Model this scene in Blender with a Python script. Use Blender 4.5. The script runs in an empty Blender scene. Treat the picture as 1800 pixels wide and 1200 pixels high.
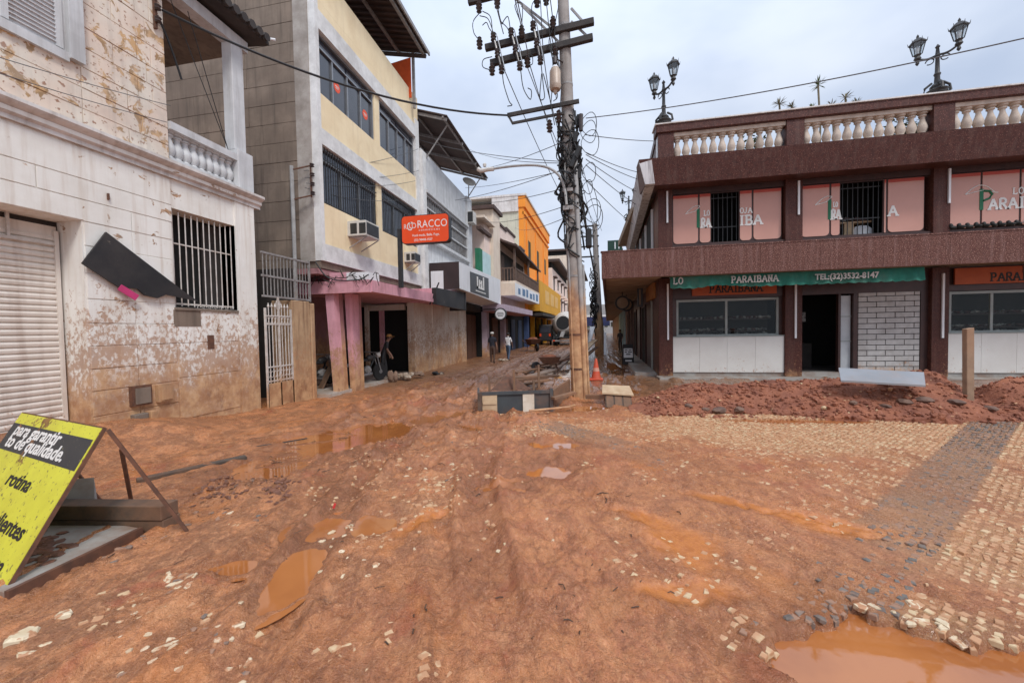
import bpy, bmesh, math, random
import numpy as np
from mathutils import Matrix, Vector
random.seed(3)
rng = np.random.default_rng(5)
SC = bpy.context.scene
COL = SC.collection
rad = math.radians

# ------------------------------------------------------------------ camera
# the street runs along +Y, the maroon shop front along +X, eye height 1.8 m
F, CX, CY, EYE = 683.0, 900.0, 600.0, 1.8
_Y = np.array([130, 23, -F]); _Y /= np.linalg.norm(_Y)
_X = np.array([3580, 45, F]); _X -= _X.dot(_Y) * _Y; _X /= np.linalg.norm(_X)
_Z = np.cross(_X, _Y)
ROT = np.array([_X, _Y, _Z])
cam = bpy.data.cameras.new('camera'); co = bpy.data.objects.new('camera', cam); COL.objects.link(co)
M = Matrix.Identity(4)
for i in range(3):
    for j in range(3): M[i][j] = ROT[i][j]
M[2][3] = EYE
co.matrix_world = M
cam.sensor_width = 36; cam.lens = 36 * F / 1800; cam.clip_start = .05; cam.clip_end = 3000
SC.camera = co

# ------------------------------------------------------------------ sky, sun, exposure
W = bpy.data.worlds.new('World'); SC.world = W; W.use_nodes = True
nt = W.node_tree; nt.nodes.clear()
def node(nt, t, ins=None, **at):
    nd = nt.nodes.new(t)
    for k, v in at.items(): setattr(nd, k, v)
    for k, v in (ins or {}).items():
        s = nd.inputs[k]
        if isinstance(v, bpy.types.NodeSocket): nt.links.new(v, s)
        else: s.default_value = v
    return nd
def c4(c): return (c[0], c[1], c[2], 1)
def mix(nt, f, a, b, mode='MIX'):
    nd = nt.nodes.new('ShaderNodeMix'); nd.data_type = 'RGBA'; nd.blend_type = mode
    for i, v in ((0, f), (6, a), (7, b)):
        if isinstance(v, bpy.types.NodeSocket): nt.links.new(v, nd.inputs[i])
        else: nd.inputs[i].default_value = v if i == 0 else c4(v)
    return nd.outputs[2]
def mth(nt, op, a, b=0.0, clamp=False):
    nd = nt.nodes.new('ShaderNodeMath'); nd.operation = op; nd.use_clamp = clamp
    for i, v in ((0, a), (1, b)):
        if isinstance(v, bpy.types.NodeSocket): nt.links.new(v, nd.inputs[i])
        else: nd.inputs[i].default_value = v
    return nd.outputs[0]
def mr(nt, v, a, b, lo=0.0, hi=1.0):
    nd = nt.nodes.new('ShaderNodeMapRange'); nd.interpolation_type = 'SMOOTHSTEP'
    nt.links.new(v, nd.inputs[0])
    for i, x in ((1, a), (2, b), (3, lo), (4, hi)): nd.inputs[i].default_value = x
    return nd.outputs[0]
def noise(nt, vec, scale, detail=4.0, rough=.55, dist=0.0):
    nd = node(nt, 'ShaderNodeTexNoise', {'Vector': vec, 'Scale': scale, 'Detail': detail, 'Roughness': rough, 'Distortion': dist})
    return nd.outputs[0]
def scaled(nt, vec, s):
    return node(nt, 'ShaderNodeVectorMath', {0: vec, 1: s}, operation='MULTIPLY').outputs[0]

SUN_EL, SUN_AZ = 50, 138          # veiled, behind the camera to the right
sky = node(nt, 'ShaderNodeTexSky', sky_type='NISHITA', sun_disc=False, sun_elevation=rad(SUN_EL), sun_rotation=rad(SUN_AZ))
tc = node(nt, 'ShaderNodeTexCoord').outputs['Generated']
sep = node(nt, 'ShaderNodeSeparateXYZ', {0: tc})
# cloud deck: look the direction up on a high plane so that the clouds shrink towards the horizon
zz = mth(nt, 'MAXIMUM', sep.outputs[2], .0); zz = mth(nt, 'ADD', zz, .22)
u = mth(nt, 'DIVIDE', sep.outputs[0], zz); v = mth(nt, 'DIVIDE', sep.outputs[1], zz)
cv = node(nt, 'ShaderNodeCombineXYZ', {0: u, 1: v, 2: 0.0}).outputs[0]
n1 = noise(nt, cv, .9, 5, .5, .3); n2 = noise(nt, cv, 2.6, 4, .5, .2)
nn = mth(nt, 'ADD', mth(nt, 'MULTIPLY', n1, .7), mth(nt, 'MULTIPLY', n2, .3))
cl = mix(nt, mr(nt, nn, .36, .64), (3.7, 4.35, 5.6), (5.7, 6.2, 7.1))
cl = mix(nt, mr(nt, sep.outputs[2], .0, .40), (5.6, 6.1, 7.1), cl)
gain = mr(nt, sep.outputs[2], .35, 1.0, 1.0, 1.9)     # an overcast sky is brightest overhead
cl = node(nt, 'ShaderNodeVectorMath', {0: cl, 'Scale': gain}, operation='SCALE').outputs[0]
skc = mix(nt, .92, sky.outputs[0], cl)
bg = node(nt, 'ShaderNodeBackground', {'Color': skc, 'Strength': .1})
node(nt, 'ShaderNodeOutputWorld', {'Surface': bg.outputs[0]})
sl = bpy.data.lights.new('sun', 'SUN'); sl.energy = 1.5; sl.angle = rad(14); sl.color = (1, .98, .95)
so = bpy.data.objects.new('sun', sl); COL.objects.link(so)
el, az = rad(SUN_EL), rad(SUN_AZ)
sd = Vector((math.sin(az) * math.cos(el), math.cos(az) * math.cos(el), math.sin(el)))
so.rotation_euler = sd.to_track_quat('Z', 'Y').to_euler()
VS = SC.view_settings
VS.view_transform = 'Standard'; VS.look = 'None'; VS.gamma = 1; VS.use_curve_mapping = False
VS.exposure = 0.55
SC.cycles.max_bounces = 7; SC.cycles.diffuse_bounces = 4; SC.cycles.transparent_max_bounces = 12
SC.cycles.use_denoising = True; SC.cycles.sample_clamp_indirect = 6

# ------------------------------------------------------------------ survey helpers: sight lines of the survey camera on world planes
def ray(px, py): return ROT @ np.array([px - CX, CY - py, -F])
def at_z(px, py, z=0.0):
    d = ray(px, py); t = (z - EYE) / d[2]; return (d[0] * t, d[1] * t, z)
def at_x(px, py, x):
    d = ray(px, py); t = x / d[0]; return (x, d[1] * t, EYE + d[2] * t)
def at_y(px, py, y):
    d = ray(px, py); t = y / d[1]; return (d[0] * t, y, EYE + d[2] * t)
def xl(y): return -7.0 + .045 * max(0, y - 16)       # building line on the left, it bends a little
def xr(y): return 2.5 + .045 * max(0, y - 14.45)     # and on the right
def at_l(px, py, off=0.0):
    d = ray(px, py); t = (-7.72 + off) / (d[0] - .045 * d[1]); return (d[0] * t, d[1] * t, EYE + d[2] * t)

# ------------------------------------------------------------------ numpy noise
def _h(ix, iy, s):
    n = (ix * 374761393 + iy * 668265263 + s * 974634777) & 0x7fffffff
    n = ((n ^ (n >> 13)) * 1274126177) & 0x7fffffff
    return ((n ^ (n >> 16)) & 0xffff) / 65535.0
def vn(x, y, s=0):
    x = np.asarray(x, float); y = np.asarray(y, float)
    ix = np.floor(x).astype(np.int64); iy = np.floor(y).astype(np.int64)
    fx = x - ix; fy = y - iy
    fx = fx * fx * fx * (fx * (6 * fx - 15) + 10); fy = fy * fy * fy * (fy * (6 * fy - 15) + 10)
    a = _h(ix, iy, s); b = _h(ix + 1, iy, s); c = _h(ix, iy + 1, s); d = _h(ix + 1, iy + 1, s)
    return (a + (b - a) * fx) * (1 - fy) + (c + (d - c) * fx) * fy
def fbm(x, y, s=0, o=4, g=.5):
    t = 0; a = 1; n = 0
    for k in range(o):
        t = t + a * (vn(x, y, s + 7 * k) - .5) * 2; n += a; a *= g
        x, y = 1.6 * x - 1.2 * y + 3.7, 1.2 * x + 1.6 * y + 1.3
    return t / n
def sst(a, b, x):
    t = np.clip((np.asarray(x, float) - a) / (b - a), 0, 1); return t * t * (3 - 2 * t)

# ------------------------------------------------------------------ mesh builder and object helpers
class MB:
    def __init__(s): s.v = []; s.f = []
    def add(s, vs, fs):
        o = len(s.v); s.v += [tuple(map(float, p)) for p in vs]; s.f += [tuple(i + o for i in q) for q in fs]; return s
    def box(s, x0, x1, y0, y1, z0, z1):
        return s.hexa([(x0, y0, z0), (x1, y0, z0), (x1, y1, z0), (x0, y1, z0), (x0, y0, z1), (x1, y0, z1), (x1, y1, z1), (x0, y1, z1)])
    def hexa(s, p):
        return s.add(p, [(0, 3, 2, 1), (4, 5, 6, 7), (0, 1, 5, 4), (1, 2, 6, 5), (2, 3, 7, 6), (3, 0, 4, 7)])
    def fbox(s, fn, d0, d1, y0, y1, z0, z1):          # box along a bending building line x = fn(y) + d
        a, b = fn(y0), fn(y1)
        return s.hexa([(a + d0, y0, z0), (a + d1, y0, z0), (b + d1, y1, z0), (b + d0, y1, z0), (a + d0, y0, z1), (a + d1, y0, z1), (b + d1, y1, z1), (b + d0, y1, z1)])
    def beam(s, p, q, w, h, up=(0, 0, 1)):
        p, q = Vector(p), Vector(q); d = (q - p).normalized(); u = Vector(up)
        if abs(d.dot(u)) > .98: u = Vector((0, 1, 0))
        a = d.cross(u).normalized() * w / 2; b = a.cross(d).normalized() * h / 2
        return s.hexa([p - a - b, p + a - b, q + a - b, q - a - b, p - a + b, p + a + b, q + a + b, q - a + b])
    def tube(s, pts, r, n=6, cap=True):
        pts = [Vector(p) for p in pts]; m = len(pts); rs = r if isinstance(r, (list, tuple)) else [r] * m
        vs = []; up = Vector((0, 0, 1))
        for i, p in enumerate(pts):
            d = (pts[min(i + 1, m - 1)] - pts[max(i - 1, 0)])
            d = d.normalized() if d.length > 1e-9 else Vector((0, 0, 1))
            u = up if abs(d.z) < .95 else Vector((1, 0, 0))
            a = d.cross(u).normalized(); b = d.cross(a)
            vs += [p + (a * math.cos(t * 2 * math.pi / n) + b * math.sin(t * 2 * math.pi / n)) * rs[i] for t in range(n)]
        fs = [(i * n + t, i * n + (t + 1) % n, (i + 1) * n + (t + 1) % n, (i + 1) * n + t) for i in range(m - 1) for t in range(n)]
        if cap: fs += [tuple(range(n)), tuple(range((m - 1) * n, m * n))]
        return s.add(vs, fs)
    def lathe(s, prof, c, n=12, axis=None):
        c = Vector(c); q = Vector((0, 0, 1)).rotation_difference(Vector(axis)) if axis else None; vs = []
        for r, z in prof:
            for t in range(n):
                p = Vector((r * math.cos(2 * math.pi * t / n), r * math.sin(2 * math.pi * t / n), z))
                if q: p = q @ p
                vs.append(c + p)
        m = len(prof)
        fs = [(i * n + t, i * n + (t + 1) % n, (i + 1) * n + (t + 1) % n, (i + 1) * n + t) for i in range(m - 1) for t in range(n)]
        fs += [tuple(range(n))[::-1], tuple(range((m - 1) * n, m * n))]
        return s.add(vs, fs)
    def prism(s, pts, ex):
        n = len(pts); e = Vector(ex); a = [Vector(p) for p in pts]; b = [p + e for p in a]
        return s.add(a + b, [tuple(range(n))[::-1], tuple(range(n, 2 * n))] + [(i, (i + 1) % n, n + (i + 1) % n, n + i) for i in range(n)])
    def quad(s, a, b, c, d): return s.add([a, b, c, d], [(0, 1, 2, 3)])
    def blob(s, c, r, sub=1, jit=.25):
        bm = bmesh.new(); bmesh.ops.create_icosphere(bm, subdivisions=sub, radius=1)
        k = random.random() * 6.28; ck, sk = math.cos(k), math.sin(k)
        vs = []
        for v in bm.verts:
            j = 1 + random.uniform(-jit, jit); x, y, z = v.co.x * r[0] * j, v.co.y * r[1] * j, v.co.z * r[2] * j
            vs.append((c[0] + ck * x - sk * y, c[1] + sk * x + ck * y, c[2] + z))
        fs = [tuple(v.index for v in f.verts) for f in bm.faces]; bm.free()
        return s.add(vs, fs)
def root_loc(p):
    l = Vector((0, 0, 0))
    while p: l += p.location; p = p.parent
    return l
def mesh(name, mb, m, o=(0, 0, 0), smooth=False, bev=0):
    me = bpy.data.meshes.new(name)
    me.from_pydata([(a - o[0], b - o[1], c - o[2]) for a, b, c in mb.v], [], mb.f)
    bm = bmesh.new(); bm.from_mesh(me)
    bmesh.ops.recalc_face_normals(bm, faces=bm.faces)
    if bev: bmesh.ops.bevel(bm, geom=list(bm.edges), offset=bev, segments=1, affect='EDGES', profile=.5)
    if smooth:
        for f in bm.faces: f.smooth = True
        for e in bm.edges:
            if len(e.link_faces) == 2 and e.calc_face_angle(0) > .7: e.smooth = False
    bm.to_mesh(me); bm.free(); me.materials.append(m); return me
def P(name, mb, m, parent=None, smooth=False, bev=0, label=None, kind=None):
    o = bpy.data.objects.new(name, mesh(name, mb, m, root_loc(parent) if parent else (0, 0, 0), smooth, bev))
    COL.objects.link(o)
    if parent: o.parent = parent
    if label: o['label'] = label
    if kind: o['kind'] = kind
    return o
def T(name, label, cat, loc=(0, 0, 0), group=None):
    o = bpy.data.objects.new(name, None); COL.objects.link(o); o.location = loc; o.empty_display_size = .2
    o['label'] = label; o['category'] = cat
    if group: o['group'] = group
    return o
def TM(name, mb, m, label, cat, group=None, smooth=False, bev=0, org=None):        # a thing that is one mesh
    if org is None:
        a = np.array(mb.v); org = (float(a[:, 0].mean()), float(a[:, 1].mean()), float(a[:, 2].min()))
    o = bpy.data.objects.new(name, mesh(name, mb, m, org, smooth, bev)); COL.objects.link(o); o.location = org
    o['label'] = label; o['category'] = cat
    if group: o['group'] = group
    return o
def S(name, mb, m, kind='structure', smooth=False):
    o = P(name, mb, m, smooth=smooth); o['kind'] = kind; return o
def dup(o, loc, rz=None, label=None, parent=None, sc=None):
    c = o.copy(); COL.objects.link(c)
    if parent is not None: c.parent = parent
    if loc is not None: c.location = loc
    if rz is not None: c.rotation_euler = (o.rotation_euler.x, o.rotation_euler.y, rz)
    if sc is not None: c.scale = sc
    if label: c['label'] = label
    for ch in list(o.children): dup(ch, None, None, None, c)
    return c
def text(name, s, size, org, xd, up, m, parent, bold=0.0, shear=0.0, ext=.002, align='LEFT', sx=1.0, space=1.0):
    cu = bpy.data.curves.new(name, 'FONT'); cu.body = s; cu.size = size; cu.extrude = ext; cu.offset = bold; cu.shear = shear
    cu.align_x = align; cu.resolution_u = 3; cu.space_character = space; cu.materials.append(m)
    tmp = bpy.data.objects.new('tmp', cu); COL.objects.link(tmp); dg = bpy.context.evaluated_depsgraph_get(); dg.update()
    me = bpy.data.meshes.new_from_object(tmp.evaluated_get(dg)); bpy.data.objects.remove(tmp); bpy.data.curves.remove(cu)
    if not me.materials: me.materials.append(m)
    o = bpy.data.objects.new(name, me); COL.objects.link(o)
    xd = Vector(xd).normalized(); up = Vector(up).normalized(); nz = xd.cross(up)
    loc = Vector(org) - (root_loc(parent) if parent else Vector())
    o.matrix_basis = Matrix(((xd.x * sx, up.x, nz.x, loc.x), (xd.y * sx, up.y, nz.y, loc.y), (xd.z * sx, up.z, nz.z, loc.z), (0, 0, 0, 1)))
    if parent: o.parent = parent
    return o

# ------------------------------------------------------------------ materials
MATS = {}
MUD = (.34, .15, .075)
def mat(name, a, b=None, vs=2.0, rough=.75, bump=0.0, bs=30.0, metal=0.0, spec=.4, mud=None, streak=None, peel=None, speck=None, coat=0.0, grime=None):
    """a-b: two tones; mud=(z_full, z_gone, splash_z); streak=(colour, amount); peel=(colour, threshold, scale); speck=(colour, scale, threshold)"""
    if name in MATS: return MATS[name]
    m = bpy.data.materials.new(name); m.use_nodes = True; nt = m.node_tree; bs_ = nt.nodes['Principled BSDF']
    pos = node(nt, 'ShaderNodeNewGeometry').outputs['Position']
    b = b or tuple(x * .8 for x in a)
    c = mix(nt, mr(nt, noise(nt, pos, vs, 5, .6), .3, .7), a, b)
    if speck: c = mix(nt, mr(nt, noise(nt, pos, speck[1], 2, .6), speck[2], speck[2] + .08), c, speck[0])
    if streak:
        f = noise(nt, scaled(nt, pos, (5, 5, .35)), 1.6, 4, .6); c = mix(nt, mth(nt, 'MULTIPLY', mr(nt, f, .45, .75), streak[1]), c, streak[0])
    r = rough
    if peel:
        pn = mth(nt, 'ADD', mth(nt, 'MULTIPLY', noise(nt, pos, peel[2], 6, .65, .5), .7), mth(nt, 'MULTIPLY', noise(nt, pos, peel[2] * .3, 2), .3))
        pf = mr(nt, pn, peel[1], peel[1] + .035)
        c = mix(nt, pf, c, mix(nt, mr(nt, noise(nt, pos, 9, 3), .4, .6), peel[0], tuple(x * .6 for x in peel[0])))
    if grime:      # darker dust gathering in a fine blotchy pattern
        gn = mr(nt, noise(nt, pos, 1.1, 7, .72), .42, .72); c = mix(nt, mth(nt, 'MULTIPLY', gn, grime[1]), c, grime[0])
    if mud:
        z = node(nt, 'ShaderNodeSeparateXYZ', {0: pos}).outputs[2]
        nz = mth(nt, 'SUBTRACT', noise(nt, scaled(nt, pos, (1, 1, .45)), 2.2, 6, .68), .5)
        w = mud[1] - mud[0]
        f = mr(nt, mth(nt, 'ADD', z, mth(nt, 'MULTIPLY', nz, w * 2.4)), mud[1], mud[0])
        mc = mix(nt, mr(nt, noise(nt, pos, 3.5, 5, .65), .35, .65), (.37, .18, .085), (.58, .345, .175))
        mc = mix(nt, mr(nt, noise(nt, scaled(nt, pos, (4, 4, 2)), 1, 5, .65), .55, .72), mc, (.27, .125, .06))
        # splashes
        sp = noise(nt, scaled(nt, pos, (1, 1, .7)), 15, 7, .72, .25); sp = mth(nt, 'ADD', mth(nt, 'MULTIPLY', sp, .72), mth(nt, 'MULTIPLY', noise(nt, pos, 2.6, 4, .6), .28))
        hz = mth(nt, 'MULTIPLY', mth(nt, 'SUBTRACT', mud[2], z), .11)
        hz = mth(nt, 'MAXIMUM', mth(nt, 'MINIMUM', hz, .17), -.4)
        sf = mr(nt, mth(nt, 'ADD', sp, hz), .60, .68)
        c = mix(nt, mth(nt, 'MULTIPLY', sf, .75), c, mix(nt, noise(nt, pos, 5, 3), (.50, .28, .15), (.27, .13, .07)))
        c = mix(nt, mth(nt, 'MULTIPLY', f, .90), c, mc)
    nt.links.new(c, bs_.inputs['Base Color'])
    bs_.inputs['Roughness'].default_value = r; bs_.inputs['Metallic'].default_value = metal
    bs_.inputs['Specular IOR Level'].default_value = spec; bs_.inputs['Coat Weight'].default_value = coat
    if bump:
        h = mth(nt, 'ADD', noise(nt, pos, bs, 5, .65), mth(nt, 'MULTIPLY', noise(nt, pos, bs * .12, 4, .6), 1.2))
        bn = node(nt, 'ShaderNodeBump', {'Height': h, 'Strength': min(1, bump * 20), 'Distance': bump})
        nt.links.new(bn.outputs[0], bs_.inputs['Normal'])
    MATS[name] = m; return m
def glass(name, tint, gl=.12, rough=.03, refl=(.8, .85, .9)):
    if name in MATS: return MATS[name]
    m = bpy.data.materials.new(name); m.use_nodes = True; nt = m.node_tree; nt.nodes.clear()
    tr = node(nt, 'ShaderNodeBsdfTransparent', {'Color': c4(tint)}); g = node(nt, 'ShaderNodeBsdfGlossy', {'Color': c4(refl), 'Roughness': rough})
    fr = node(nt, 'ShaderNodeLayerWeight', {'Blend': .5}); f = mth(nt, 'ADD', mth(nt, 'MULTIPLY', mth(nt, 'POWER', fr.outputs['Facing'], 5.0), .85), gl, True)
    mx = node(nt, 'ShaderNodeMixShader', {0: f, 1: tr.outputs[0], 2: g.outputs[0]})
    node(nt, 'ShaderNodeOutputMaterial', {'Surface': mx.outputs[0]}); MATS[name] = m; return m
WHITE = mat('white_plaster', (.83, .81, .76), (.76, .73, .67), 1.2, .85, .004, 60, mud=(.70, 1.6, 3.0), grime=((.55, .50, .43), .3), streak=((.50, .38, .28), .45), peel=((.46, .27, .15), .60, 5.0))
UPPER = mat('peeling_plaster', (.74, .67, .57), (.73, .58, .47), 1.4, .85, .004, 50, peel=((.58, .36, .18), .535, 4.2), grime=((.47, .41, .36), .5), streak=((.45, .37, .31), .4), speck=((.36, .20, .13), 13, .60))
CORN = mat('cornice_paint', (.70, .67, .64), (.60, .56, .53), 2, .8, .003, 50, streak=((.30, .24, .20), .5), grime=((.33, .27, .23), .6))
GREYW = mat('grey_white_paint', (.60, .60, .60), (.50, .50, .50), 3, .7, .003, 60, streak=((.28, .26, .24), .5))
SHUT = mat('shutter_slat_metal', (.72, .65, .58), (.64, .57, .50), 3, .55, .001, 40, mud=(-.2, .25, .9), streak=((.36, .26, .20), .4))
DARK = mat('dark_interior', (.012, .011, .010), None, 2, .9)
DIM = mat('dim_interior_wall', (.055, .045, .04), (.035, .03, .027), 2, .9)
IRONW = mat('white_iron', (.62, .58, .54), (.48, .42, .37), 8, .6, .0005, 80, peel=((.24, .12, .07), .64, 9), mud=(.3, .9, 1.4))
IRONG = mat('grey_iron', (.30, .29, .28), (.20, .18, .17), 8, .55, peel=((.20, .10, .06), .62, 9))
IRONB = mat('black_iron', (.035, .035, .037), (.02, .02, .02), 8, .5)
RUST = mat('rusty_steel', (.16, .07, .04), (.09, .045, .03), 12, .75, .001, 90)
BLACKP = mat('black_panel', (.018, .018, .020), (.030, .028, .028), 3, .55, .001, 30, peel=((.34, .28, .22), .64, 9), grime=((.06, .05, .045), .6))
MAGENTA = mat('magenta_film', (.55, .05, .17), None, 3, .5)
CONC = mat('stained_concrete', (.25, .19, .145), (.16, .12, .092), 1.0, .9, .004, 40, streak=((.09, .07, .055), .65), grime=((.13, .10, .078), .6))
CONCP = mat('rough_pilaster_concrete', (.42, .38, .34), (.30, .26, .23), 2.4, .92, .012, 22, grime=((.18, .15, .12), .6), mud=(2.2, 3.4, 3.6))
POSTM = mat('mud_stained_post', (.50, .34, .20), (.40, .26, .15), 2, .9, .006, 30, mud=(.2, 1.4, 2.4), streak=((.13, .07, .04), .85), grime=((.24, .13, .07), .6))
YELLOW = mat('yellow_plaster', (.86, .71, .47), (.80, .64, .41), 1.5, .85, .006, 45, grime=((.60, .44, .25), .35), streak=((.56, .42, .26), .2))
BANDW = mat('rough_white_band', (.76, .75, .73), (.64, .63, .61), 4, .9, .012, 30, grime=((.32, .30, .28), .5))
ALU = mat('aluminium_frame', (.30, .31, .32), (.24, .24, .25), 4, .4, metal=.6)
WGLASS = mat('dark_window_glass', (.030, .034, .045), (.05, .055, .07), .8, .06, spec=.8)
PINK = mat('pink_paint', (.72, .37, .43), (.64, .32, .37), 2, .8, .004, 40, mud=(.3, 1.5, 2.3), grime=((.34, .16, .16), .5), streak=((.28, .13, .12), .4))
PINK_SHADE = mat('shaded_pink_paint', (.40, .20, .21), (.30, .15, .15), 2, .85, mud=(.9, 2.2, 2.6))  # darker copy of the pink paint, shade put into the colour
TANW = mat('mud_stained_wall', (.72, .66, .58), (.64, .57, .49), 1.3, .88, .005, 40, mud=(.0, 1.5, 2.9), streak=((.50, .30, .17), .5))
TILEF = mat('white_floor_tile', (.50, .47, .43), (.40, .33, .26), 2, .35, mud=None, grime=((.34, .18, .10), .8))
ROOFM = mat('brown_roof_underside', (.085, .055, .045), (.055, .038, .033), 3, .8)
FIBRE = mat('fibre_cement_roof', (.065, .055, .05), (.035, .03, .03), 2, .9)
ORANGEC = mat('orange_fabric', (.72, .11, .02), (.60, .08, .015), 5, .7)
SIGNO = mat('orange_red_sign_face', (.78, .075, .012), (.74, .07, .012), 2, .4)
WHITEL = mat('white_lettering', (.80, .78, .74), None, 3, .6)
WHITES = mat('white_sign_sheet', (.76, .76, .77), (.70, .70, .71), 1.2, .5, streak=((.50, .46, .42), .35))
BROWNS = mat('brown_sign_face', (.045, .027, .027), (.035, .022, .022), 2, .6)
GRANITE = mat('maroon_granite', (.078, .025, .018), (.052, .018, .014), 9, .45, .0006, 60, speck=((.19, .085, .065), 40, .58), spec=.22, streak=((.13, .075, .06), .4), mud=(-.2, .3, .8))
GRANITE2 = mat('maroon_granite_band', (.118, .045, .033), (.083, .031, .023), 10, .55, .0008, 60, speck=((.34, .19, .15), 40, .56), spec=.22, streak=((.30, .19, .17), .35))
SOFFIT = mat('soffit_plaster', (.34, .25, .17), (.26, .18, .12), 1.5, .85, .002, 40, streak=((.2, .13, .09), .5))
PANELW = mat('white_wall_tile', (.66, .64, .60), (.60, .57, .53), 1.2, .35, mud=(-.3, .2, .75), spec=.5)
PFILM = mat('pink_window_film', (.56, .28, .215), (.51, .25, .19), .7, .22, spec=.6)
RED_REFL = mat('red_reflection_strip', (.48, .075, .05), None, 2, .35)  # reddish reflection along the pane tops, put in as a coloured strip
WFRAME = mat('dark_bronze_frame', (.07, .035, .03), (.05, .028, .025), 4, .4, metal=.2)
GRAYF = mat('grey_window_frame', (.33, .35, .33), (.26, .28, .26), 5, .5)
SGLASS = glass('shop_glass', (.86, .88, .86), .012)
GREENC = mat('green_awning_cloth', (.02, .17, .12), (.015, .125, .09), 4, .8, .004, 10, grime=((.12, .16, .12), .45))
ORSIGN = mat('orange_sign_board', (.42, .085, .022), (.36, .07, .02), 2, .6)
BALU = mat('weathered_baluster', (.62, .52, .43), (.48, .39, .32), 5, .9, .004, 40, grime=((.22, .16, .12), .55))
LAMPM = mat('cast_iron_lamp', (.028, .027, .027), (.05, .045, .04), 20, .5)
LGLASS = glass('lantern_glass', (.80, .82, .82), .10)
POLEM = mat('concrete_pole', (.34, .31, .285), (.25, .22, .20), 3, .9, .004, 35, mud=(2.4, 3.3, 3.1), streak=((.15, .12, .10), .5))
PIPEG = mat('grey_conduit', (.36, .36, .35), (.27, .26, .25), 5, .6, mud=(2.2, 3.1, 3.0))
TIMB = mat('weathered_timber', (.10, .075, .058), (.055, .043, .036), 5, .85, .003, 60, grime=((.24, .12, .065), .7))
PLANKD = mat('muddy_plank', (.20, .115, .07), (.12, .075, .05), 4, .85, .003, 60, grime=((.30, .14, .07), .7))
PLYL = mat('pale_plywood', (.56, .42, .27), (.46, .33, .20), 6, .8, .001, 50, grime=((.32, .17, .09), .7))
DKPANEL = mat('dark_form_panel', (.055, .065, .07), (.04, .045, .05), 3, .6, .002, 30, grime=((.22, .12, .07), .55))
CABLE = mat('black_cable', (.018, .018, .019), None, 5, .6)
WIRE = mat('grey_wire', (.10, .10, .105), None, 5, .6)
CERAM = mat('brown_insulator', (.06, .045, .042), (.04, .03, .03), 8, .3)
ARMM = mat('dark_crossarm', (.05, .042, .038), (.03, .026, .024), 6, .8)
ACM = mat('air_conditioner_case', (.56, .54, .50), (.48, .45, .41), 5, .6)
CONEO = mat('orange_cone', (.62, .075, .03), (.52, .07, .03), 5, .55, grime=((.30, .14, .08), .45))
YSIGN = mat('yellow_sign_face', (.64, .62, .055), (.56, .53, .045), 4, .5, .001, 30, peel=((.24, .10, .035), .568, 3.6), speck=((.20, .17, .05), 26, .61), grime=((.44, .38, .06), .55))
BLKL = mat('black_lettering', (.025, .024, .022), None, 5, .6)
NBAND = mat('black_sign_band', (.030, .032, .036), (.04, .04, .04), 4, .5, peel=((.30, .13, .05), .58, 3.6), speck=((.25, .22, .12), 40, .66))
SLABM = mat('concrete_slab', (.36, .34, .31), (.25, .23, .21), 2.2, .6, .004, 40, grime=((.26, .13, .07), .75))
# ------------------------------------------------------------------ ground
PUD = [  # x, y, rx, ry, angle, level
    (-2.20, 2.46, .20, .36, 12, -.012), (-2.22, 3.22, .40, .24, 20, -.012), (-4.2, 4.6, .62, .50, 40, -.02), (-3.95, 6.2, .75, 1.45, -25, -.025),
    (-.42, 6.0, .46, .24, 0, -.008), (-.46, 4.85, .34, .22, 20, -.008),
    (-2.72, 2.50, .22, .12, 10, -.012), (-2.9, 8.0, .45, .75, -35, -.02), (-2.05, 6.95, .40, .20, -25, -.015), (2.05, 2.20, .86, .47, -9, -.055),
    (-1.75, 5.6, .30, .14, 30, -.014), (-.9, 4.25, .26, .10, 0, -.01), (-4.75, 5.9, .5, .22, 20, -.02), (3.9, 8.05, 1.3, .16, 3, -.006), (-.1, 8.9, .5, .3, 20, -.01),
    (-4.6, 3.75, .28, .12, 25, -.014), (1.0, 11.2, .5, 1.5, 0, -.006), (-.4, 15.5, .9, 2.2, 0, -.006), (1.3, 17.5, .45, 3.5, 3, -.006), (-5.2, 12.5, .5, 1.0, 5, -.012)]
PATHS = [[(-.5, -2), (-.85, 1.2), (-1.5, 2.8), (-2.05, 4.5), (-2.35, 7), (-3.0, 12), (-2.9, 26), (-1.8, 60)],
         [(1.2, -2), (.6, 1.0), (-.5, 3.4), (-1.9, 6.4), (-2.9, 9), (-3.6, 14), (-3.1, 30), (-2, 60)],
         [(-3.6, -2), (-3.2, 2), (-3.9, 4.6), (-4.4, 8), (-4.3, 14), (-3.4, 40), (-2.6, 60)]]
def path_sd(P_, x, y):
    best = np.full(np.shape(x), 1e9); sd = np.zeros(np.shape(x)); al = np.zeros(np.shape(x)); acc = 0
    for (ax, ay), (bx, by) in zip(P_, P_[1:]):
        dx, dy = bx - ax, by - ay; L = math.hypot(dx, dy)
        t = np.clip(((x - ax) * dx + (y - ay) * dy) / L ** 2, 0, 1)
        ex, ey = x - ax - t * dx, y - ay - t * dy; d = np.hypot(ex, ey); k = d < best
        best = np.where(k, d, best); sd = np.where(k, np.sign(ex * dy - ey * dx) * d, sd); al = np.where(k, acc + t * L, al); acc += L
    return sd, al
def pud_d(p, x, y):
    a = rad(p[4]); dx, dy = x - p[0], y - p[1]
    u_, v_ = (dx * math.cos(a) + dy * math.sin(a)) / p[2], (-dx * math.sin(a) + dy * math.cos(a)) / p[3]
    k = .5 / max(p[2], p[3])
    return np.hypot(u_, v_) + .52 * fbm(x * 2.2 + 9 * p[0], y * 2.2, 3, 4) + .22 * fbm(x * 9, y * 9, 8, 3)
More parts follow.
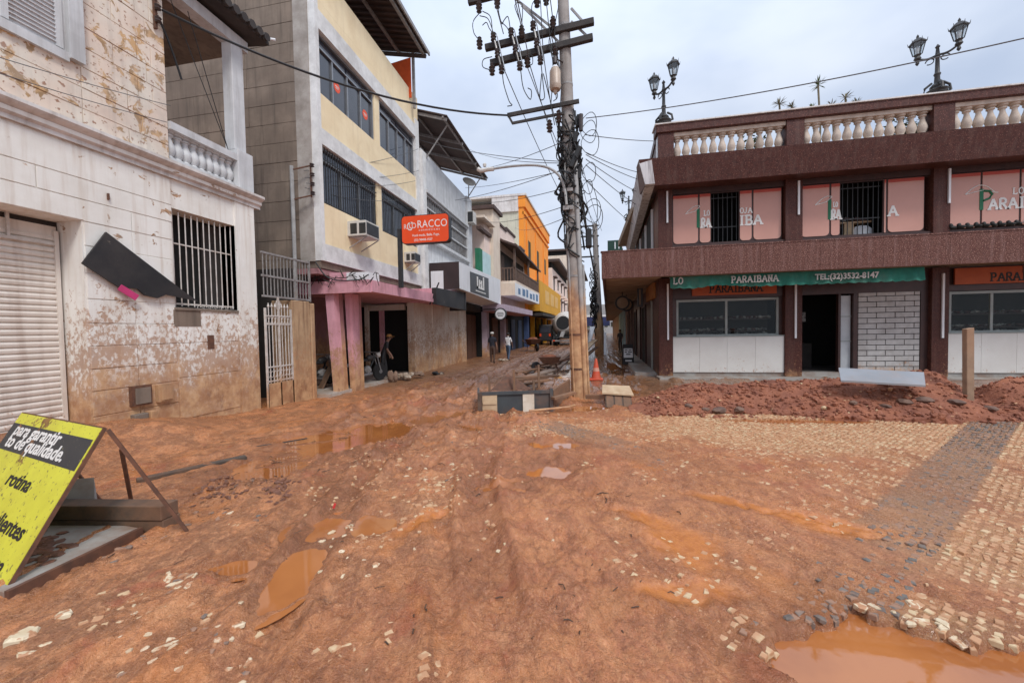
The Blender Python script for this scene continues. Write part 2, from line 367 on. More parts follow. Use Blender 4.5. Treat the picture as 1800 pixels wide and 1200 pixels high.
SILT = [(2.18, 3.90, .50, .20, -20), (.80, 3.42, .26, .34, 10), (.62, 2.74, .30, .13, 5), (.55, 3.75, .42, .12, -35), (1.45, 4.25, .5, .10, -25), (-1.0, 4.4, .3, .10, 20), (-1.55, 3.4, .12, .35, -25)]
def silt(x, y):
    t = np.zeros(np.shape(x))
    for p in SILT:
        a = rad(p[4]); dx, dy = x - p[0], y - p[1]
        d = np.hypot((dx * math.cos(a) + dy * math.sin(a)) / p[2], (-dx * math.sin(a) + dy * math.cos(a)) / p[3])
        t = np.maximum(t, sst(1.45, .55, d + .6 * fbm(x * 2.4 + p[0], y * 2.4, 5, 4) + .25 * fbm(x * 10, y * 10, 6, 3)))
    return t
def walk(x, y):        # the smooth walkway in front of the right hand shops, beyond the trench
    return sst(-.25, .15, x + 1.55 - .055 * (y - 10) + .12 * fbm(y * .7, x * .7, 55, 3)) * sst(10.6, 11.6, y + .4 * x)
def plaza(x, y):       # 1 on the cobbled square to the right, 0 in the churned street
    return sst(-.6, .9, x + .25 * y - 1.1 + .5 * fbm(x * .8, y * .8, 41, 3)) * sst(9.6, 8.4, y)
def ground_h(x, y):
    x = np.asarray(x, float); y = np.asarray(y, float)
    pz = plaza(x, y); far = 1 / (1 + np.maximum(0, y - 14) * .05)
    wall = sst(1.6, .2, np.abs(x + 7.4))
    left = sst(-5.0, -6.8, x)
    wk = walk(x, y); si = silt(x, y)
    rough = (1 - .80 * pz) * (1 - .8 * wk) * (1 - .75 * si)
    fs_, fa_ = path_sd(PATHS[1], x, y)
    h = .030 * fbm(x * .55, y * .55, 1, 3) * rough
    wx = x + .12 * fbm(x * 2, y * 2, 17, 2); wy = y + .12 * fbm(x * 2 + 5, y * 2, 18, 2)
    rg = 1 - np.abs(fbm(wx * 2.2, wy * 1.5, 11, 4)) * 2
    h = h + .016 * rg * np.maximum(0, rough - .2) + .016 * fbm(wx * 5, wy * 4, 12, 4) * rough + .012 * fbm(x * 15, y * 12, 13, 3) * (rough + .15)
    r2 = 1 - np.abs(fbm(wx * 8.5, wy * 6.5, 61, 3)) * 2
    h = h + .011 * r2 * (rough + .05)
    r3 = 1 - np.abs(fbm(wx * 20 + 3, wy * 16, 64, 2)) * 2
    h = h + .0042 * r3 * (rough + .2)
    # scraped and smeared streaks along the traffic line
    stk = fbm(fs_ * 4.2 + .4 * fbm(x * 1.3, y * 1.3, 24, 2), fa_ * .55, 25, 4); stf = fbm(fs_ * 15 + .5 * fbm(x * 2.1, y * 2.1, 28, 2), fa_ * 1.7, 26, 3)
    h = h + (.017 * stk + .007 * stf) * (rough * .8 + .08) * sst(17, 12, y)
    # churned clods in the street
    ch = np.maximum(0, fbm(x * 3.1, y * 2.6, 21, 4)) * sst(.4, .9, 1 - pz) * sst(3.6, 5.5, y)
    h = h + .16 * ch * sst(-6.4, -5.2, x)
    for (hx_, hy_, hr, hh_) in ((-4.15, 3.72, .34, .10), (-3.72, 3.62, .22, .06), (-3.40, 3.86, .22, .11), (-2.9, 5.0, .5, .06), (-3.0, 6.5, .35, .09), (-4.4, 8.7, 1.0, .10)):
        g_ = np.exp(-((x - hx_) / hr) ** 2 - ((y - hy_) / (hr * .8)) ** 2); h = h + hh_ * g_ * (.6 + 1.1 * np.abs(fbm(x * 6, y * 6, 97, 3)) + .35 * fbm(x * 15, y * 15, 98, 2))
    for i, P_ in enumerate(PATHS):
        sd, al = path_sd(P_, x + .06 * fbm(x * .9, y * .9, 31 + i, 2), y)
        k = (1.25, .6, .8)[i] * (1 - .6 * pz) * (1 - .9 * wk) * sst(.2, .55, vn(al * .35, al * 0 + i, 71) + .25)
        for o in (-.72, .72):
            e = np.abs(sd - o)
            h = h - (.060, .045, .05)[i] * k * np.exp(-(e / .13) ** 2) + .040 * k * np.exp(-((e - .23) / .06) ** 2) * (.7 + .6 * vn(al * 5, sd * 0 + o, 74))
            tread = np.sin(al * 2 * math.pi / .085 + np.sign(sd - o) * e * 30) * np.exp(-(e / .11) ** 4)
            h = h + .011 * k * tread * sst(.3, .55, vn(al * .8, sd * 0 + i, 73))
    # separate tyre prints crossing the square
    for (x0, y0, x1, y1, w) in ((-1.72, 5.4, -.85, 3.85, .13), (-.3, 3.4, .25, 2.2, .12), (-1.55, 3.9, -1.1, 2.9, .10), (.35, 4.6, -.4, 2.6, .11), (1.3, 4.6, 2.9, 3.4, .10), (-.9, 2.7, .6, 2.0, .13)):
        dx, dy = x1 - x0, y1 - y0; L = math.hypot(dx, dy)
        t = ((x - x0) * dx + (y - y0) * dy) / L; s_ = ((x - x0) * dy - (y - y0) * dx) / L
        msk = sst(0, .12, t) * sst(L, L - .12, t) * np.exp(-(s_ / w) ** 6)
        h = h + msk * (.006 * np.sin(s_ * 2 * math.pi / .055) - .009) + .008 * np.exp(-((np.abs(s_) - w * 1.15) / .03) ** 2) * sst(0, .12, t) * sst(L, L - .12, t)
    # boot prints
    for k in range(110):
        fx, fy = -2.4 + 5.0 * _h(k, 3, 5), 1.9 + 3.4 * _h(k, 9, 5); a = 6.28 * _h(k, 4, 5)
        u_ = (x - fx) * math.cos(a) + (y - fy) * math.sin(a); v_ = -(x - fx) * math.sin(a) + (y - fy) * math.cos(a)
        d = (u_ / .13) ** 2 + (v_ / .05) ** 2
        h = h - .017 * np.exp(-d ** 2) * (1 + .4 * np.sin(u_ * 2 * math.pi / .035)) + .005 * np.exp(-((np.sqrt(d) - 1.3) / .25) ** 2)
    # mud banked against the old building on the left
    bank = sst(-6.0, -7.5, x + .3 * fbm(x * .9, y * .9, 51, 3)) * (.05 + .42 * sst(7.4, 4.6, y)) * sst(9.2, 8.6, y)
    h = h * (1 - .35 * left) + bank
    h = h * far
    for p in PUD:
        near = (np.abs(x - p[0]) < 2.2 * max(p[2], p[3])) & (np.abs(y - p[1]) < 2.2 * max(p[2], p[3]))
        if not near.any(): continue
        xx, yy, hh = x[near], y[near], h[near]
        d = pud_d(p, xx, yy); deep = .03 if p[5] > -.05 else .09
        sharp = .28 if p[5] > -.05 else .10
        t = sst(1 + sharp, 1 - sharp, d)
        rim = sst(1.75, 1.15, d) * (1 - t)
        hh = np.where(p[5] <= -.02, hh * (1 - t) + (p[5] - deep) * t, (hh * (1 - .72 * t) + (p[5] - .017) * t))
        hh = hh + rim * np.maximum(0, p[5] + .010 - hh) 
        h[near] = hh
    return h
def gh(x, y): return float(ground_h(np.array([float(x)]), np.array([float(y)]))[0])
xs = np.concatenate([-np.geomspace(150, 9.3, 34), np.arange(-9, -4.2, .05), np.arange(-4.2, 4.4, .0175), np.arange(4.4, 10, .045), np.geomspace(10.1, 150, 36)])
ys = [-8, -6, -4, -2.5, -1.5, -.8, -.2, .2, .5, .7, .85]
while ys[-1] < 17: ys.append(ys[-1] + .0088 * ys[-1])
while ys[-1] < 220: ys.append(ys[-1] * 1.035)
ys = np.array(ys)
GX, GY = np.meshgrid(xs, ys)
GZ = ground_h(GX.ravel(), GY.ravel())
nx, ny = len(xs), len(ys)
gv = np.stack([GX.ravel(), GY.ravel(), GZ], 1)
ii = (np.arange(ny - 1)[:, None] * nx + np.arange(nx - 1)[None]).ravel()
gf = np.stack([ii, ii + 1, ii + nx + 1, ii + nx], 1)
gme = bpy.data.meshes.new('ground')
gme.vertices.add(len(gv)); gme.vertices.foreach_set('co', gv.ravel())
gme.loops.add(gf.size); gme.loops.foreach_set('vertex_index', gf.ravel())
gme.polygons.add(len(gf)); gme.polygons.foreach_set('loop_start', np.arange(len(gf)) * 4)
gme.polygons.foreach_set('use_smooth', np.ones(len(gf), bool))
gme.update(); gme.validate()
def expo(x, y):        # how far the paving has been washed clean (0 mud .. 1 clean stones)
    e = .95 * sst(5.4, 7.2, y) * sst(.6, 2.6, x) * sst(8.9, 8.5, y)
    e = e + .42 * np.exp(-((x - .0) / .9) ** 2 - ((y - 7.2) / .75) ** 2) + .5 * np.exp(-((x + .9) / .6) ** 2 - ((y - 6.7) / .5) ** 2)
    e = e + .52 * np.exp(-((x - 3.2) / .75) ** 2 - ((y - 3.45) / .75) ** 2) + .42 * np.exp(-((x - 4.4) / 1.2) ** 2 - ((y - 4.6) / .9) ** 2) + .5 * np.exp(-((x - 2.2) / .5) ** 2 - ((y - 2.72) / .16) ** 2)
    e = e + .25 * np.exp(-((x - 2.2) / 1.0) ** 2 - ((y - 3.6) / .8) ** 2) + .16 * np.exp(-((x - .9) / .9) ** 2 - ((y - 3.0) / .7) ** 2) + .3 * np.exp(-((x - 1.0) / .3) ** 2 - ((y - 2.3) / .2) ** 2)
    e = e + .36 * np.exp(-((x + 1.75) / .32) ** 2 - ((y - 3.2) / .75) ** 2) + .36 * np.exp(-((x + 1.75) / .5) ** 2 - ((y - 4.3) / .6) ** 2) + .34 * np.exp(-((x + 2.6) / .55) ** 2 - ((y - 2.02) / .16) ** 2)
    e = e + .13 * sst(3.6, 5.2, y) * sst(.2, 1.2, x)
    return e + .34 * fbm(x * 1.1, y * 1.1, 81, 4) + .10 * fbm(x * 4, y * 4, 85, 2)
ex = expo(GX.ravel(), GY.ravel())
at = gme.attributes.new('washed', 'FLOAT', 'POINT'); at.data.foreach_set('value', ex.astype(np.float32))
sdk = GX.ravel() - GY.ravel(); spk = GX.ravel() + GY.ravel()
jn = .10 * fbm(GX.ravel() * 5, GY.ravel() * 5, 66, 3)
dk = sst(-1.66, -1.56, sdk + jn) * sst(-.80, -.90, sdk + jn) * sst(2.6, 4.6, GY.ravel() + 6 * jn) + sst(5.9, 6.1, spk + jn) * sst(7.1, 6.9, spk + jn) * sst(1.6, .6, GX.ravel()) * sst(-1.6, -1.2, GX.ravel())
at = gme.attributes.new('basalt', 'FLOAT', 'POINT'); at.data.foreach_set('value', (dk * sst(.1, .5, plaza(GX.ravel(), GY.ravel()))).astype(np.float32))
_x, _y = GX.ravel(), GY.ravel(); fs_, fa_ = path_sd(PATHS[1], _x, _y)
at = gme.attributes.new('flow', 'FLOAT_VECTOR', 'POINT'); at.data.foreach_set('vector', np.stack([fs_ + .10 * fbm(_x * 1.3, _y * 1.3, 24, 2), fa_, 0 * fa_], 1).astype(np.float32).ravel())
wet = .75 * np.exp(-((_x + .35) / .8) ** 2 - ((_y - 5.3) / 1.2) ** 2) + .8 * np.exp(-((_x + .1) / .9) ** 2 - ((_y - 8.9) / .8) ** 2)
for i, P_ in enumerate(PATHS[::2]):
    sd, al = path_sd(P_, _x, _y)
    for o in (-.72, .72): wet = wet + .85 * np.exp(-((sd - o) / .24) ** 2) * sst(.3, -.3, plaza(_x, _y) - .5) * sst(2.0, 3.5, _y)
for p in PUD:
    kk = (np.abs(_x - p[0]) < 3 * max(p[2], p[3])) & (np.abs(_y - p[1]) < 3 * max(p[2], p[3])); wet[kk] += .8 * sst(1.9, 1.0, pud_d(p, _x[kk], _y[kk]))
wet = wet * (.6 + .9 * vn(_x * 2.3, _y * 2.3, 88)) + .5 * fbm(_x * .8, _y * .8, 89, 3) + .8 * walk(_x, _y)
at = gme.attributes.new('wet', 'FLOAT', 'POINT'); at.data.foreach_set('value', np.clip(wet, 0, 1).astype(np.float32))
at = gme.attributes.new('silt', 'FLOAT', 'POINT'); at.data.foreach_set('value', silt(_x, _y).astype(np.float32))
at = gme.attributes.new('walkway', 'FLOAT', 'POINT'); at.data.foreach_set('value', walk(_x, _y).astype(np.float32))
# ground material
gm = bpy.data.materials.new('wet_red_mud'); gm.use_nodes = True; nt = gm.node_tree; b = nt.nodes['Principled BSDF']
pos = node(nt, 'ShaderNodeNewGeometry').outputs['Position']
wash = node(nt, 'ShaderNodeAttribute', attribute_name='washed').outputs['Fac']; bas = node(nt, 'ShaderNodeAttribute', attribute_name='basalt').outputs['Fac']
na = noise(nt, pos, .55, 5, .6, .4); nb = noise(nt, pos, 3.2, 6, .65, .6); nc = noise(nt, pos, 16, 6, .7, .8); nd_ = noise(nt, scaled(nt, pos, (1, .45, 1)), 42, 4, .7, 1.0)
xx_ = node(nt, 'ShaderNodeSeparateXYZ', {0: pos}).outputs[0]
ne = noise(nt, scaled(nt, pos, (1, .6, 1)), 7, 8, .74, 1.2); ng = noise(nt, pos, 70, 5, .72, .6)
c = mix(nt, mr(nt, na, .36, .62), (.40, .165, .082), (.50, .200, .112))
c = mix(nt, mth(nt, 'MULTIPLY', mr(nt, mth(nt, 'ADD', xx_, mth(nt, 'MULTIPLY', na, 3)), 1.0, -1.4), .85), c, (.235, .108, .050))
c = mix(nt, mr(nt, nb, .42, .62), c, (.55, .245, .118))
c = mix(nt, mth(nt, 'MULTIPLY', mr(nt, nb, .52, .36), .55), c, (.36, .17, .092))
c = mix(nt, mth(nt, 'MULTIPLY', mr(nt, ne, .51, .66), .62), c, (.25, .098, .048))
c = mix(nt, mth(nt, 'MULTIPLY', mr(nt, ne, .49, .36), .55), c, (.66, .335, .185))
c = mix(nt, mth(nt, 'MULTIPLY', mr(nt, nc, .53, .66), .55), c, (.20, .072, .038))
c = mix(nt, mth(nt, 'MULTIPLY', mr(nt, nd_, .52, .68), .55), c, (.70, .38, .215))
c = mix(nt, mth(nt, 'MULTIPLY', mr(nt, ng, .53, .66), .5), c, (.19, .075, .042))
c = mix(nt, mth(nt, 'MULTIPLY', mr(nt, noise(nt, pos, 1.5, 6, .65, .6), .57, .66), .55), c, (.37, .10, .054))
c = mix(nt, mth(nt, 'MULTIPLY', mr(nt, noise(nt, pos, 1.1, 4, .6, .3), .56, .66), .5), c, (.56, .21, .058))
c = mix(nt, mth(nt, 'MULTIPLY', mr(nt, wash, .12, .7), .62), c, mix(nt, mr(nt, nc, .40, .60), (.60, .40, .23), (.40, .21, .115)))
c = mix(nt, mth(nt, 'MULTIPLY', mth(nt, 'MULTIPLY', bas, mr(nt, wash, -.15, .45)), .60), c, (.27, .185, .135))
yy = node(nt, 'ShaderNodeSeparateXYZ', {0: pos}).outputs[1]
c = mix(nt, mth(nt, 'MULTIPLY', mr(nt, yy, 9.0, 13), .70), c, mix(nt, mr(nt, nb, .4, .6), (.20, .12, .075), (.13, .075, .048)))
flow = node(nt, 'ShaderNodeAttribute', attribute_name='flow').outputs['Vector']
att = lambda n: node(nt, 'ShaderNodeAttribute', attribute_name=n).outputs['Fac']
wetf, siltf, walkf = att('wet'), att('silt'), att('walkway')
f1 = noise(nt, scaled(nt, flow, (9, 1.3, 1)), 1, 7, .7, .5); f2 = noise(nt, scaled(nt, flow, (34, 5, 1)), 1, 5, .7, .8)
near = mth(nt, 'MULTIPLY', mr(nt, yy, 9, 6), mr(nt, noise(nt, pos, 1.9, 4, .6, .5), .36, .60, .22, 1.0))
c = mix(nt, mth(nt, 'MULTIPLY', mth(nt, 'MULTIPLY', mr(nt, f1, .52, .64), .42), near), c, (.22, .088, .044))
c = mix(nt, mth(nt, 'MULTIPLY', mth(nt, 'MULTIPLY', mr(nt, f1, .47, .37), .30), near), c, (.68, .35, .20))
c = mix(nt, mth(nt, 'MULTIPLY', mth(nt, 'MULTIPLY', mr(nt, f2, .53, .66), .30), near), c, (.22, .085, .045))
c = mix(nt, mth(nt, 'MULTIPLY', walkf, .75), c, mix(nt, mr(nt, nb, .4, .6), (.27, .19, .14), (.20, .135, .095)))
c = mix(nt, mth(nt, 'MULTIPLY', siltf, .80), c, mix(nt, mr(nt, nc, .4, .6), (.52, .205, .055), (.44, .16, .045)))
c = mix(nt, mth(nt, 'MULTIPLY', wetf, .75), c, mix(nt, .62, c, (.17, .060, .026)))      # wet earth is darker and redder
c = mix(nt, 1.0, c, (1.04, .93, .77), 'MULTIPLY')
nt.links.new(c, b.inputs['Base Color'])
rg_ = mr(nt, mth(nt, 'ADD', mth(nt, 'MULTIPLY', noise(nt, pos, 1.3, 5, .6), .6), mth(nt, 'MULTIPLY', nc, .4)), .38, .60, .14, .44)
rg_ = mth(nt, 'MULTIPLY', rg_, mth(nt, 'SUBTRACT', 1.0, mth(nt, 'MULTIPLY', wetf, .72)))
rg_ = mth(nt, 'MULTIPLY', rg_, mth(nt, 'SUBTRACT', 1.0, mth(nt, 'MULTIPLY', siltf, .55)))
nt.links.new(rg_, b.inputs['Roughness']); b.inputs['Specular IOR Level'].default_value = .7
bamp = mth(nt, 'SUBTRACT', 1.0, mth(nt, 'MULTIPLY', siltf, .8)); bamp = mth(nt, 'MULTIPLY', bamp, mth(nt, 'SUBTRACT', 1.0, mth(nt, 'MULTIPLY', walkf, .75)))
hh = mth(nt, 'ADD', mth(nt, 'MULTIPLY', noise(nt, pos, 26, 6, .70, .8), .7), mth(nt, 'MULTIPLY', noise(nt, pos, 80, 4, .6, .6), .30))
hh = mth(nt, 'ADD', hh, mth(nt, 'MULTIPLY', f2, .28)); hh = mth(nt, 'ADD', hh, mth(nt, 'MULTIPLY', noise(nt, scaled(nt, flow, (70, 14, 1)), 1, 4, .7, 1.0), .18))
hh = mth(nt, 'MULTIPLY', hh, bamp)
bn = node(nt, 'ShaderNodeBump', {'Height': hh, 'Strength': 1.0, 'Distance': .034}); nt.links.new(bn.outputs[0], b.inputs['Normal'])
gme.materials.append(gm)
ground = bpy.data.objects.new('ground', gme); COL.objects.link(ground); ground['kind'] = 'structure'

# puddles
wm = bpy.data.materials.new('muddy_water'); wm.use_nodes = True; nt = wm.node_tree; b = nt.nodes['Principled BSDF']
pos = node(nt, 'ShaderNodeNewGeometry').outputs['Position']
nt.links.new(mix(nt, mr(nt, noise(nt, pos, 1.6, 4), .35, .65), (.43, .155, .045), (.34, .115, .034)), b.inputs['Base Color'])
b.inputs['Roughness'].default_value = .03; b.inputs['IOR'].default_value = 1.45; b.inputs['Coat Weight'].default_value = .7; b.inputs['Coat Roughness'].default_value = .02
bn = node(nt, 'ShaderNodeBump', {'Height': noise(nt, pos, 5, 2), 'Strength': .12, 'Distance': .01}); nt.links.new(bn.outputs[0], b.inputs['Normal'])
for pi_, p in enumerate(PUD):
    mb = MB(); a = rad(p[4]); n = 28; zl = p[5] - .0003 * pi_
    ring = [(p[0] + 1.45 * (p[2] * math.cos(t) * math.cos(a) - p[3] * math.sin(t) * math.sin(a)), p[1] + 1.45 * (p[2] * math.cos(t) * math.sin(a) + p[3] * math.sin(t) * math.cos(a)), zl) for t in [2 * math.pi * k / n for k in range(n)]]
    mb.add(ring, [tuple(range(n))]); S('puddle', mb, wm)

# paving stones in the ground: the largest ones as parts, the rest joined
CREAM = mat('cream_limestone', (.62, .48, .29), (.50, .32, .18), 14, .6, .003, 50, speck=((.46, .245, .13), 9, .44), grime=((.48, .255, .135), .9))
STONE = mat('loose_limestone', (.70, .60, .43), (.56, .44, .28), 14, .6, .004, 40, speck=((.42, .21, .11), 18, .50), grime=((.42, .21, .11), .75))
BASALT = mat('dark_basalt', (.17, .15, .13), (.105, .092, .082), 14, .8, .003, 50, speck=((.30, .17, .11), 9, .46), grime=((.30, .16, .10), .8))
def stone_mb(sx, sy, h, tilt=.0):
    q = [(-sx, -sy), (sx, -sy), (sx, sy), (-sx, sy)]; q = [(a * random.uniform(.75, 1.1), b * random.uniform(.75, 1.1)) for a, b in q]
    vs = [(a, b, -h) for a, b in q] + [(a, b, h * .6) for a, b in q] + [(a * .86, b * .86, h * random.uniform(.85, 1.0)) for a, b in q]
    return vs, [(8, 9, 10, 11)] + [(i, (i + 1) % 4, 4 + (i + 1) % 4, 4 + i) for i in range(4)] + [(4 + i, 4 + (i + 1) % 4, 8 + (i + 1) % 4, 8 + i) for i in range(4)] + [(3, 2, 1, 0)]
cand = []
sp = .064
for i in range(-150, 210):
    for j in range(-28, 262):
        a = i * sp + (j % 2) * sp * .5; c_ = j * sp
        x = (a - c_) * .7071 + random.uniform(-.009, .009); y = (a + c_) * .7071 + random.uniform(-.009, .009)
        if 1.75 < y < 8.9 and -3.6 < x < 9.2 and abs(x) < 1.45 * y + .5: cand.append((x, y))
cx_ = np.array(cand); E_ = expo(cx_[:, 0], cx_[:, 1]); Z_ = ground_h(cx_[:, 0], cx_[:, 1])
plz = plaza(cx_[:, 0], cx_[:, 1])
inpud = np.zeros(len(cx_), bool)
for p in PUD: inpud |= (Z_ < p[5] + .004) & (pud_d(p, cx_[:, 0], cx_[:, 1]) < 1.3)
keep = (E_ + .34 * fbm(cx_[:, 0] * 3.3, cx_[:, 1] * 3.3, 101, 3) + rng.uniform(-.2, .2, len(cx_)) > .27) & ~inpud & ((plz > .35) | (cx_[:, 0] > -3.4))
sel = [(float(x), float(y), float(z), float(e)) for (x, y), z, e, k in zip(cx_, Z_, E_, keep) if k]
sel.sort(key=lambda s: s[0] ** 2 + s[1] ** 2)
def is_dark(x, y): return (-1.62 < x - y < -.86 and y > 2.4) or (6.0 < x + y < 7.0 and -1.4 < x < 1.0)
vari = []
for k in range(10):
    mb = MB(); mb.add(*stone_mb(.029, .024, .018)); vari.append((mesh('cobblestone', mb, CREAM), mesh('cobblestone', mb, BASALT)))
joined = {0: MB(), 1: MB()}
for n_, (x, y, z, e) in enumerate(sel):
    d = 1 if is_dark(x, y) else 0
    lift = -.017 + .012 * min(1, max(0, e - .2)) + random.uniform(-.006, .005)
    rz = .785 + random.uniform(-.45, .45); s_ = random.uniform(.6, 1.15)
    if n_ < 300:
        o = bpy.data.objects.new('cobblestone', vari[n_ % 10][d]); COL.objects.link(o); o.parent = ground
        o.location = (x, y, z + lift); o.rotation_euler = (random.uniform(-.12, .12), random.uniform(-.12, .12), rz); o.scale = (s_, s_ * random.uniform(.8, 1.1), 1)
    else:
        vs, fs = stone_mb(.029 * s_, .024 * s_, .018); ck, sk = math.cos(rz), math.sin(rz); tx, ty = random.uniform(-.1, .1), random.uniform(-.1, .1)
        joined[d].add([(x + ck * a - sk * b_, y + sk * a + ck * b_, z + lift + h + tx * a + ty * b_) for a, b_, h in vs], fs[:-1])
for d, m in ((0, CREAM), (1, BASALT)):
    o = P('cobblestone_paving', joined[d], m, ground); o['kind'] = 'stuff'

# loose stones torn out of the paving
def chip_mb(r, h):
    n = random.choice((5, 5, 6, 7)); an = sorted(random.uniform(0, 6.28) for _ in range(n)); an = [.55 * a + .45 * (6.28 * k / n) for k, a in enumerate(an)]
    q = [(r * math.cos(a) * random.uniform(.8, 1.15), r * .72 * math.sin(a) * random.uniform(.8, 1.15)) for a in an]
    vs = [(a * .9, b * .9, -h) for a, b in q] + [(a, b, h * random.uniform(.2, .6)) for a, b in q] + [(a * random.uniform(.6, .9), b * random.uniform(.6, .9), h * random.uniform(.7, 1.1)) for a, b in q]
    return vs, [tuple(range(2 * n, 3 * n)), tuple(range(n))[::-1]] + [(o * n + i, o * n + (i + 1) % n, (o + 1) * n + (i + 1) % n, (o + 1) * n + i) for o in (0, 1) for i in range(n)]
LOOSE_C = [mesh('paving_stone', MB().add(*chip_mb(.043, .017)), STONE) for _ in range(12)]
LOOSE_D = [mesh('paving_stone', MB().add(*chip_mb(.040, .018)), BASALT) for _ in range(7)]
def loose(x, y, dark, s_, label, group, z=None, tilt=.22):
    o = bpy.data.objects.new('paving_stone', random.choice(LOOSE_D if dark else LOOSE_C)); COL.objects.link(o)
    o.location = (x, y, (gh(x, y) if z is None else z) - .004 * s_); o.rotation_euler = (random.uniform(-tilt, tilt), random.uniform(-tilt, tilt), random.uniform(0, 6.28)); o.scale = (s_, s_ * random.uniform(.75, 1.15), s_ * random.uniform(.7, 1))
    o['label'] = label; o['category'] = 'paving stone'; o['group'] = group
    return o
CL = [  # pixel box, how many, dark share, size, label
    ((285, 1010, 350, 1050), 14, .25, .95, 'loose stone in the small heap of pale and dark stones on the mud', 'stones heaped on the mud'),
    ((560, 905, 680, 1015), 22, .0, .72, 'pale stone lying on the mud beside the orange puddle', 'pale stones beside the puddle'),
    ((580, 900, 640, 945), 5, .0, .85, 'pale stone standing in the shallow orange puddle', 'pale stones in the puddle'),
    
    ((190, 1060, 440, 1185), 34, .12, .62, 'pale stone half sunk in the mud near the bottom edge', 'half sunk pale stones'),
    ((1480, 1075, 1800, 1175), 24, .0, .92, 'pale stone along the broken rim of the water filled hole', 'stones on the rim of the hole'),
    ((1375, 1068, 1510, 1092), 10, 1.0, 1.0, 'dark stone along the far rim of the water filled hole', 'dark stones on the rim of the hole'),
    ((1390, 1110, 1500, 1195), 9, .4, 1.0, 'stone on the near rim of the water filled hole', 'stones on the near rim of the hole'),
    ((300, 850, 470, 930), 14, .75, .9, 'dark stone beside the churned clods in the muddy street', 'dark stones among the clods'),
    ((180, 920, 330, 990), 10, .6, .9, 'stone along the rusty edge of the grey concrete slab', 'stones along the slab'),
    ((600, 700, 900, 860), 26, .1, .8, 'small pale stone scattered across the churned street mud', 'stones in the street mud'),
    ((690, 800, 1000, 1000), 16, .1, .6, 'small chip of stone lying in the rutted mud', 'chips in the rutted mud'),
    ((1195, 640, 1330, 738), 16, .4, 1.5, 'rubble stone at the foot of the red dirt pile', 'stones at the foot of the dirt pile'),
    ((850, 718, 1000, 745), 18, .1, .8, 'pale stone in front of the dark formwork box', 'stones before the formwork')]
for bx, n, ds, sz, lab, grp in CL:
    for k in range(n):
        px, py = random.uniform(bx[0], bx[2]), random.uniform(bx[1], bx[3])
        if grp == 'stones on the rim of the hole': py = 1072 + (px - 1480) * .27 + random.uniform(-22, 8)
        if grp == 'stones on the near rim of the hole': px = 1392 + (py - 1110) * 1.1 + random.uniform(-14, 8)
        if grp == 'stones along the slab': py = 990 - (px - 180) * .45 + random.uniform(-10, 14)
        if py > 1198: continue
        x, y, _ = at_z(px, py)
        if grp == 'stones at the foot of the dirt pile': x, y = at_z(px, random.uniform(706, 740))[:2]
        loose(x, y, random.random() < ds, sz * random.uniform(.6, 1.25), lab, grp, z=-.004 if 'in the puddle' in grp else None)
for px, py, s_, lab in ((40, 1128, 2.0, 'largest pale slab shard lying in the mud below the yellow sign'), (112, 1087, 1.4, 'thin pale shard above the largest shard below the yellow sign'), (45, 1155, 1.2, 'rectangular pale shard in the bottom corner of the muddy square'), (78, 1135, .9, 'small pale shard touching the end of the largest shard'), (418, 1108, 1.0, 'lone rectangular pale stone right of the half sunk stones')):
    loose(*at_z(px, py)[:2], False, s_, lab, 'pale shards')
loose(*at_z(1605, 1062)[:2], False, 1.15, 'single white lump lying alone right of the dark stripe', 'lone white lump')

# clods of churned earth
CLOD = mat('dark_clod', (.20, .085, .05), (.11, .05, .032), 8, .6, .006, 30)
REDC = mat('red_clod', (.32, .115, .058), (.18, .062, .036), 5, .75, .008, 30)
for (bx, n, s0, nm) in (((330, 845, 430, 890), 120, .035, 'dark clods'), ((455, 850, 520, 885), 90, .035, 'dark clods'), ((560, 700, 760, 850), 150, .03, 'mud clods'), ((640, 735, 730, 790), 70, .035, 'mud clods'), ((420, 720, 660, 860), 90, .025, 'mud clods'), ((700, 640, 980, 720), 130, .05, 'mud clods'), ((200, 930, 420, 1120), 60, .014, 'crumbs')):
    mb = MB()
    for k in range(n):
        px = random.gauss((bx[0] + bx[2]) / 2, (bx[2] - bx[0]) / 4.2); py = random.gauss((bx[1] + bx[3]) / 2, (bx[3] - bx[1]) / 4.2)
        if py < 625: continue
        x, y, _ = at_z(px, py); s_ = s0 * random.uniform(.35, 1.2)
        mb.blob((x, y, gh(x, y) - s_ * .1), (s_, s_ * random.uniform(.5, 1), s_ * random.uniform(.35, .7)), 1, .35)
    o = S('mud_clods', mb, CLOD if nm == 'dark clods' else gm, 'stuff', smooth=False)

# the red dirt pile along the shop front
px_ = np.arange(.9, 17, .045); py_ = np.arange(7.75, 11.2, .045); MX, MY = np.meshgrid(px_, py_); mx, my = MX.ravel(), MY.ravel()
yc = 9.45 + .25 * fbm(mx * .6, mx * 0, 91, 2)
crest = .70 * (.80 + .3 * fbm(mx * .7, mx * 0 + 3, 92, 3)) * sst(1.0, 2.3, mx) * (1 - .78 * np.exp(-((mx - 7.62) / .38) ** 2)) * (1 + .17 * np.exp(-((mx - 6.6) / .6) ** 2) - .18 * np.exp(-((mx - 2.0) / .6) ** 2)) * (1 - .25 * sst(6.2, 7, mx) * sst(9, 8, mx) * 0)
prof = np.clip(1 - np.abs(my - yc) / (1.15 + .25 * fbm(mx, my, 93, 2)), 0, 1)
mz = crest * prof ** .8 + .05 * fbm(mx * 3, my * 3, 94, 4) * sst(.02, .3, prof) + .03 * fbm(mx * 9, my * 9, 95, 3) * sst(.02, .2, prof)
mz = mz + .05 * np.abs(fbm(mx * 1.6, my * 1.6, 96, 3)) * sst(.1, .5, prof)
mz = np.where(prof < .03, -.25, mz + .0)
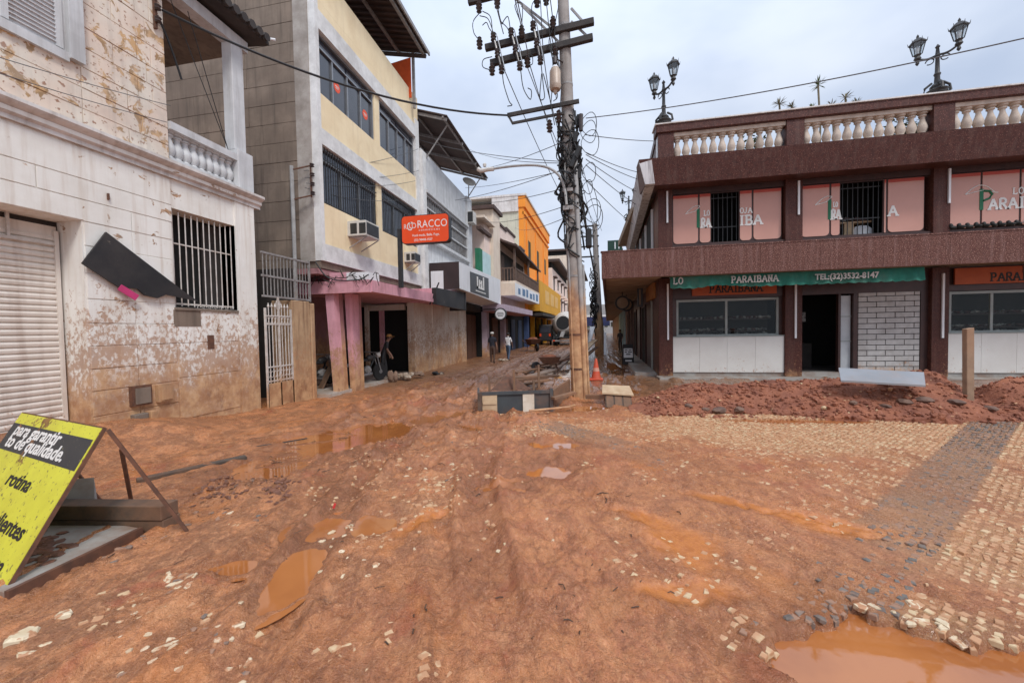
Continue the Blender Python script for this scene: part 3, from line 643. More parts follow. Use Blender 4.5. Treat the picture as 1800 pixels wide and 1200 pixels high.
nxp = len(px_); k = (np.arange(len(py_) - 1)[:, None] * nxp + np.arange(nxp - 1)[None]).ravel()
mb = MB(); mb.v = [tuple(map(float, t)) for t in zip(mx, my, mz)]; mb.f = [tuple(map(int, t)) for t in np.stack([k, k + 1, k + nxp + 1, k + nxp], 1)]
REDD = mat('red_excavated_earth', (.31, .112, .056), (.20, .068, .038), 2.5, .85, .035, 22, speck=((.36, .15, .10), 24, .62), grime=((.13, .05, .034), .5))
pile = T('dirt_pile', 'long heap of red excavated earth in front of the maroon shop', 'dirt pile', (7, 9.4, 0))
P('earth', mb, REDD, pile, smooth=True)
def mound_h(x, y):
    a, b_ = int(round((x - .9) / .045)), int(round((y - 7.75) / .045))
    return float(mz[min(len(py_) - 1, max(0, b_)) * nxp + min(nxp - 1, max(0, a))])
mb = MB(); mb2 = MB()
for k in range(8500):
    x = random.uniform(1.2, 13.5); y = random.uniform(8.1, 10); z = mound_h(x, y)
    if z < 0:
        if random.random() < .75: continue
        z = 0
    s_ = min(.06, .015 * random.lognormvariate(0, .75))
    (mb2 if random.random() < .035 else mb).blob((x, y, z + s_ * .2), (s_, s_ * random.uniform(.6, 1), s_ * random.uniform(.5, .9)), 1, .3)
o = P('clods', mb, REDC, pile); o['kind'] = 'stuff'
o = P('pale_chips', mb2, CREAM, pile); o['kind'] = 'stuff'
ROCK = mat('dark_rubble', (.20, .12, .085), (.11, .065, .05), 5, .8, .006, 30)
for k, (px, py, s_, lab) in enumerate(((1265, 690, .14, 'big grey lump high on the left end of the red dirt pile'), (1300, 712, .11, 'dark angular lump under the big grey one on the dirt pile'), (1210, 718, .09, 'brown lump at the left foot of the red dirt pile'), (1240, 726, .08, 'small dark lump at the foot of the dirt pile near the grey debris'), (1590, 705, .12, 'flat dark lump below the grey board on the dirt pile'), (1625, 700, .13, 'wider dark lump beside the flat one below the grey board'), (1555, 728, .09, 'rounded brown lump at the front edge of the dirt pile'), (1680, 728, .11, 'broad low lump at the front edge of the pile before the stake'), (1740, 725, .10, 'brown lump in the front edge of the pile right of the stake'), (1500, 728, .08, 'small brown lump left of the rounded one at the pile front'))):
    x, y, z = at_y(px, py, 8.6); mb = MB(); mb.blob((x, y, max(mound_h(x, y), 0) + s_ * .1), (s_ * 1.2, s_ * .8, s_ * .5), 2, .16)
    TM('rubble_rock', mb, ROCK, lab, 'rock')

# twigs and dark litter trodden into the mud
mb = MB()
for k in range(150):
    px, py = random.choice(((random.gauss(400, 60), random.gauss(865, 22)), (random.gauss(640, 70), random.gauss(770, 40)), (random.gauss(480, 50), random.gauss(850, 20)), (random.uniform(150, 600), random.uniform(740, 1000)), (random.uniform(600, 850), random.uniform(690, 760)), (random.uniform(650, 1200), random.uniform(850, 1150))))
    x, y, _ = at_z(px, py); a = random.uniform(0, 3.14); L = random.uniform(.03, .16) * (1 if y > 3.5 else .45); z = gh(x, y) + .004
    mb.tube([(x, y, z), (x + L * .5 * math.cos(a), y + L * .5 * math.sin(a), z + random.uniform(.0, .015)), (x + L * math.cos(a + .3), y + L * math.sin(a + .3), z)], random.uniform(.002, .006), 4)
S('twig_litter', mb, mat('dark_litter', (.05, .03, .02), (.09, .05, .03), 8, .8), 'stuff')
# ------------------------------------------------------------------ A: old white corner house, left
A = T('corner_house', 'old two storey white corner house with peeling paint and mud stained wall', 'house', (-7.6, 5, 0))
def wallx(x0, x1, rects, name, m, par): # several boxes, one wall
    mb = MB()
    for r in rects: mb.box(x0, x1, *r)
    return P(name, mb, m, par)
AX = -7.6
# plain wall core with the two openings left free (y0,y1,z0,z1)
wallx(-8.3, AX, [(-3, 1.2, -.5, 4.74), (1.2, 4.69, 3.60, 4.74), (4.69, 6.03, -.5, 4.74), (6.03, 7.36, -.5, 2.34), (6.03, 7.36, 4.20, 4.74), (7.36, 7.60, -.5, 4.74)], 'wall', WHITE, A)
wallx(-8.3, AX + .035, [(7.36, 7.86, -.5, 4.738)], 'corner_pilaster', WHITE, A)
P('side_wall', MB().box(-12, -8.302, 7.4, 7.85, -.5, 4.738), CONC, A)
# plaster blocks with open joints
def block(y0, y1, z0, z1, m, d=.016, x=AX): P('plaster_block', MB().box(x - .02, x + d, y0 + .006, y1 - .006, z0 + .007, z1 - .007), m, A, bev=.004)
for z0, z1, js in ((3.92, 4.24, (1, 2.6, 4.2, 6.03)), (3.60, 3.92, (1, 3.1, 4.72)), (4.24, 4.72, (1, 3.6, 6.03))):
    for a, b_ in zip(js, js[1:]): block(a, b_, z0, z1, WHITE)
rows = [-.1, .55, .95, 1.30, 1.66, 2.02, 2.40, 2.80, 3.22, 3.59, 3.92]
for i, (z0, z1) in enumerate(zip(rows, rows[1:])):
    j = 5.36
    for a, b_ in ((4.705, j), (j, 6.015)): block(a, b_, z0, z1, WHITE, .010 + .004 * ((i * 7 + int(a * 3)) % 3))
for z0, z1 in ((1.0, 1.66), (1.66, 2.33), (.2, 1.0)): block(6.03, 7.35, z0, z1, WHITE, .012)
P('plaster_patch', MB().box(AX, AX + .019, 5.98, 6.50, 1.98, 2.29), CONC, A)
P('vent', MB().box(AX, AX + .022, 6.62, 6.76, 1.52, 1.80), RUST, A)
# cornice with stepped profile
prof = [(0, 4.74), (.06, 4.74), (.06, 4.80), (.10, 4.83), (.10, 4.90), (.17, 4.94), (.20, 4.97), (.20, 5.02), (0, 5.05)]
mb = MB(); mb.prism([(AX + a, -3, z) for a, z in prof], (0, 11.02, 0))
P('cornice', mb, CORN, A); P('cornice_band', MB().box(AX + .10, AX + .106, -3, 8.02, 4.835, 4.895), WHITE, A)
P('floor_slab', MB().box(-12, AX - .001, 5.9, 8.0, 4.742, 5.02), CORN, A)
# upper storey: wall core and blocks
P('upper_wall', MB().box(-8.1, AX - .02, -3, 6.04, 5.052, 9.2), UPPER, A)
zs = [5.05, 5.34, 5.66, 5.98, 6.30, 6.62, 7.00, 7.42, 7.85, 8.3, 8.8]
for i, (z0, z1) in enumerate(zip(zs, zs[1:])):
    js = [4.80 if z0 > 5.9 else 2.2, 5.30 + .27 * (i % 2), 5.66 + .14 * (i % 2), 6.045] if i % 2 else [4.80 if z0 > 5.9 else 2.6, 5.22, 5.72, 6.045]
    if z0 < 5.9: js = [-1, 1.6 + .5 * (i % 2), 3.2 + .5 * (i % 2), 4.78, 5.4 + .2 * (i % 2), 6.045]
    for a, b_ in zip(js, js[1:]): block(a, b_, z0, z1, UPPER, .012 + .006 * ((i + int(a * 5)) % 2), AX - .02)
# louvred window with a grey frame, top left
w = P('window', MB().box(AX - .05, AX + .09, 4.62, 4.79, 5.99, 9), GREYW, A)
P('frame', MB().box(AX - .04, AX + .05, 2.2, 4.62, 5.93, 6.06), GREYW, w)
P('shutter_board', MB().box(AX - .06, AX - .014, 2.2, 4.62, 6.06, 9), GREYW, w)
for a, b_ in ((3.95, 4.02), (4.50, 4.58)): P('stile', MB().box(AX - .02, AX + .01, a, b_, 6.1, 8.6), GREYW, w)
for k in range(26):
    z = 6.16 + k * .062
    P('slat', MB().beam((AX - .004, 4.02, z), (AX - .004, 4.50, z), .040, .012, (.6, 0, .8)), WHITES, w)
# roller shutter deep in its opening
P('reveal', MB().box(-8.302, -8.10, 1.2, 4.69, -.3, 3.6), DIM, A)
sh = P('roller_shutter', MB().box(-8.11, -8.07, 1.25, 4.66, .0, 3.52), SHUT, A)
for k in range(37):
    z = .05 + k * .09
    mb = MB(); mb.prism([(-8.07, 1.3, z), (-8.045, 1.3, z + .015), (-8.038, 1.3, z + .05), (-8.05, 1.3, z + .078), (-8.07, 1.3, z + .082)], (0, 3.35, 0))
    P('slat', mb, SHUT, sh)
P('guide_rail', MB().box(-8.07, -8.02, 4.61, 4.66, .0, 3.45), SHUT, sh)
P('lintel_bar', MB().box(-8.03, -8.0, 1.3, 4.6, 3.22, 3.26), IRONW, A)
P('hanger_bar', MB().box(-8.03, -8.0, 4.10, 4.13, 3.26, 3.60), IRONW, A)
# barred window
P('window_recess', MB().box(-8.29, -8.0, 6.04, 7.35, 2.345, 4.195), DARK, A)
g = P('window_grille', MB().box(-7.70, -7.675, 6.05, 7.34, 3.55, 3.575), IRONW, A)
P('rail', MB().box(-7.70, -7.675, 6.05, 7.34, 2.40, 2.43), IRONW, g)
for k in range(11):
    y = 6.08 + k * .123; P('bar', MB().tube([(-7.66, y, 2.37), (-7.66, y, 4.17)], .011, 6), IRONW, g)
for k in range(6):
    y = 6.55 + k * .13
    P('scroll', MB().tube([(-7.65, y + .05 * math.cos(t), 2.36 + .05 * math.sin(t)) for t in [i * .6 for i in range(9)]], .006, 4), IRONW, g)
P('curtain', MB().box(-7.98, -7.95, 6.9, 7.33, 2.4, 4.15), DIM, A)
P('sill', MB().box(-7.75, AX + .04, 6.0, 7.36, 2.29, 2.335), CONC, A)
# balcony: balusters, rail, corner column, beam, roof edge
def baluster_mb(r, h, n=10):
    pr = [(.95, 0), (.95, .06), (.6, .09), (.55, .13), (.75, .2), (1.0, .33), (.92, .45), (.6, .62), (.45, .74), (.5, .8), (.75, .83), (.75, .88), (.5, .9), (.95, .94), (.95, 1)]
    return MB().lathe([(a * r, b * h) for a, b in pr], (0, 0, 0), n)
P('balcony_plinth', MB().box(-7.9, -7.58, 6.05, 7.5, 5.053, 5.14), GREYW, A)
P('balcony_rail', MB().box(-7.88, -7.55, 6.05, 7.48, 5.66, 5.80), GREYW, A)
bme = mesh('baluster', baluster_mb(.108, .53), GREYW, smooth=True)
for k in range(9):
    o = bpy.data.objects.new('baluster', bme); COL.objects.link(o); o.parent = A; o.location = Vector((-7.72, 6.13 + k * .155, 5.135)) - A.location
mb = MB().box(-7.93, -7.53, 7.46, 7.86, 5.053, 5.92); P('balcony_pedestal', mb, GREYW, A, bev=.01)
mb = MB().box(-7.86, -7.60, 7.46, 7.76, 5.92, 8.28); P('balcony_column', mb, GREYW, A, bev=.012)
P('balcony_beam', MB().box(-7.88, -7.60, 6.05, 7.9, 8.28, 8.52), GREYW, A)
P('balcony_ceiling', MB().box(-12, -7.885, 6.05, 7.9, 8.30, 8.42), CONC, A)
P('balcony_back_wall', MB().box(-10.2, -10.0, 6.05, 7.9, 5.03, 8.30), DIM, A)
mb = MB(); mb.hexa([(-12, 5.5, 9.1), (-7.25, 5.5, 8.58), (-7.25, 8.15, 8.58), (-12, 8.15, 9.1), (-12, 5.5, 9.18), (-7.25, 5.5, 8.66), (-7.25, 8.15, 8.66), (-12, 8.15, 9.18)])
rf = P('roof', mb, FIBRE, A)
for k in range(13):
    y = 5.6 + k * .2; P('roof_tile', MB().tube([(-7.9, y, 8.74), (-7.15, y, 8.66)], .09, 7), FIBRE, rf)
P('gutter_pipe', MB().tube([(-7.7, 7.9, 8.72), (-7.25, 8.35, 8.86)], .03, 7), WHITES, rf)
# insulator rack on the corner
r = P('insulator_rack', MB().box(AX, AX + .05, 5.86, 5.90, 7.35, 8.3), RUST, A)
for z in (7.5, 7.72, 7.94, 8.16):
    P('insulator', MB().lathe([(.03, -.05), (.055, -.03), (.035, 0), (.055, .03), (.03, .05)], (AX + .09, 5.88, z), 8), CERAM, r)
P('wall_hook', MB().box(AX, AX + .05, 5.02, 5.04, 4.02, 4.12), RUST, A)
# meter boxes low on the wall
for (y0, y1, z0, z1) in ((5.20, 5.50, .62, .96), (5.60, 5.86, .62, .93)):
    bx = P('meter_box', MB().box(AX, AX + .09, y0, y1, z0, z1), RUST if y0 < 5.5 else POSTM, A)
    P('box_door', MB().box(AX + .09, AX + .105, y0 + .04, y1 - .03, z0 + .03, z1 - .04), CONC if y0 < 5.5 else POSTM, bx)
P('step_block', MB().box(AX + .0, AX + .16, 5.42, 5.53, .15, .50), POSTM, A, bev=.01)
P('step_block', MB().box(AX + .0, AX + .12, 5.20, 5.415, .15, .48), CONC, A, bev=.01)
# torn black sign panel hanging on the wall
pts = [(184, 408), (142, 463), (207, 505), (240, 508), (252, 519), (275, 524), (290, 518), (345, 529), (318, 510)]
pp = [at_x(a, b_, AX + .07) for a, b_ in pts]
bs = T('broken_sign_panel', 'torn black sign panel hanging crooked on the white wall beside the shutter', 'sign panel', pp[0])
P('panel', MB().prism(pp, (.035, 0, 0)), BLACKP, bs)
P('magenta_strip', MB().prism([at_x(a, b_, AX + .106) for a, b_ in ((213, 500), (206, 509), (237, 528), (244, 519))], (.012, 0, 0)), MAGENTA, bs)

# ------------------------------------------------------------------ B: passage with white gate, post and railing
gt = T('white_gate', 'narrow white wrought iron gate with spear tips beside the corner house', 'gate', (-7.4, 8.2, 0))
P('kick_plate', MB().box(-7.42, -7.38, 7.90, 8.72, .05, .62), POSTM, gt)
for y in (7.90, 8.30, 8.70): P('stile', MB().box(-7.42, -7.38, y - .018, y + .018, .05, 2.42 if y != 8.30 else 2.7), IRONW, gt)
for z in (.66, 1.0, 2.02, 2.22): P('rail', MB().box(-7.415, -7.385, 7.90, 8.72, z, z + .03), IRONW, gt)
for y in (8.0, 8.1, 8.2, 8.4, 8.5, 8.6):
    P('bar', MB().tube([(-7.4, y, .62), (-7.4, y, 2.42)], .011, 6), IRONW, gt)
    P('spear_tip', MB().lathe([(.004, 0), (.028, .05), (.002, .14)], (-7.4, y, 2.41), 6), IRONW, gt)
for k in range(8):
    y = 7.95 + k * .10
    for z in (.84, 2.13): P('scroll', MB().tube([(-7.4, y + .042 * math.cos(t), z + .075 * math.sin(t)) for t in [i * .7 for i in range(10)]], .007, 4), IRONW, gt)
P('top_scroll', MB().tube([(-7.4, 8.30 + .08 * math.cos(t) * (1 - t * .06), 2.5 + .12 * math.sin(t)) for t in [i * .5 for i in range(16)]], .010, 5), IRONW, gt)
gp = T('gate_post', 'thick ochre stained wall post right of the white gate', 'post', (-7.55, 9.15, 0))
P('post_body', MB().box(-8.0, -7.38, 8.74, 9.40, -.3, 2.66), POSTM, gp, bev=.02)
P('worn_edge', MB().box(-7.44, -7.36, 9.402, 9.56, -.3, 2.62), POSTM, gp, bev=.02)
rl = T('grey_railing', 'grey barred railing above the gate in front of the dark passage', 'railing', (-7.42, 8.4, 2.7))
for z in (2.68, 3.16, 3.70): P('rail', MB().box(-7.44, -7.40, 7.86, 9.45, z, z + .045), IRONG, rl)
for k in range(15): P('bar', MB().box(-7.43, -7.41, 7.90 + k * .108, 7.915 + k * .108, 2.7, 3.72), IRONG, rl)
P('end_bar', MB().box(-7.45, -7.40, 9.44, 9.48, 2.66, 3.78), IRONG, rl)
pv = T('passage_wall', 'dim wall closing the passage behind the white gate', 'wall', (-9.5, 8.6, 0))
P('masonry', MB().box(-9.8, -9.5, 7.85, 9.66, -.3, 4.5), DIM, pv)
dp = T('drain_pipe', 'grey vertical service pipe with a row of insulators before the concrete side wall', 'pipe', (-7.75, 9.45, 2.7))
P('pipe', MB().tube([(-7.78, 9.38, 2.66), (-7.80, 9.40, 6.35)], .05, 8), PIPEG, dp)
for z in (5.45, 6.25): P('bracket', MB().beam((-7.78, 9.40, z), (-7.30, 9.50, z + .10), .03, .03), RUST, dp)
P('rack_bar', MB().box(-7.31, -7.28, 9.48, 9.51, 5.50, 6.42), RUST, dp)
for z in (5.6, 5.85, 6.1, 6.35): P('insulator', MB().lathe([(.03, -.05), (.06, -.03), (.035, 0), (.06, .03), (.03, .05)], (-7.24, 9.49, z), 8), CERAM, dp)

# ------------------------------------------------------------------ C: yellow three storey building
B = T('yellow_building', 'yellow three storey building with white bands and a bare concrete side wall', 'building', (-7.2, 12.5, 0))
BX = -7.2
Y0, Y1 = 9.66, 16.36
core = MB()
core.box(-12.5, BX - .16, Y0 + .012, Y1, 3.8, 11.6)
P('core', core, DIM, B)
def face(y0, y1, z0, z1, m, d=0.0, name='wall', x0=-.16): return P(name, MB().box(BX + x0, BX + d, y0, y1, z0, z1), m, B)
face(Y0, 9.80, 3.82, 11.02, BANDW, .06, 'border'); face(16.02, Y1, 3.82, 11.02, BANDW, .06, 'border')
face(9.80, 16.02, 10.20, 10.72, BANDW, .06, 'white_band'); face(Y0, Y1, 10.72 + .302, 12.02, YELLOW, .02, 'parapet'); face(9.80, 16.02, 10.72, 11.02, YELLOW, .02, 'parapet_base')
face(9.80, 16.02, 7.50, 8.50, YELLOW, .0); face(9.80, 16.02, 7.06, 7.50, BANDW, .06, 'white_band')
face(9.80, 16.02, 4.30, 5.46, YELLOW, .0); face(9.80, 16.02, 3.82, 4.30, BANDW, .06, 'white_band')
for z0, z1 in ((8.5, 10.2), (5.46, 7.06)): face(12.78, 13.12, z0, z1, YELLOW, -.02, 'pier')
def bwin(y0, y1, z0, z1, n, bars=False, sticker=()):
    w = P('window', MB().box(BX - .155, BX - .15, y0, y1, z0, z1), WGLASS, B)
    zt = z1 - .38
    P('frame', MB().box(BX - .14, BX - .05, y0, y1, z1 - .05, z1).box(BX - .14, BX - .05, y0, y1, z0, z0 + .05).box(BX - .139, BX - .051, y0, y0 + .05, z0 + .05, z1 - .05).box(BX - .139, BX - .051, y1 - .05, y1, z0 + .05, z1 - .05).box(BX - .138, BX - .06, y0 + .05, y1 - .05, zt, zt + .05), ALU, w)
    st = (y1 - y0) / n
    for k in range(n):
        P('pane', MB().box(BX - .135, BX - .125, y0 + k * st + .04, y0 + (k + 1) * st - .04, z0 + .06, zt - .01), WGLASS, w)
        if k: P('mullion', MB().box(BX - .136, BX - .07, y0 + k * st - .028, y0 + k * st + .028, z0 + .05, zt), ALU, w)
    for k in range(2):
        P('transom_pane', MB().box(BX - .135, BX - .128, y0 + .06 + k * (y1 - y0) / 2, y0 + (k + 1) * (y1 - y0) / 2 - .04, zt + .06, z1 - .06), WGLASS, w)
    for y in sticker:
        P('sticker', MB().lathe([(.155, 0), (.155, .004)], (BX - .124, y, z0 + .72), 20, (1, 0, 0)), SIGNO, w, label='round orange sticker on the glass')
        P('sticker_script', MB().box(BX - .119, BX - .117, y - .09, y + .09, z0 + .73, z0 + .755).box(BX - .119, BX - .117, y - .06, y + .07, z0 + .68, z0 + .70), WHITEL, w)
    if bars:
        g = P('window_grille', MB().box(BX - .02, BX + .005, y0, y1, z1 - .35, z1 - .325).box(BX - .02, BX + .005, y0, y1, z0 + .02, z0 + .05), IRONB, B)
        nb = int((y1 - y0) / .115)
        for k in range(nb): P('bar', MB().box(BX - .016, BX + .002, y0 + .05 + k * .115, y0 + .064 + k * .115, z0, z1), IRONB, g)
bwin(9.82, 12.74, 8.50, 10.18, 4, sticker=(10.82, 12.35)); bwin(13.16, 15.98, 8.50, 10.18, 4)
bwin(9.82, 12.74, 5.46, 7.04, 3, True); bwin(13.16, 15.98, 5.46, 7.04, 3, True)
# bare concrete side with panel joints
P('corner_pilaster', MB().box(-7.80, BX - .161, Y0 - .035, Y0 + .01, 3.8, 12.02), CONCP, B)
P('side_wall', MB().box(-12.5, -7.80, Y0 + .0, Y0 + .01, 3.3, 13), CONC, B)
for i in range(17):
    z0 = 3.35 + i * .54; x = -7.81
    k = 0
    while x > -11.8:
        L = (1.5 + .9 * _h(i, k, 3)) if k else 1.0 + 1.2 * float(_h(i, 9, 2)); k += 1
        P('concrete_panel', MB().box(x - L + .008, x, Y0 - .022 - .010 * float(_h(i, k, 8)), Y0 + .004, z0 + .007, z0 + .533), CONC, B); x -= L
P('ledge_slab', MB().box(-7.8, BX - .02, Y0 + .02, Y1, 3.62, 3.80), CONC, B)
# roof terrace with its metal roof
ro = P('terrace_roof', MB().hexa([(-12, 9.0, 14.6), (-6.35, 9.0, 13.42), (-6.35, 15.75, 13.42), (-12, 15.75, 14.6), (-12, 9.0, 14.66), (-6.35, 9.0, 13.48), (-6.35, 15.75, 13.48), (-12, 15.75, 14.66)]), ROOFM, B)
for k in range(24):
    y = 9.1 + k * .28; P('roof_rib', MB().beam((-11.9, y, 14.53), (-6.4, y, 13.38), .06, .07), ROOFM, ro)
for x in (-6.5, -7.6, -8.8, -10.2): P('purlin', MB().box(x - .05, x + .05, 9.0, 15.72, 13.24 - (x + 6.35) * .21, 13.33 - (x + 6.35) * .21), IRONG, ro)
for y in (12.4, 15.6): P('rafter', MB().beam((-11.9, y, 14.38), (-6.4, y, 13.23), .08, .14), ROOFM, ro)
P('eave_gutter', MB().box(-6.36, -6.30, 9.0, 15.8, 13.36, 13.50), IRONG, ro)
for x, y in ((-7.0, 15.66), (-9.5, 15.66)): P('terrace_post', MB().box(x - .05, x + .05, y - .05, y + .05, 11.2, 13.5), IRONG, B)
P('orange_awning_sheet', MB().hexa([(-9.5, 15.55, 11.9), (-7.07, 15.55, 11.6), (-7.07, 15.58, 11.6), (-9.5, 15.58, 11.9), (-9.5, 15.55, 12.9), (-7.07, 15.55, 13.25), (-7.07, 15.58, 13.25), (-9.5, 15.58, 12.9)]), ORANGEC, B)
# ground floor: recess with doors, floor, back wall, side piers
P('recess_floor', MB().box(-10.5, -7.0, 9.6, 15.6, -.2, .10), TILEF, B)
P('recess_back_wall', MB().box(-10.7, -10.5, 9.6, 16, -.2, 3.6), DIM, B)
P('recess_side_wall', MB().box(-10.5, -8.0, 9.42, 9.6, -.2, 3.61), DIM, B)
P('door_frame', MB().box(-9.35, -9.2, 15.25, 15.4, .1, 2.95).box(-9.2, -7.50, 15.26, 15.39, 2.72, 2.95), TANW, B)
P('ceiling', MB().box(-10.5, -7.25, 9.6, 16, 3.45, 3.6), PINK_SHADE, B)
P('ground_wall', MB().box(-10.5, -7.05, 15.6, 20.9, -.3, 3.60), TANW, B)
P('wall_return', MB().box(-7.35, -7.04, 15.2, 15.59, -.3, 3.59), TANW, B)
P('wall_panel', MB().box(-7.06, -6.99, 17.1, 20.2, -.3, 3.2), TANW, B)
# pink canopy and its folded columns
cn = P('pink_canopy', MB().box(-8.9, -5.95, 9.98, 10.10, 2.93, 3.28), PINK, B)
P('fascia', MB().box(-6.02, -5.93, 10.10, 18.4, 2.95, 3.28), PINK, cn)
P('canopy_slab', MB().box(-8.9, -6.02, 10.10, 18.4, 3.02, 3.14), PINK, cn)
P('canopy_ridge', MB().box(-7.2, -6.6, 10.02, 10.5, 3.28, 3.52), PINK, cn)
P('canopy_block', MB().box(-6.65, -5.98, 10.0, 10.6, 3.281, 3.50), WHITES, cn, label='white block on the corner of the pink canopy')
for k in range(46):      # dead creeper stems on the canopy edge
    if k % 2: continue
    x = -7.9 + k * .05; P('dry_stem', MB().tube([(x, 9.95, 3.25 + random.uniform(-.1, .25)), (x + random.uniform(-.2, .2), 9.93, 3.3 + random.uniform(-.05, .3)), (x + random.uniform(-.3, .3), 9.9, 3.2 + random.uniform(-.15, .3))], .012, 4), DIM, cn)
def leaning(x0, x1, xt0, xt1, y0, y1, z1=2.98):
    return MB().hexa([(x0, y0, .0), (x1, y0, .0), (x1, y1, .0), (x0, y1, .0), (xt0, y0, z1), (xt1, y0, z1), (xt1, y1, z1), (xt0, y1, z1)])
P('pink_column', leaning(-7.26, -7.04, -7.44, -7.16, 10.12, 10.34), PINK, B); P('pink_column', leaning(-7.06, -6.90, -7.16, -6.93, 10.64, 11.0), PINK, B); P('column_shaded_side', leaning(-7.24, -7.06, -7.42, -7.18, 10.34, 10.55), PINK_SHADE, B); P('column_shaded_side', leaning(-7.08, -6.93, -7.18, -6.97, 11.0, 11.2), PINK_SHADE, B)  # the darker pink pieces stand in for the shaded column sides
P('back_doorway', MB().box(-10.4, -7.52, 15.5, 15.59, .1, 2.9), DARK, B); P('door_leaf', MB().box(-8.75, -8.55, 15.40, 15.5, .1, 2.9), PINK, B); P('recess_pink_wall', MB().box(-10.45, -10.40, 9.7, 15.5, .1, 3.45), PINK_SHADE, B)
# the black broken sign on the far end of the canopy
p0, p1 = at_y(760, 500, 15.0), at_y(812, 535, 15.0)
sb = T('broken_black_sign', 'broken black sign box hanging from the far end of the pink canopy', 'sign', (-5.8, 15, 2.9))
P('box', MB().hexa([(-5.98, 14.6, 2.88), (-5.80, 14.6, 2.86), (-5.80, 18.3, 2.80), (-5.98, 18.3, 2.8), (-5.98, 14.6, 3.52), (-5.80, 14.6, 3.52), (-5.80, 18.3, 3.62), (-5.98, 18.3, 3.62)]), BLACKP, sb)
P('end_frame', MB().box(-6.6, -5.78, 18.3, 18.42, 2.78, 3.66), IRONB, sb)
P('pink_side', MB().box(-6.9, -5.985, 14.58, 14.62, 2.95, 3.50), PINK, sb)
P('frame_bar', MB().beam((-6.0, 14.4, 2.85), (-5.8, 14.9, 3.75), .04, .04), IRONB, sb)
# air conditioners on brackets
def aircon(y0, y1, z0, z1, d, label):
    t = T('air_conditioner', label, 'air conditioner', (BX, y0, z0), 'window air conditioners on the yellow facade')
    P('case', MB().box(BX - .05, BX + d, y0, y1, z0, z1), ACM, t, bev=.01)
    for k in range(2): P('side_vent', MB().box(BX + .10 + k * d * .48, BX + .06 + (k + .88) * d * .48, y0 - .006, y0, z0 + .06, z1 - .08), IRONB, t)
    P('coil_grille', MB().box(BX + d, BX + d + .008, y0 + .05, y1 - .05, z0 + .05, z1 - .05), IRONB, t)
    P('bracket', MB().beam((BX, y0 + .08, z0 - .34), (BX + d, y0 + .08, z0 - .02), .025, .025).box(BX, BX + d, y0 + .06, y0 + .10, z0 - .03, z0 - .004).beam((BX, y1 - .08, z0 - .34), (BX + d, y1 - .08, z0 - .02), .025, .025), IRONG, t)
aircon(10.95, 11.75, 4.78, 5.24, .62, 'boxy white air conditioner jutting out below the barred window of the yellow building')
aircon(14.75, 15.35, 4.62, 5.02, .45, 'smaller air conditioner half hidden behind the orange sign post')
# orange blade sign
rs = T('orange_sign', 'orange illuminated blade sign with white lettering on a black post', 'sign', (-5.8, 11.5, 3.3))
x0, x1, z0, z1, ys_ = -5.68, -4.10, 4.55, 5.43, 11.5
def rrect(x0, x1, z0, z1, r, y, n=5):
    pts = []
    for cx2, cz, a0 in ((x1 - r, z0 + r, -90), (x1 - r, z1 - r, 0), (x0 + r, z1 - r, 90), (x0 + r, z0 + r, 180)):
        pts += [(cx2 + r * math.cos(rad(a0 + 90 * i / n)), y, cz + r * math.sin(rad(a0 + 90 * i / n))) for i in range(n + 1)]
    return pts
P('box', MB().prism(rrect(x0, x1, z0, z1, .12, ys_), (0, .22, 0)), IRONB, rs)
P('face_panel', MB().prism(rrect(x0 + .02, x1 - .02, z0 + .02, z1 - .02, .11, ys_ - .006), (0, .006, 0)), SIGNO, rs)
P('post', MB().box(-5.84, -5.72, 11.52, 11.64, 3.2, 5.05), IRONB, rs); P('arm', MB().box(-5.8, -5.6, 11.55, 11.61, 4.98, 5.05), IRONB, rs)
yt = ys_ - .008
def stxt(s, size, x, z, sx=1.0, bold=0.0, sp_=1.0): text('lettering', s, size, (x, yt, z), (1, 0, 0), (0, 0, 1), WHITEL, rs, bold, sx=sx, space=sp_, ext=.001)
stxt('RACCO', .33, -5.15, 5.03, .84, .0, 1.05); stxt('cosméticos', .10, -5.10, 4.93, 1.15, 0, 1.35)
stxt('R', .22, -5.60, 5.02, .8); stxt('C', .36, -5.50, 4.97, .75); stxt('C', .30, -5.43, 5.02, .75); stxt('O', .24, -5.33, 5.03, .8)
stxt('Você moda. Bella. Fuge.', .105, -5.32, 4.77, .9, .001); stxt('(32) 98408-1527', .095, -5.26, 4.63, .95, .001)

# ------------------------------------------------------------------ D: narrow white building with a tin roof
D = T('white_building', 'narrow pale grey building with a dark tin roof and barred upper windows', 'building', (-7.1, 20, 0))
DX = -7.08
P('core', MB().box(-12, DX - .10, 16.40, 23.8, 3.4, 9.9), GREYW, D)
P('lower_front', MB().box(DX - .10, DX, 16.40, 23.8, 3.4, 6.05), GREYW, D); P('upper_front', MB().box(DX - .10, DX, 16.40, 23.8, 8.05, 9.9), GREYW, D)
P('border', MB().box(DX - .1, DX + .08, 16.38, 16.75, 3.4, 9.8), BANDW, D); P('border', MB().box(DX - .1, DX + .1, 22.9, 23.82, 3.4, 9.95), GREYW, D)
P('window_strip', MB().box(DX - .098, DX - .08, 16.76, 22.9, 6.05, 8.05), WGLASS, D)
for z in (6.1, 6.75, 7.4, 7.95): P('window_rail', MB().box(DX - .05, DX + .06, 16.76, 22.9, z, z + .06), GREYW, D)
for k in range(28): P('window_bar', MB().box(DX - .02, DX + .02, 16.85 + k * .22, 16.875 + k * .22, 6.05, 8.0), IRONG, D)
P('window_sill', MB().box(DX - .05, DX + .22, 16.7, 23.0, 5.92, 6.05), GREYW, D); P('window_head', MB().box(DX - .05, DX + .16, 16.7, 23.0, 8.052, 8.2), GREYW, D)
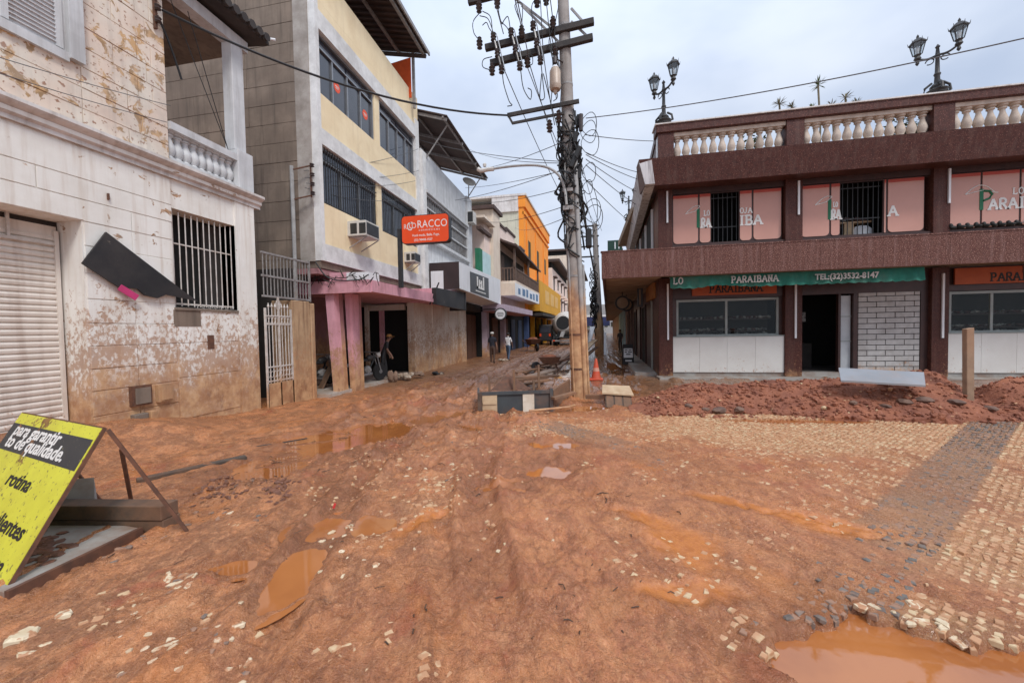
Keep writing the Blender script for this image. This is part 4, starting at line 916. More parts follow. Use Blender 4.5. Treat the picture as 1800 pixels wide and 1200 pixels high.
rf = P('tin_roof', MB().hexa([(-12, 16.6, 13.2), (-5.9, 16.6, 11.25), (-5.9, 23.9, 11.25), (-12, 23.9, 13.2), (-12, 16.6, 13.25), (-5.9, 16.6, 11.3), (-5.9, 23.9, 11.3), (-12, 23.9, 13.25)]), ROOFM, D)
for y in (16.7, 19, 21.4, 23.8): P('rafter', MB().beam((-11.9, y, 13.05), (-5.95, y, 11.15), .06, .12), IRONG, rf)
for x in (-6.1, -7.5, -9): P('purlin', MB().box(x - .04, x + .04, 16.6, 23.9, 11.14 - (x + 5.9) * .32, 11.22 - (x + 5.9) * .32), IRONG, rf)
P('strut', MB().beam((-7.1, 23.0, 9.7), (-6.1, 23.2, 11.2), .05, .05), IRONG, D); P('strut', MB().beam((-7.1, 17.0, 9.7), (-6.1, 17.2, 11.2), .05, .05), IRONG, D)
P('air_conditioner_unit', MB().box(DX, DX + .45, 22.95, 23.6, 8.35, 9.05), ACM, D); P('air_conditioner_grille', MB().box(DX + .05, DX + .42, 22.935, 22.95, 8.4, 9.0), IRONB, D)
ds = T('satellite_dish', 'small pale satellite dish on the parapet of the grey building', 'dish', (-6.9, 23.2, 10))
P('dish', MB().lathe([(.02, 0), (.2, .03), (.36, .10), (.42, .16)], (-6.9, 23.0, 10.7), 14, (.5, -.6, .6)), ACM, ds); P('mast', MB().tube([(-6.95, 23.1, 9.85), (-6.9, 23.05, 10.72)], .03, 6), IRONG, ds)
fs = T('white_fascia_sign', 'white fascia sign box with a dark grey logo panel above a shop', 'sign', (-5.6, 21, 3.6))
P('box', MB().hexa([(-7.06, 17.0, 3.55), (-5.62, 17.0, 3.72), (-5.55, 25.3, 3.50), (-6.5, 25.3, 3.4), (-7.06, 17.0, 4.92), (-5.62, 17.0, 4.92), (-5.55, 25.3, 5.12), (-6.5, 25.3, 5.1)]), WHITES, fs)
P('brown_end', MB().box(-7.05, -5.63, 16.97, 16.998, 3.70, 4.93), BROWNS, fs); P('white_square', MB().box(-6.98, -6.38, 16.955, 16.97, 3.72, 4.55), WHITES, fs)
mb = MB(); mb.hexa([(-5.605, 18.6, 3.72), (-5.595, 18.6, 3.72), (-5.565, 22.2, 3.66), (-5.575, 22.2, 3.66), (-5.605, 18.6, 4.72), (-5.595, 18.6, 4.72), (-5.565, 22.2, 4.82), (-5.575, 22.2, 4.82)])
P('logo_panel', mb, mat('charcoal_panel', (.06, .06, .06), None, 3, .5), fs)
for (y0, y1, z0, z1) in ((19.75, 19.95, 4.02, 4.62), (20.15, 20.35, 4.12, 4.50), (20.55, 20.75, 4.12, 4.50), (20.95, 21.15, 4.02, 4.72), (19.75, 21.1, 4.02, 4.12), (20.2, 20.7, 4.3, 4.38), (19.5, 21.5, 3.84, 3.89)):
    P('logo_mark', MB().box(-5.595 + (y0 - 18.6) * .008, -5.575 + (y0 - 18.6) * .008, y0, y1, z0, z1), WHITEL, fs)
P('door_pier', MB().box(-7.4, -6.9, 20.95, 21.9, -.3, 3.4), TANW, D); P('shop_void', MB().box(-9.5, -7.3, 21.9, 25.2, -.3, 3.4), DARK, D); P('shop_ceiling', MB().box(-7.3, -6.9, 21.9, 25.2, 3.0, 3.45), DIM, D)
for y in (22.3, 23.3, 24.3): P('folding_grille', MB().box(-7.3, -7.26, y, y + .9, 0, 2.8), RUST, D)

# ------------------------------------------------------------------ E: pink house with a timber balcony
HCREAM = mat('aged_cream_wall', (.74, .62, .50), (.66, .54, .43), 1, .85, streak=((.40, .32, .26), .4)); HPINK = mat('faded_pink_wall', (.82, .65, .56), (.74, .57, .49), 1, .85, streak=((.45, .34, .29), .35))
TILE = mat('dark_roof_tile', (.10, .06, .05), (.06, .04, .035), 3, .85); WOODB = mat('balcony_timber', (.16, .10, .075), (.10, .065, .05), 4, .8)
LILAC = mat('lilac_paint', (.50, .40, .47), (.42, .33, .38), 2, .7, mud=(.2, 1.0, 1.6)); HGREEN = mat('green_board', (.02, .16, .08), None, 3, .7); HAQUA = mat('pale_aqua_wall', (.50, .66, .66), (.42, .56, .56), 2, .8)
E_ = T('pink_house', 'faded pink house with a tower pier and a timber balcony under a tiled eave', 'house', (-6.6, 31, 0))
P('front', MB().fbox(xl, -5, .0, 25.3, 38.6, 3.4, 8.9), HPINK, E_)
P('tower_pier', MB().fbox(xl, -1.2, .25, 26.6, 28.4, 3.4, 10.2), HCREAM, E_); P('tower_cap', MB().fbox(xl, -1.35, .42, 26.3, 28.7, 10.2, 10.45), TILE, E_)
P('eave', MB().fbox(xl, -1.2, .45, 23.9, 26.5, 8.9, 9.05), HCREAM, E_)
for (y0, y1, z) in ((28.5, 31.2, 9.75), (31.2, 34.3, 9.95), (34.3, 36.4, 9.3), (36.4, 38.5, 9.5)):
    P('parapet', MB().fbox(xl, -.35, .02, y0, y1, 8.9, z), HPINK, E_); P('coping', MB().fbox(xl, -.42, .12, y0 - .05, y1 + .05, z, z + .18), TILE, E_)
P('cornice', MB().fbox(xl, -.1, .18, 24.0, 26.5, 8.2, 8.4), TILE, E_)
P('aqua_panel', MB().fbox(xl, -.2, .04, 24.4, 26.6, 5.2, 7.0), HAQUA, E_); P('green_shutter', MB().fbox(xl, -.2, .10, 23.9, 24.5, 5.3, 7.0), HGREEN, E_)
rf = P('balcony_roof', MB().hexa([(xl(28.6) - .1, 28.6, 8.6), (xl(28.6) + 1.5, 28.6, 7.95), (xl(41) + 1.3, 41, 7.75), (xl(41) - .1, 41, 8.4), (xl(28.6) - .1, 28.6, 8.75), (xl(28.6) + 1.5, 28.6, 8.1), (xl(41) + 1.3, 41, 7.9), (xl(41) - .1, 41, 8.55)]), TILE, E_)
P('balcony_recess', MB().fbox(xl, -.2, .012, 29.2, 38.0, 5.7, 7.9), DIM, E_)
for y in (29.4, 33.0, 36.5): P('balcony_door', MB().fbox(xl, .0, .05, y, y + 1.0, 5.7, 7.6), WOODB, E_)
P('balcony_floor', MB().fbox(xl, -.1, 1.25, 29.0, 40, 5.30, 5.5), HCREAM, E_)
P('handrail', MB().fbox(xl, 1.12, 1.22, 29.0, 40, 6.42, 6.52).fbox(xl, .0, 1.2, 29.0, 29.1, 6.42, 6.52), WOODB, E_)
for k in range(24): P('balcony_slat', MB().fbox(xl, 1.14, 1.20, 29.1 + k * .46, 29.25 + k * .46, 5.5, 6.42), WOODB, E_)
for k in range(5): P('balcony_slat', MB().box(xl(29) + .1 + k * .24, xl(29) + .2 + k * .24, 29.0, 29.06, 5.5, 6.42), WOODB, E_)
for y in (29.05, 34.5, 39.6): P('balcony_post', MB().fbox(xl, 1.08, 1.24, y, y + .18, 5.5, 7.95), WOODB, E_)
fl = T('white_light_box', 'long white light box sign with blue marks under the timber balcony', 'sign', (-4.8, 34, 4.6))
P('box', MB().fbox(xl, .2, 1.3, 28.6, 39.5, 4.35, 5.30), WHITES, fl); P('end_panel', MB().fbox(xl, .2, 1.28, 28.55, 28.6, 4.37, 5.28), HCREAM, fl)
BLUEM = mat('blue_print', (.10, .20, .34), None, 3, .6)
for k in range(6): P('printed_mark', MB().fbox(xl, 1.3, 1.31, 29.6 + k * 1.6, 30.4 + k * 1.6 + .3 * (k % 2), 4.55, 5.0 + .1 * (k % 3)), BLUEM, fl)
pc = T('lilac_canopy', 'lilac painted concrete canopy over a shop door', 'canopy', (-5.6, 30, 3.2))
P('slab', MB().fbox(xl, .0, 1.5, 24.6, 34.5, 3.05, 3.45), LILAC, pc); P('soffit', MB().fbox(xl, .02, 1.47, 24.7, 34.4, 3.0, 3.05), PINK_SHADE, pc)
for y in (25.3, 30.0): P('lilac_pier', MB().fbox(xl, -.3, .06, y, y + .5, -.2, 3.05), LILAC, E_)
P('shop_front', MB().fbox(xl, -2, -.3, 25.3, 39, -.3, 3.4), DARK, E_)
for y in (27.6, 30.8, 33.5, 36.4): P('shop_door', MB().fbox(xl, -.28, -.2, y, y + 1.4, 0, 2.7), RUST if y < 31 else mat('blue_shop_door', (.035, .055, .10), None, 3, .6), E_)
cs = T('round_sign', 'small round white hanging sign with a black rim over the shops', 'sign', (-5.4, 24.3, 2.9))
cxr, _, czr = at_y(880, 552, 24.5)
P('rim', MB().lathe([(.40, 0), (.40, .14)], (cxr, 24.57, czr), 24, (0, -1, 0)), IRONB, cs); P('disc', MB().lathe([(.32, 0), (.32, .02)], (cxr, 24.43, czr), 24, (0, -1, 0)), WHITES, cs)
for z, w_ in ((.06, .2), (-.03, .24), (-.12, .16)): P('printed_line', MB().box(cxr - w_, cxr + w_, 24.40, 24.41, czr + z, czr + z + .03), IRONB, cs)
P('bracket', MB().box(cxr - 1.3, cxr - .3, 24.46, 24.54, czr + .3, czr + .36), IRONB, cs)

# ------------------------------------------------------------------ F: orange building
ORW = mat('orange_wall', (.86, .30, .035), (.80, .26, .03), .8, .8, streak=((.50, .20, .05), .25)); MUST = mat('mustard_wall', (.66, .33, .025), (.58, .28, .02), 1, .8); LIME = mat('pale_side_wall', (.58, .56, .44), (.50, .48, .38), .8, .85, streak=((.3, .29, .24), .5))
F_ = T('orange_building', 'tall bright orange building with a pale cornice and mustard lower bay', 'building', (-5.8, 47, 0))
P('front', MB().fbox(xl, -.5, .0, 38.7, 56, 3.2, 14.0), ORW, F_); P('side_wall', MB().fbox(xl, -9, -.5, 38.72, 56, 3.2, 14.3), LIME, F_)
P('cornice', MB().fbox(xl, -.5, .2, 38.6, 56.2, 14.0, 15.1), ORW, F_); P('coping', MB().fbox(xl, -9.1, .32, 38.5, 56.3, 15.1, 15.3), CORN, F_); P('side_cornice', MB().fbox(xl, -3.2, -.5, 38.55, 38.7, 13.6, 15.1), CORN, F_)
P('string_course', MB().fbox(xl, -.1, .15, 38.7, 56, 13.3, 13.6), ORW, F_)
for y in (40.4, 45.8, 51.6):
    f = P('window', MB().fbox(xl, -.1, .012, y + .3, y + 1.8, 9.2, 11.2), DIM, F_); P('frame', MB().fbox(xl, .0, .05, y + .2, y + .3, 9.1, 11.3).fbox(xl, .0, .05, y + 1.8, y + 1.9, 9.1, 11.3), MUST, f)
    P('panel_rib', MB().fbox(xl, -.1, .1, y - .5, y - .2, 7, 13), ORW, F_)
P('mustard_bay', MB().fbox(xl, -.5, 1.25, 40.2, 60, 3.7, 6.9), MUST, F_)
for y in (44, 48.5, 53): P('bay_window', MB().fbox(xl, 1.2, 1.27, y, y + 3.3, 4.7, 6.2), mat('yellow_glazed_panel', (.72, .40, .08), None, 2, .5), F_)
P('shop_void', MB().fbox(xl, -3, -.3, 39.2, 60, -.3, 3.5), DARK, F_)
for y in (39.4, 43, 47, 52, 57): P('shop_pier', MB().fbox(xl, -.4, .1, y, y + .7, -.3, 3.7), MUST if y > 41 else mat('blue_pier', (.04, .07, .16), None, 3, .7), F_)
P('canopy', MB().fbox(xl, .0, 1.6, 40, 52, 3.2, 3.5), DIM, F_); P('light_canopy', MB().fbox(xl, .1, 2.1, 53, 57, 3.1, 3.4), WHITES, F_)
# ------------------------------------------------------------------ G: cream row beyond
for (nm, lab, y0, y1, z1, m_, n) in (('cream_building', 'cream old building with balconies and a black tin roof beyond the orange one', 60.2, 84, 11.2, HPINK, 4), ('tall_cream_building', 'tall pale building with stacked balconies further down the street', 84.2, 118, 17.5, HCREAM, 6), ('far_block', 'pale block at the far end of the left row', 118.2, 170, 21, LIME, 5)):
    g = T(nm, lab, 'building', (xl(y0), y0, 0))
    P('front', MB().fbox(xl, -6, .0, y0, y1, 0, z1), m_, g)
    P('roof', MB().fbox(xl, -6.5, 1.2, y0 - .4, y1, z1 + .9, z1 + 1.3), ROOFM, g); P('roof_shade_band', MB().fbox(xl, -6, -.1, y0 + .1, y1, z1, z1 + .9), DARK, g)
    for i in range(n):
        y = y0 + 1.5 + i * (y1 - y0 - 2) / n
        for z in (np.arange(4.6, z1 - 2, 3.3)):
            f = P('window', MB().fbox(xl, -.1, .03, y, y + 1.3, z, z + 1.9), DIM, g); P('hood', MB().fbox(xl, 0, .5, y - .4, y + 1.8, z + 2.0, z + 2.2), TILE, f)
            P('balcony_slab', MB().fbox(xl, 0, .7, y - .3, y + 1.7, z - .5, z - .1), m_, f)
    P('shop_void', MB().fbox(xl, -.2, .05, y0 + .5, y1 - .5, 0, 3.2), DARK, g); P('canopy', MB().fbox(xl, 0, 1.4, y0 + .5, y1 - .5, 3.3, 3.7), HCREAM if n == 4 else MUST, g)
# ------------------------------------------------------------------ the maroon shop, right
R = T('maroon_shop', 'two storey shop clad in maroon granite with a rooftop balustrade', 'shop', (8, 14.5, 0))
FY, XE = 14.45, 19.4
COLX = [(2.53, 3.00), (6.53, 7.04), (10.66, 11.11), (14.7, 15.15), (18.7, 19.2)]
def rb(name, m, *b, par=R, bev=0): return P(name, MB().box(*b), m, par, bev=bev)
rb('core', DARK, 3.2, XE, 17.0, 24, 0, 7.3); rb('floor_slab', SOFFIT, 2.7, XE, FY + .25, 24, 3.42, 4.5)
rb('step', SLABM, 2.45, XE, 13.9, 24, -.2, .07); rb('threshold', SLABM, 3.0, XE, FY + .1, 17, .07, .20)
for a, b_ in COLX:
    rb('column', GRANITE, a, b_, FY, FY + .42, .072, 3.50, bev=.008); rb('upper_column', GRANITE, a, b_, FY, FY + .40, 4.5, 6.62, bev=.008)
for x, z0, z1 in ((2.80, 5.42, 6.50), (6.88, 5.4, 6.50), (11.02, 5.45, 6.5), (2.80, 1.35, 3.3), (6.80, 1.35, 3.3), (10.9, 1.3, 3.3)):
    rb('drain_pipe', WHITES, x, x + .055, FY - .05, FY - .004, z0, z1)
# street awning slab with granite fascia panels
def awn(name, x0, x1, y0, y1): rb(name, GRANITE2, x0, x1, y0, y1, 3.40, 4.25)
xs_ = [.52, 2.06, 3.62, 5.2, 6.8, 8.4, 10.0, 11.6, 13.2, 14.8, 16.4, 18.0, XE]
for a, b_ in zip(xs_, xs_[1:]): rb('granite_panel', GRANITE2, a + .003, b_ - .003, 13.0, 13.06, 3.40, 4.25, par=R)
rb('awning_core', SOFFIT, .60, XE, 13.062, FY + .24, 3.55, 4.20); rb('awning_cap', GRANITE2, .50, XE, 12.985, 13.20, 4.25, 4.285)
rb('awning_lip', SOFFIT, .60, XE, 13.062, 13.16, 3.41, 3.55)
def axl(y): return .54 + .052 * (y - 13)
for i in range(9):
    y0 = 13.07 + i * 1.5; P('side_fascia', MB().fbox(axl, .0, .07, y0, y0 + 1.494, 3.40, 4.25), GRANITE2, R)
P('side_awning', MB().fbox(axl, .07, 2.3, FY + .24, 26.6, 3.55, 4.2), SOFFIT, R)
for i in range(10): P('soffit_board', MB().fbox(axl, .12, 1.95, 13.3 + i * 1.3, 14.5 + i * 1.3, 3.50, 3.548), SOFFIT, R)
# ground floor bays
def tiles(x0, x1, n):
    w_ = (x1 - x0) / n
    for k in range(n): rb('wall_tile', PANELW, x0 + k * w_ + .003, x0 + (k + 1) * w_ - .003, FY + .06, FY + .12, .20, 1.42)
    rb('tile_ledge', GRAYF, x0, x1, FY + .04, FY + .40, 1.422, 1.455)
def shop_window(x0, x1, n):
    f = rb('shop_window', GRAYF, x0, x1, FY + .22, FY + .28, 2.66, 2.74)
    rb('frame', GRAYF, x0, x1, FY + .22, FY + .28, 1.456, 1.51, par=f)
    for k in range(n + 1):
        x = x0 + k * (x1 - x0 - .07) / n; rb('mullion', GRAYF, x, x + .07, FY + .222, FY + .278, 1.51, 2.66, par=f)
    for k in range(n):
        x = x0 + k * (x1 - x0 - .07) / n; rb('pane', SGLASS, x + .07, x + (x1 - x0 - .07) / n, FY + .245, FY + .252, 1.51, 2.66, par=f)
    return f
GOODS = mat('pale_goods', (.50, .48, .45), (.08, .07, .07), 14, .6); GOODD = mat('dark_goods', (.04, .035, .035), (.12, .04, .035), 16, .5)
def bay(x0, x1, n):
    tiles(x0, x1, 4); shop_window(x0 + .16, x1 - .10, n)
    rb('bay_lintel', WFRAME, x0, x1, FY + .18, FY + .4, 2.76, 3.5); rb('bay_jamb', WFRAME, x0, x0 + .157, FY + .2, FY + .4, 1.456, 2.759); rb('bay_jamb', WFRAME, x1 - .098, x1, FY + .2, FY + .4, 1.456, 2.759)
    rb('bay_back', DIM, x0, x1, FY + 1.3, FY + 1.4, 1.0, 2.9); rb('bay_floor', DIM, x0, x1, FY + .42, FY + 1.3, 1.35, 1.455)
    for z in (1.62, 2.05): rb('shelf', WFRAME, x0 + .2, x1 - .2, FY + .55, FY + 1.1, z - .03, z)
    for z, n_, m_ in ((1.62, 60, GOODS), (2.05, 44, GOODS), (1.62, 30, GOODD), (2.05, 46, GOODD), (1.46, 24, GOODS)):
        mb = MB()
        for k in range(n_): mb.blob((random.uniform(x0 + .25, x1 - .25), FY + random.uniform(.45, 1.0), z + .05), (random.uniform(.05, .13), .06, random.uniform(.03, .06)), 1, .3)
        P('shelf_goods', mb, m_, R, kind='stuff')
bay(3.0, 6.53, 2); bay(11.11, 14.7, 3); bay(15.15, 18.7, 2)
def signboard(x0, x1, z0, z1, y, lines):
    s_ = rb('sign_board', ORSIGN, x0, x1, y, y + .05, z0, z1)
    for t, sz, x, z in lines: slab(t, sz, (x, y - .004, z), BLKL, s_)
# slab-serif stroke letters (unit box 0..1 high)
ST = {'L': [(.15, 0, .15, 1), (.15, 0, .62, 0), (.62, 0, .62, .2)], 'A': [(.05, 0, .38, 1), (.38, 1, .72, 0), (.18, .36, .6, .36)], 'P': [(.15, 0, .15, 1), (.15, 1, .5, 1), (.5, 1, .62, .75), (.62, .75, .5, .48), (.5, .48, .15, .48)],
      'R': [(.15, 0, .15, 1), (.15, 1, .5, 1), (.5, 1, .62, .75), (.62, .75, .5, .5), (.5, .5, .15, .5), (.36, .5, .68, 0)], 'I': [(.3, 0, .3, 1)], 'B': [(.15, 0, .15, 1), (.15, 1, .5, 1), (.5, 1, .6, .76), (.6, .76, .48, .52), (.48, .52, .15, .52), (.48, .52, .66, .27), (.66, .27, .52, 0), (.52, 0, .15, 0)],
      'N': [(.15, 0, .15, 1), (.15, 1, .6, 0), (.6, 0, .6, 1)], 'O': [(.3, 0, .1, .25), (.1, .25, .1, .75), (.1, .75, .3, 1), (.3, 1, .48, 1), (.48, 1, .68, .75), (.68, .75, .68, .25), (.68, .25, .48, 0), (.48, 0, .3, 0)],
      'J': [(.45, 1, .45, .2), (.45, .2, .32, 0), (.32, 0, .15, .02), (.15, .02, .1, .2)], 'S': [(.6, .8, .5, 1), (.5, 1, .25, 1), (.25, 1, .12, .78), (.12, .78, .6, .25), (.6, .25, .48, 0), (.48, 0, .2, 0), (.2, 0, .1, .2)]}
SERIF = {'L': [(.15, 0), (.15, 1)], 'A': [(.05, 0), (.72, 0)], 'P': [(.15, 0), (.15, 1)], 'R': [(.15, 0), (.7, 0)], 'I': [(.3, 0), (.3, 1)], 'N': [(.15, 0), (.15, 1), (.6, 1)], 'J': [(.45, 1)], 'B': [(.12, 0), (.12, 1)]}
def slab(s, size, org, m, par, wd=.17, xs=1.0):
    x = 0; o = None
    for ch in s:
        if ch == ' ': x += .55; continue
        mb = MB()
        for n_, (a, b_, c_, d) in enumerate(ST[ch]):
            yo = org[1] - .0006 * n_; p = (org[0] + (x + a) * size * xs, yo, org[2] + b_ * size); q = (org[0] + (x + c_) * size * xs, yo, org[2] + d * size)
            mb.beam(p, q, .006, wd * size, (0, 0, 1)) if abs(p[0] - q[0]) > abs(p[2] - q[2]) else mb.beam(p, q, wd * size, .006, (0, 1, 0))
        for a, b_ in SERIF.get(ch, ()):
            px2 = org[0] + (x + a) * size * xs; pz = org[2] + b_ * size
            mb.box(px2 - .17 * size, px2 + .17 * size, org[1] - .0075, org[1] + .003, pz - .06 * size, pz + .06 * size)
        x += .80 if ch != 'I' else .58
        o = P('letter', mb, m, par)
    return o
rb('bay_sign_shadow_board', WFRAME, 3.0, 6.5, FY + .12, FY + .17, 2.80, 3.5)
signboard(3.65, 6.3, 2.86, 3.34, FY + .06, [('PARAIBANA', .24, 4.2, 2.95)])
signboard(11.3, 14.6, 2.95, 3.45, FY + .06, [('PARAIBANA', .24, 12.2, 3.02), ('LOJAS', .13, 13.0, 3.30)])
# doorway bay
rb('door_lintel', WFRAME, 7.04, 10.66, FY + .14, FY + .4, 2.78, 3.5)
rb('door_jamb', WFRAME, 8.2, 8.27, FY + .2, FY + .34, .2, 2.78); rb('door_jamb', WFRAME, 8.60, 8.72, FY + .14, FY + .34, .2, 2.78); rb('door_jamb', WFRAME, 7.04, 7.12, FY + .2, FY + .34, .2, 2.78); rb('brick_side_panel', WFRAME, 10.46, 10.66, FY + .14, FY + .4, .2, 2.78)
dg = rb('glass_door', GRAYF, 8.27, 8.60, FY + .25, FY + .28, 1.20, 1.235); rb('pane', mat('frosted_film', (.50, .52, .53), (.40, .42, .44), 2, .35), 8.30, 8.58, FY + .26, FY + .27, .25, 2.72, par=dg); rb('door_rail', GRAYF, 8.27, 8.60, FY + .251, FY + .279, 2.02, 2.05, par=dg)
rb('shop_floor', DIM, 7.04, 10.66, FY + .42, 17, .1, .21); rb('counter', DIM, 7.3, 8.1, 16, 16.6, .2, 1.1); rb('poster', GOODS, 7.62, 7.95, 16.1, 16.12, 1.9, 2.25)
BRK = mat('painted_white_brick', (.52, .50, .48), (.42, .40, .38), 5, .7, .003, 40, mud=(.1, .45, 1.0), grime=((.24, .21, .19), .5)); MORT = mat('dark_joint', (.05, .045, .045), None, 5, .9)
bw = rb('brick_panel', MORT, 8.72, 10.46, FY + .17, FY + .25, .2, 2.78); r_ = 0; z = .215
bmesh_b = {}
while z < 2.74:
    x = 8.73 - (.26 if r_ % 2 else 0)
    while x < 10.45:
        a, b_ = max(x, 8.73), min(x + .52, 10.45)
        if b_ - a > .06: rb('brick', BRK, a + .012, b_ - .012, FY + .145, FY + .175, z + .012, z + .163, par=bw)
        x += .52
    z += .175; r_ += 1
# green cloth valance hanging from the awning
gv_ = T('green_awning', 'torn green cloth valance with white lettering hanging under the granite band', 'awning', (6, 13.3, 3.1))
mb = MB(); n = 150
for k in range(n + 1):
    x = 2.68 + k * 6.93 / n; wv = .035 * math.sin(k * .9) + .03 * math.sin(k * .37 + 1); zb = 3.02 + .028 * abs(math.sin(k * math.pi / 6)) * -1 + (.10 * math.exp(-((x - 3.9) / .5) ** 2) + .05 * math.sin(x * 3) * math.exp(-((x - 3.6) / 1.2) ** 2))
    for zf in (0, .35, .7, 1): mb.v.append((x, 13.30 + wv * (1 - zf) - .05 * (1 - zf), zb + (3.40 - zb) * zf))
for k in range(n):
    for j in range(3): a = k * 4 + j; mb.f.append((a, a + 4, a + 5, a + 1))
P('cloth', mb, GREENC, gv_, smooth=True)
CLOTHL = mat('pale_cloth_lettering', (.50, .44, .40), (.34, .33, .30), 8, .8)
slab('PARAIBANA', .19, (4.45, 13.185, 3.13), CLOTHL, gv_, .19); slab('LO', .19, (2.75, 13.185, 3.16), CLOTHL, gv_, .19)
text('lettering', 'TEL:(32)3532-8147', .235, (6.76, 13.185, 3.13), (1, 0, 0), (0, 0, 1), CLOTHL, gv_, .008, sx=.90)
rb('valance_rod', IRONG, 2.66, 9.63, 13.31, 13.335, 3.36, 3.39, par=gv_)
# upper floor windows
UY = FY + .16
rb('upper_back', DARK, 2.9, XE, FY + 1.6, FY + 1.7, 4.5, 6.9); rb('upper_head', WFRAME, 3.0, 18.7, FY + .1, FY + .3, 6.40, 6.62); rb('upper_sill', WFRAME, 3.0, 18.7, FY + .06, FY + .3, 4.5, 4.64)
def pane(x0, x1, par):
    r = min(.13, (x1 - x0) * .3); z0, z1 = 4.70, 6.37; pts = []
    for cx2, a0 in ((x1 - r, -90), (x0 + r, 180)):
        arc = [(cx2 + r * math.cos(rad(a0 + 90 * i / 5)), UY, z0 + r + r * math.sin(rad(a0 + 90 * i / 5))) for i in range(6)]
        if a0 == -90: pts += arc + [(x1, UY, z1), (x0, UY, z1)]
        else: pts += arc
    o = P('film_pane', MB().prism(pts, (0, .02, 0)), PFILM, par)
    P('red_reflection_edge', MB().box(x0, x1, UY - .004, UY - .001, 6.27, 6.369), RED_REFL, par); return o
def win(x0, x1, panes, opening=None):
    w_ = P('window', MB().box(x0, x1, UY + .03, UY + .06, 4.64, 4.70).box(x0, x1, UY + .03, UY + .06, 6.37, 6.42), WFRAME, R)
    e = [a for p in panes for a in p]
    for a, b_ in panes:
        pane(a + .03, b_ - .03, w_); P('frame', MB().box(a, a + .045, UY + .021, UY + .06, 4.70, 6.37).box(b_ - .045, b_, UY + .021, UY + .06, 4.70, 6.37).box(a + .045, b_ - .045, UY + .021, UY + .03, 4.70, 4.90), WFRAME, w_)
    if opening:
        a, b_ = opening; g_ = P('window_grille', MB().box(a, b_, UY + .1, UY + .12, 5.20, 5.23).box(a, b_, UY + .1, UY + .12, 6.2, 6.23), IRONB, R)
        k = a + .08
        while k < b_: P('bar', MB().box(k, k + .018, UY + .098, UY + .118, 4.66, 6.4), IRONB, g_); k += .145
    return w_
WLL = WHITEL
GRL = mat('green_lettering', (.02, .16, .075), None, 3, .6)
def logo(x, w_, par, half=False):      # dune-shaped umbrella above a green P
    y = UY - .006; arc = [(x - .42 + .84 * t, y, 5.72 + .26 * math.sin(math.pi * min(1, t * 1.08))) for t in [i / 12 for i in range(13)]]
    if half: arc = arc[:8]
    P('logo_umbrella', MB().tube(arc, .014, 4).tube([arc[0], (x - .25, y, 5.76), (x - .1, y, 5.80), arc[-1] if half else (x + .05, y, 5.82)], .012, 4), WLL, par)
    if not half: P('logo_umbrella', MB().tube([(x + .05, y, 5.82), (x + .2, y, 5.78), arc[-1]], .012, 4), WLL, par)
    P('logo_letter', MB().box(x - .05, x + .05, y - .004, y, 5.22, 5.86), GRL, par)
    if not half: P('logo_letter', MB().tube([(x + .05, y, 5.80), (x + .2, y, 5.78), (x + .27, y, 5.68), (x + .2, y, 5.56), (x + .05, y, 5.50)], .035, 5), GRL, par)
w1 = win(3.03, 6.5, [(3.03, 3.90), (3.90, 4.30), (5.18, 5.60), (5.60, 6.5)], (4.32, 5.16))
logo(3.88, 0, w1, True); slab('RA', .31, (3.96, UY - .008, 5.22), WLL, w1, .2, .66); slab('LO', .17, (4.06, UY - .008, 5.62), WLL, w1, .19, .7)
slab('OJA', .17, (5.20, UY - .008, 5.62), WLL, w1, .19, .95); slab('IBA', .31, (5.16, UY - .008, 5.22), WLL, w1, .2, 1.1)
w2 = win(7.04, 10.66, [(7.04, 7.92), (7.92, 8.22), (9.42, 9.52), (9.52, 10.55)], (8.24, 9.40))
logo(7.90, 0, w2, True); slab('RA', .31, (7.94, UY - .008, 5.22), WLL, w2, .2, .58); slab('LO', .15, (8.0, UY - .008, 5.62), WLL, w2, .19, .55); slab('A', .31, (9.55, UY - .008, 5.22), WLL, w2, .2, 1.1)
w3 = win(11.11, 14.7, [(11.11, 12.02), (12.02, 13.0), (13.0, 13.4), (13.4, 14.7)])
logo(12.02, 0, w3); slab('ARAIBANA', .31, (12.20, UY - .008, 5.22), WLL, w3, .2); slab('LOJAS', .18, (12.80, UY - .008, 5.64), WLL, w3, .19)
win(15.15, 18.7, [(15.15, 16.3), (16.3, 17.5), (17.5, 18.7)])
# things seen through the second window
tb = T('cluttered_table', 'wooden table covered with small goods behind the barred upper window', 'table', (8.8, 15.3, 4.64))
P('top', MB().box(8.26, 9.4, 15.1, 15.7, 5.17, 5.22), PLYL, tb); P('side_board', MB().box(8.62, 8.90, 15.12, 15.2, 4.6, 5.17), PLYL, tb); P('round_cover', MB().lathe([(.3, 4.6), (.3, 4.95), (.2, 5.06), (.02, 5.1)], (9.16, 15.25, 0), 14), WHITES, tb)
mb = MB(); mb2 = MB()
for k in range(40): (mb if k % 3 else mb2).blob((random.uniform(8.3, 9.38), random.uniform(15.1, 15.5), random.uniform(5.25, 5.36)), (.07, .06, .05), 1, .3)
P('small_goods', mb, GOODD, tb, kind='stuff'); P('pale_goods', mb2, GOODS, tb, kind='stuff')
for k in range(17):     # shoes drying on the ledge of the third window
    x = 11.2 + k * .205 + random.uniform(-.03, .03); mb = MB(); z0 = 4.645; m_ = WHITES if k == 9 else BLKL
    mb.blob((x, FY + .0, z0 + .06), (.115, .06, .055), 2, .06); mb.blob((x - .06, FY + .0, z0 + .11), (.055, .055, .075), 2, .08)
    TM('shoe', mb, m_, 'white shoe among the black ones on the upper window ledge' if k == 9 else 'black shoe drying in the row on the ledge of the third upper window', 'shoe', None if k == 9 else 'black shoes drying on the ledge', smooth=True)
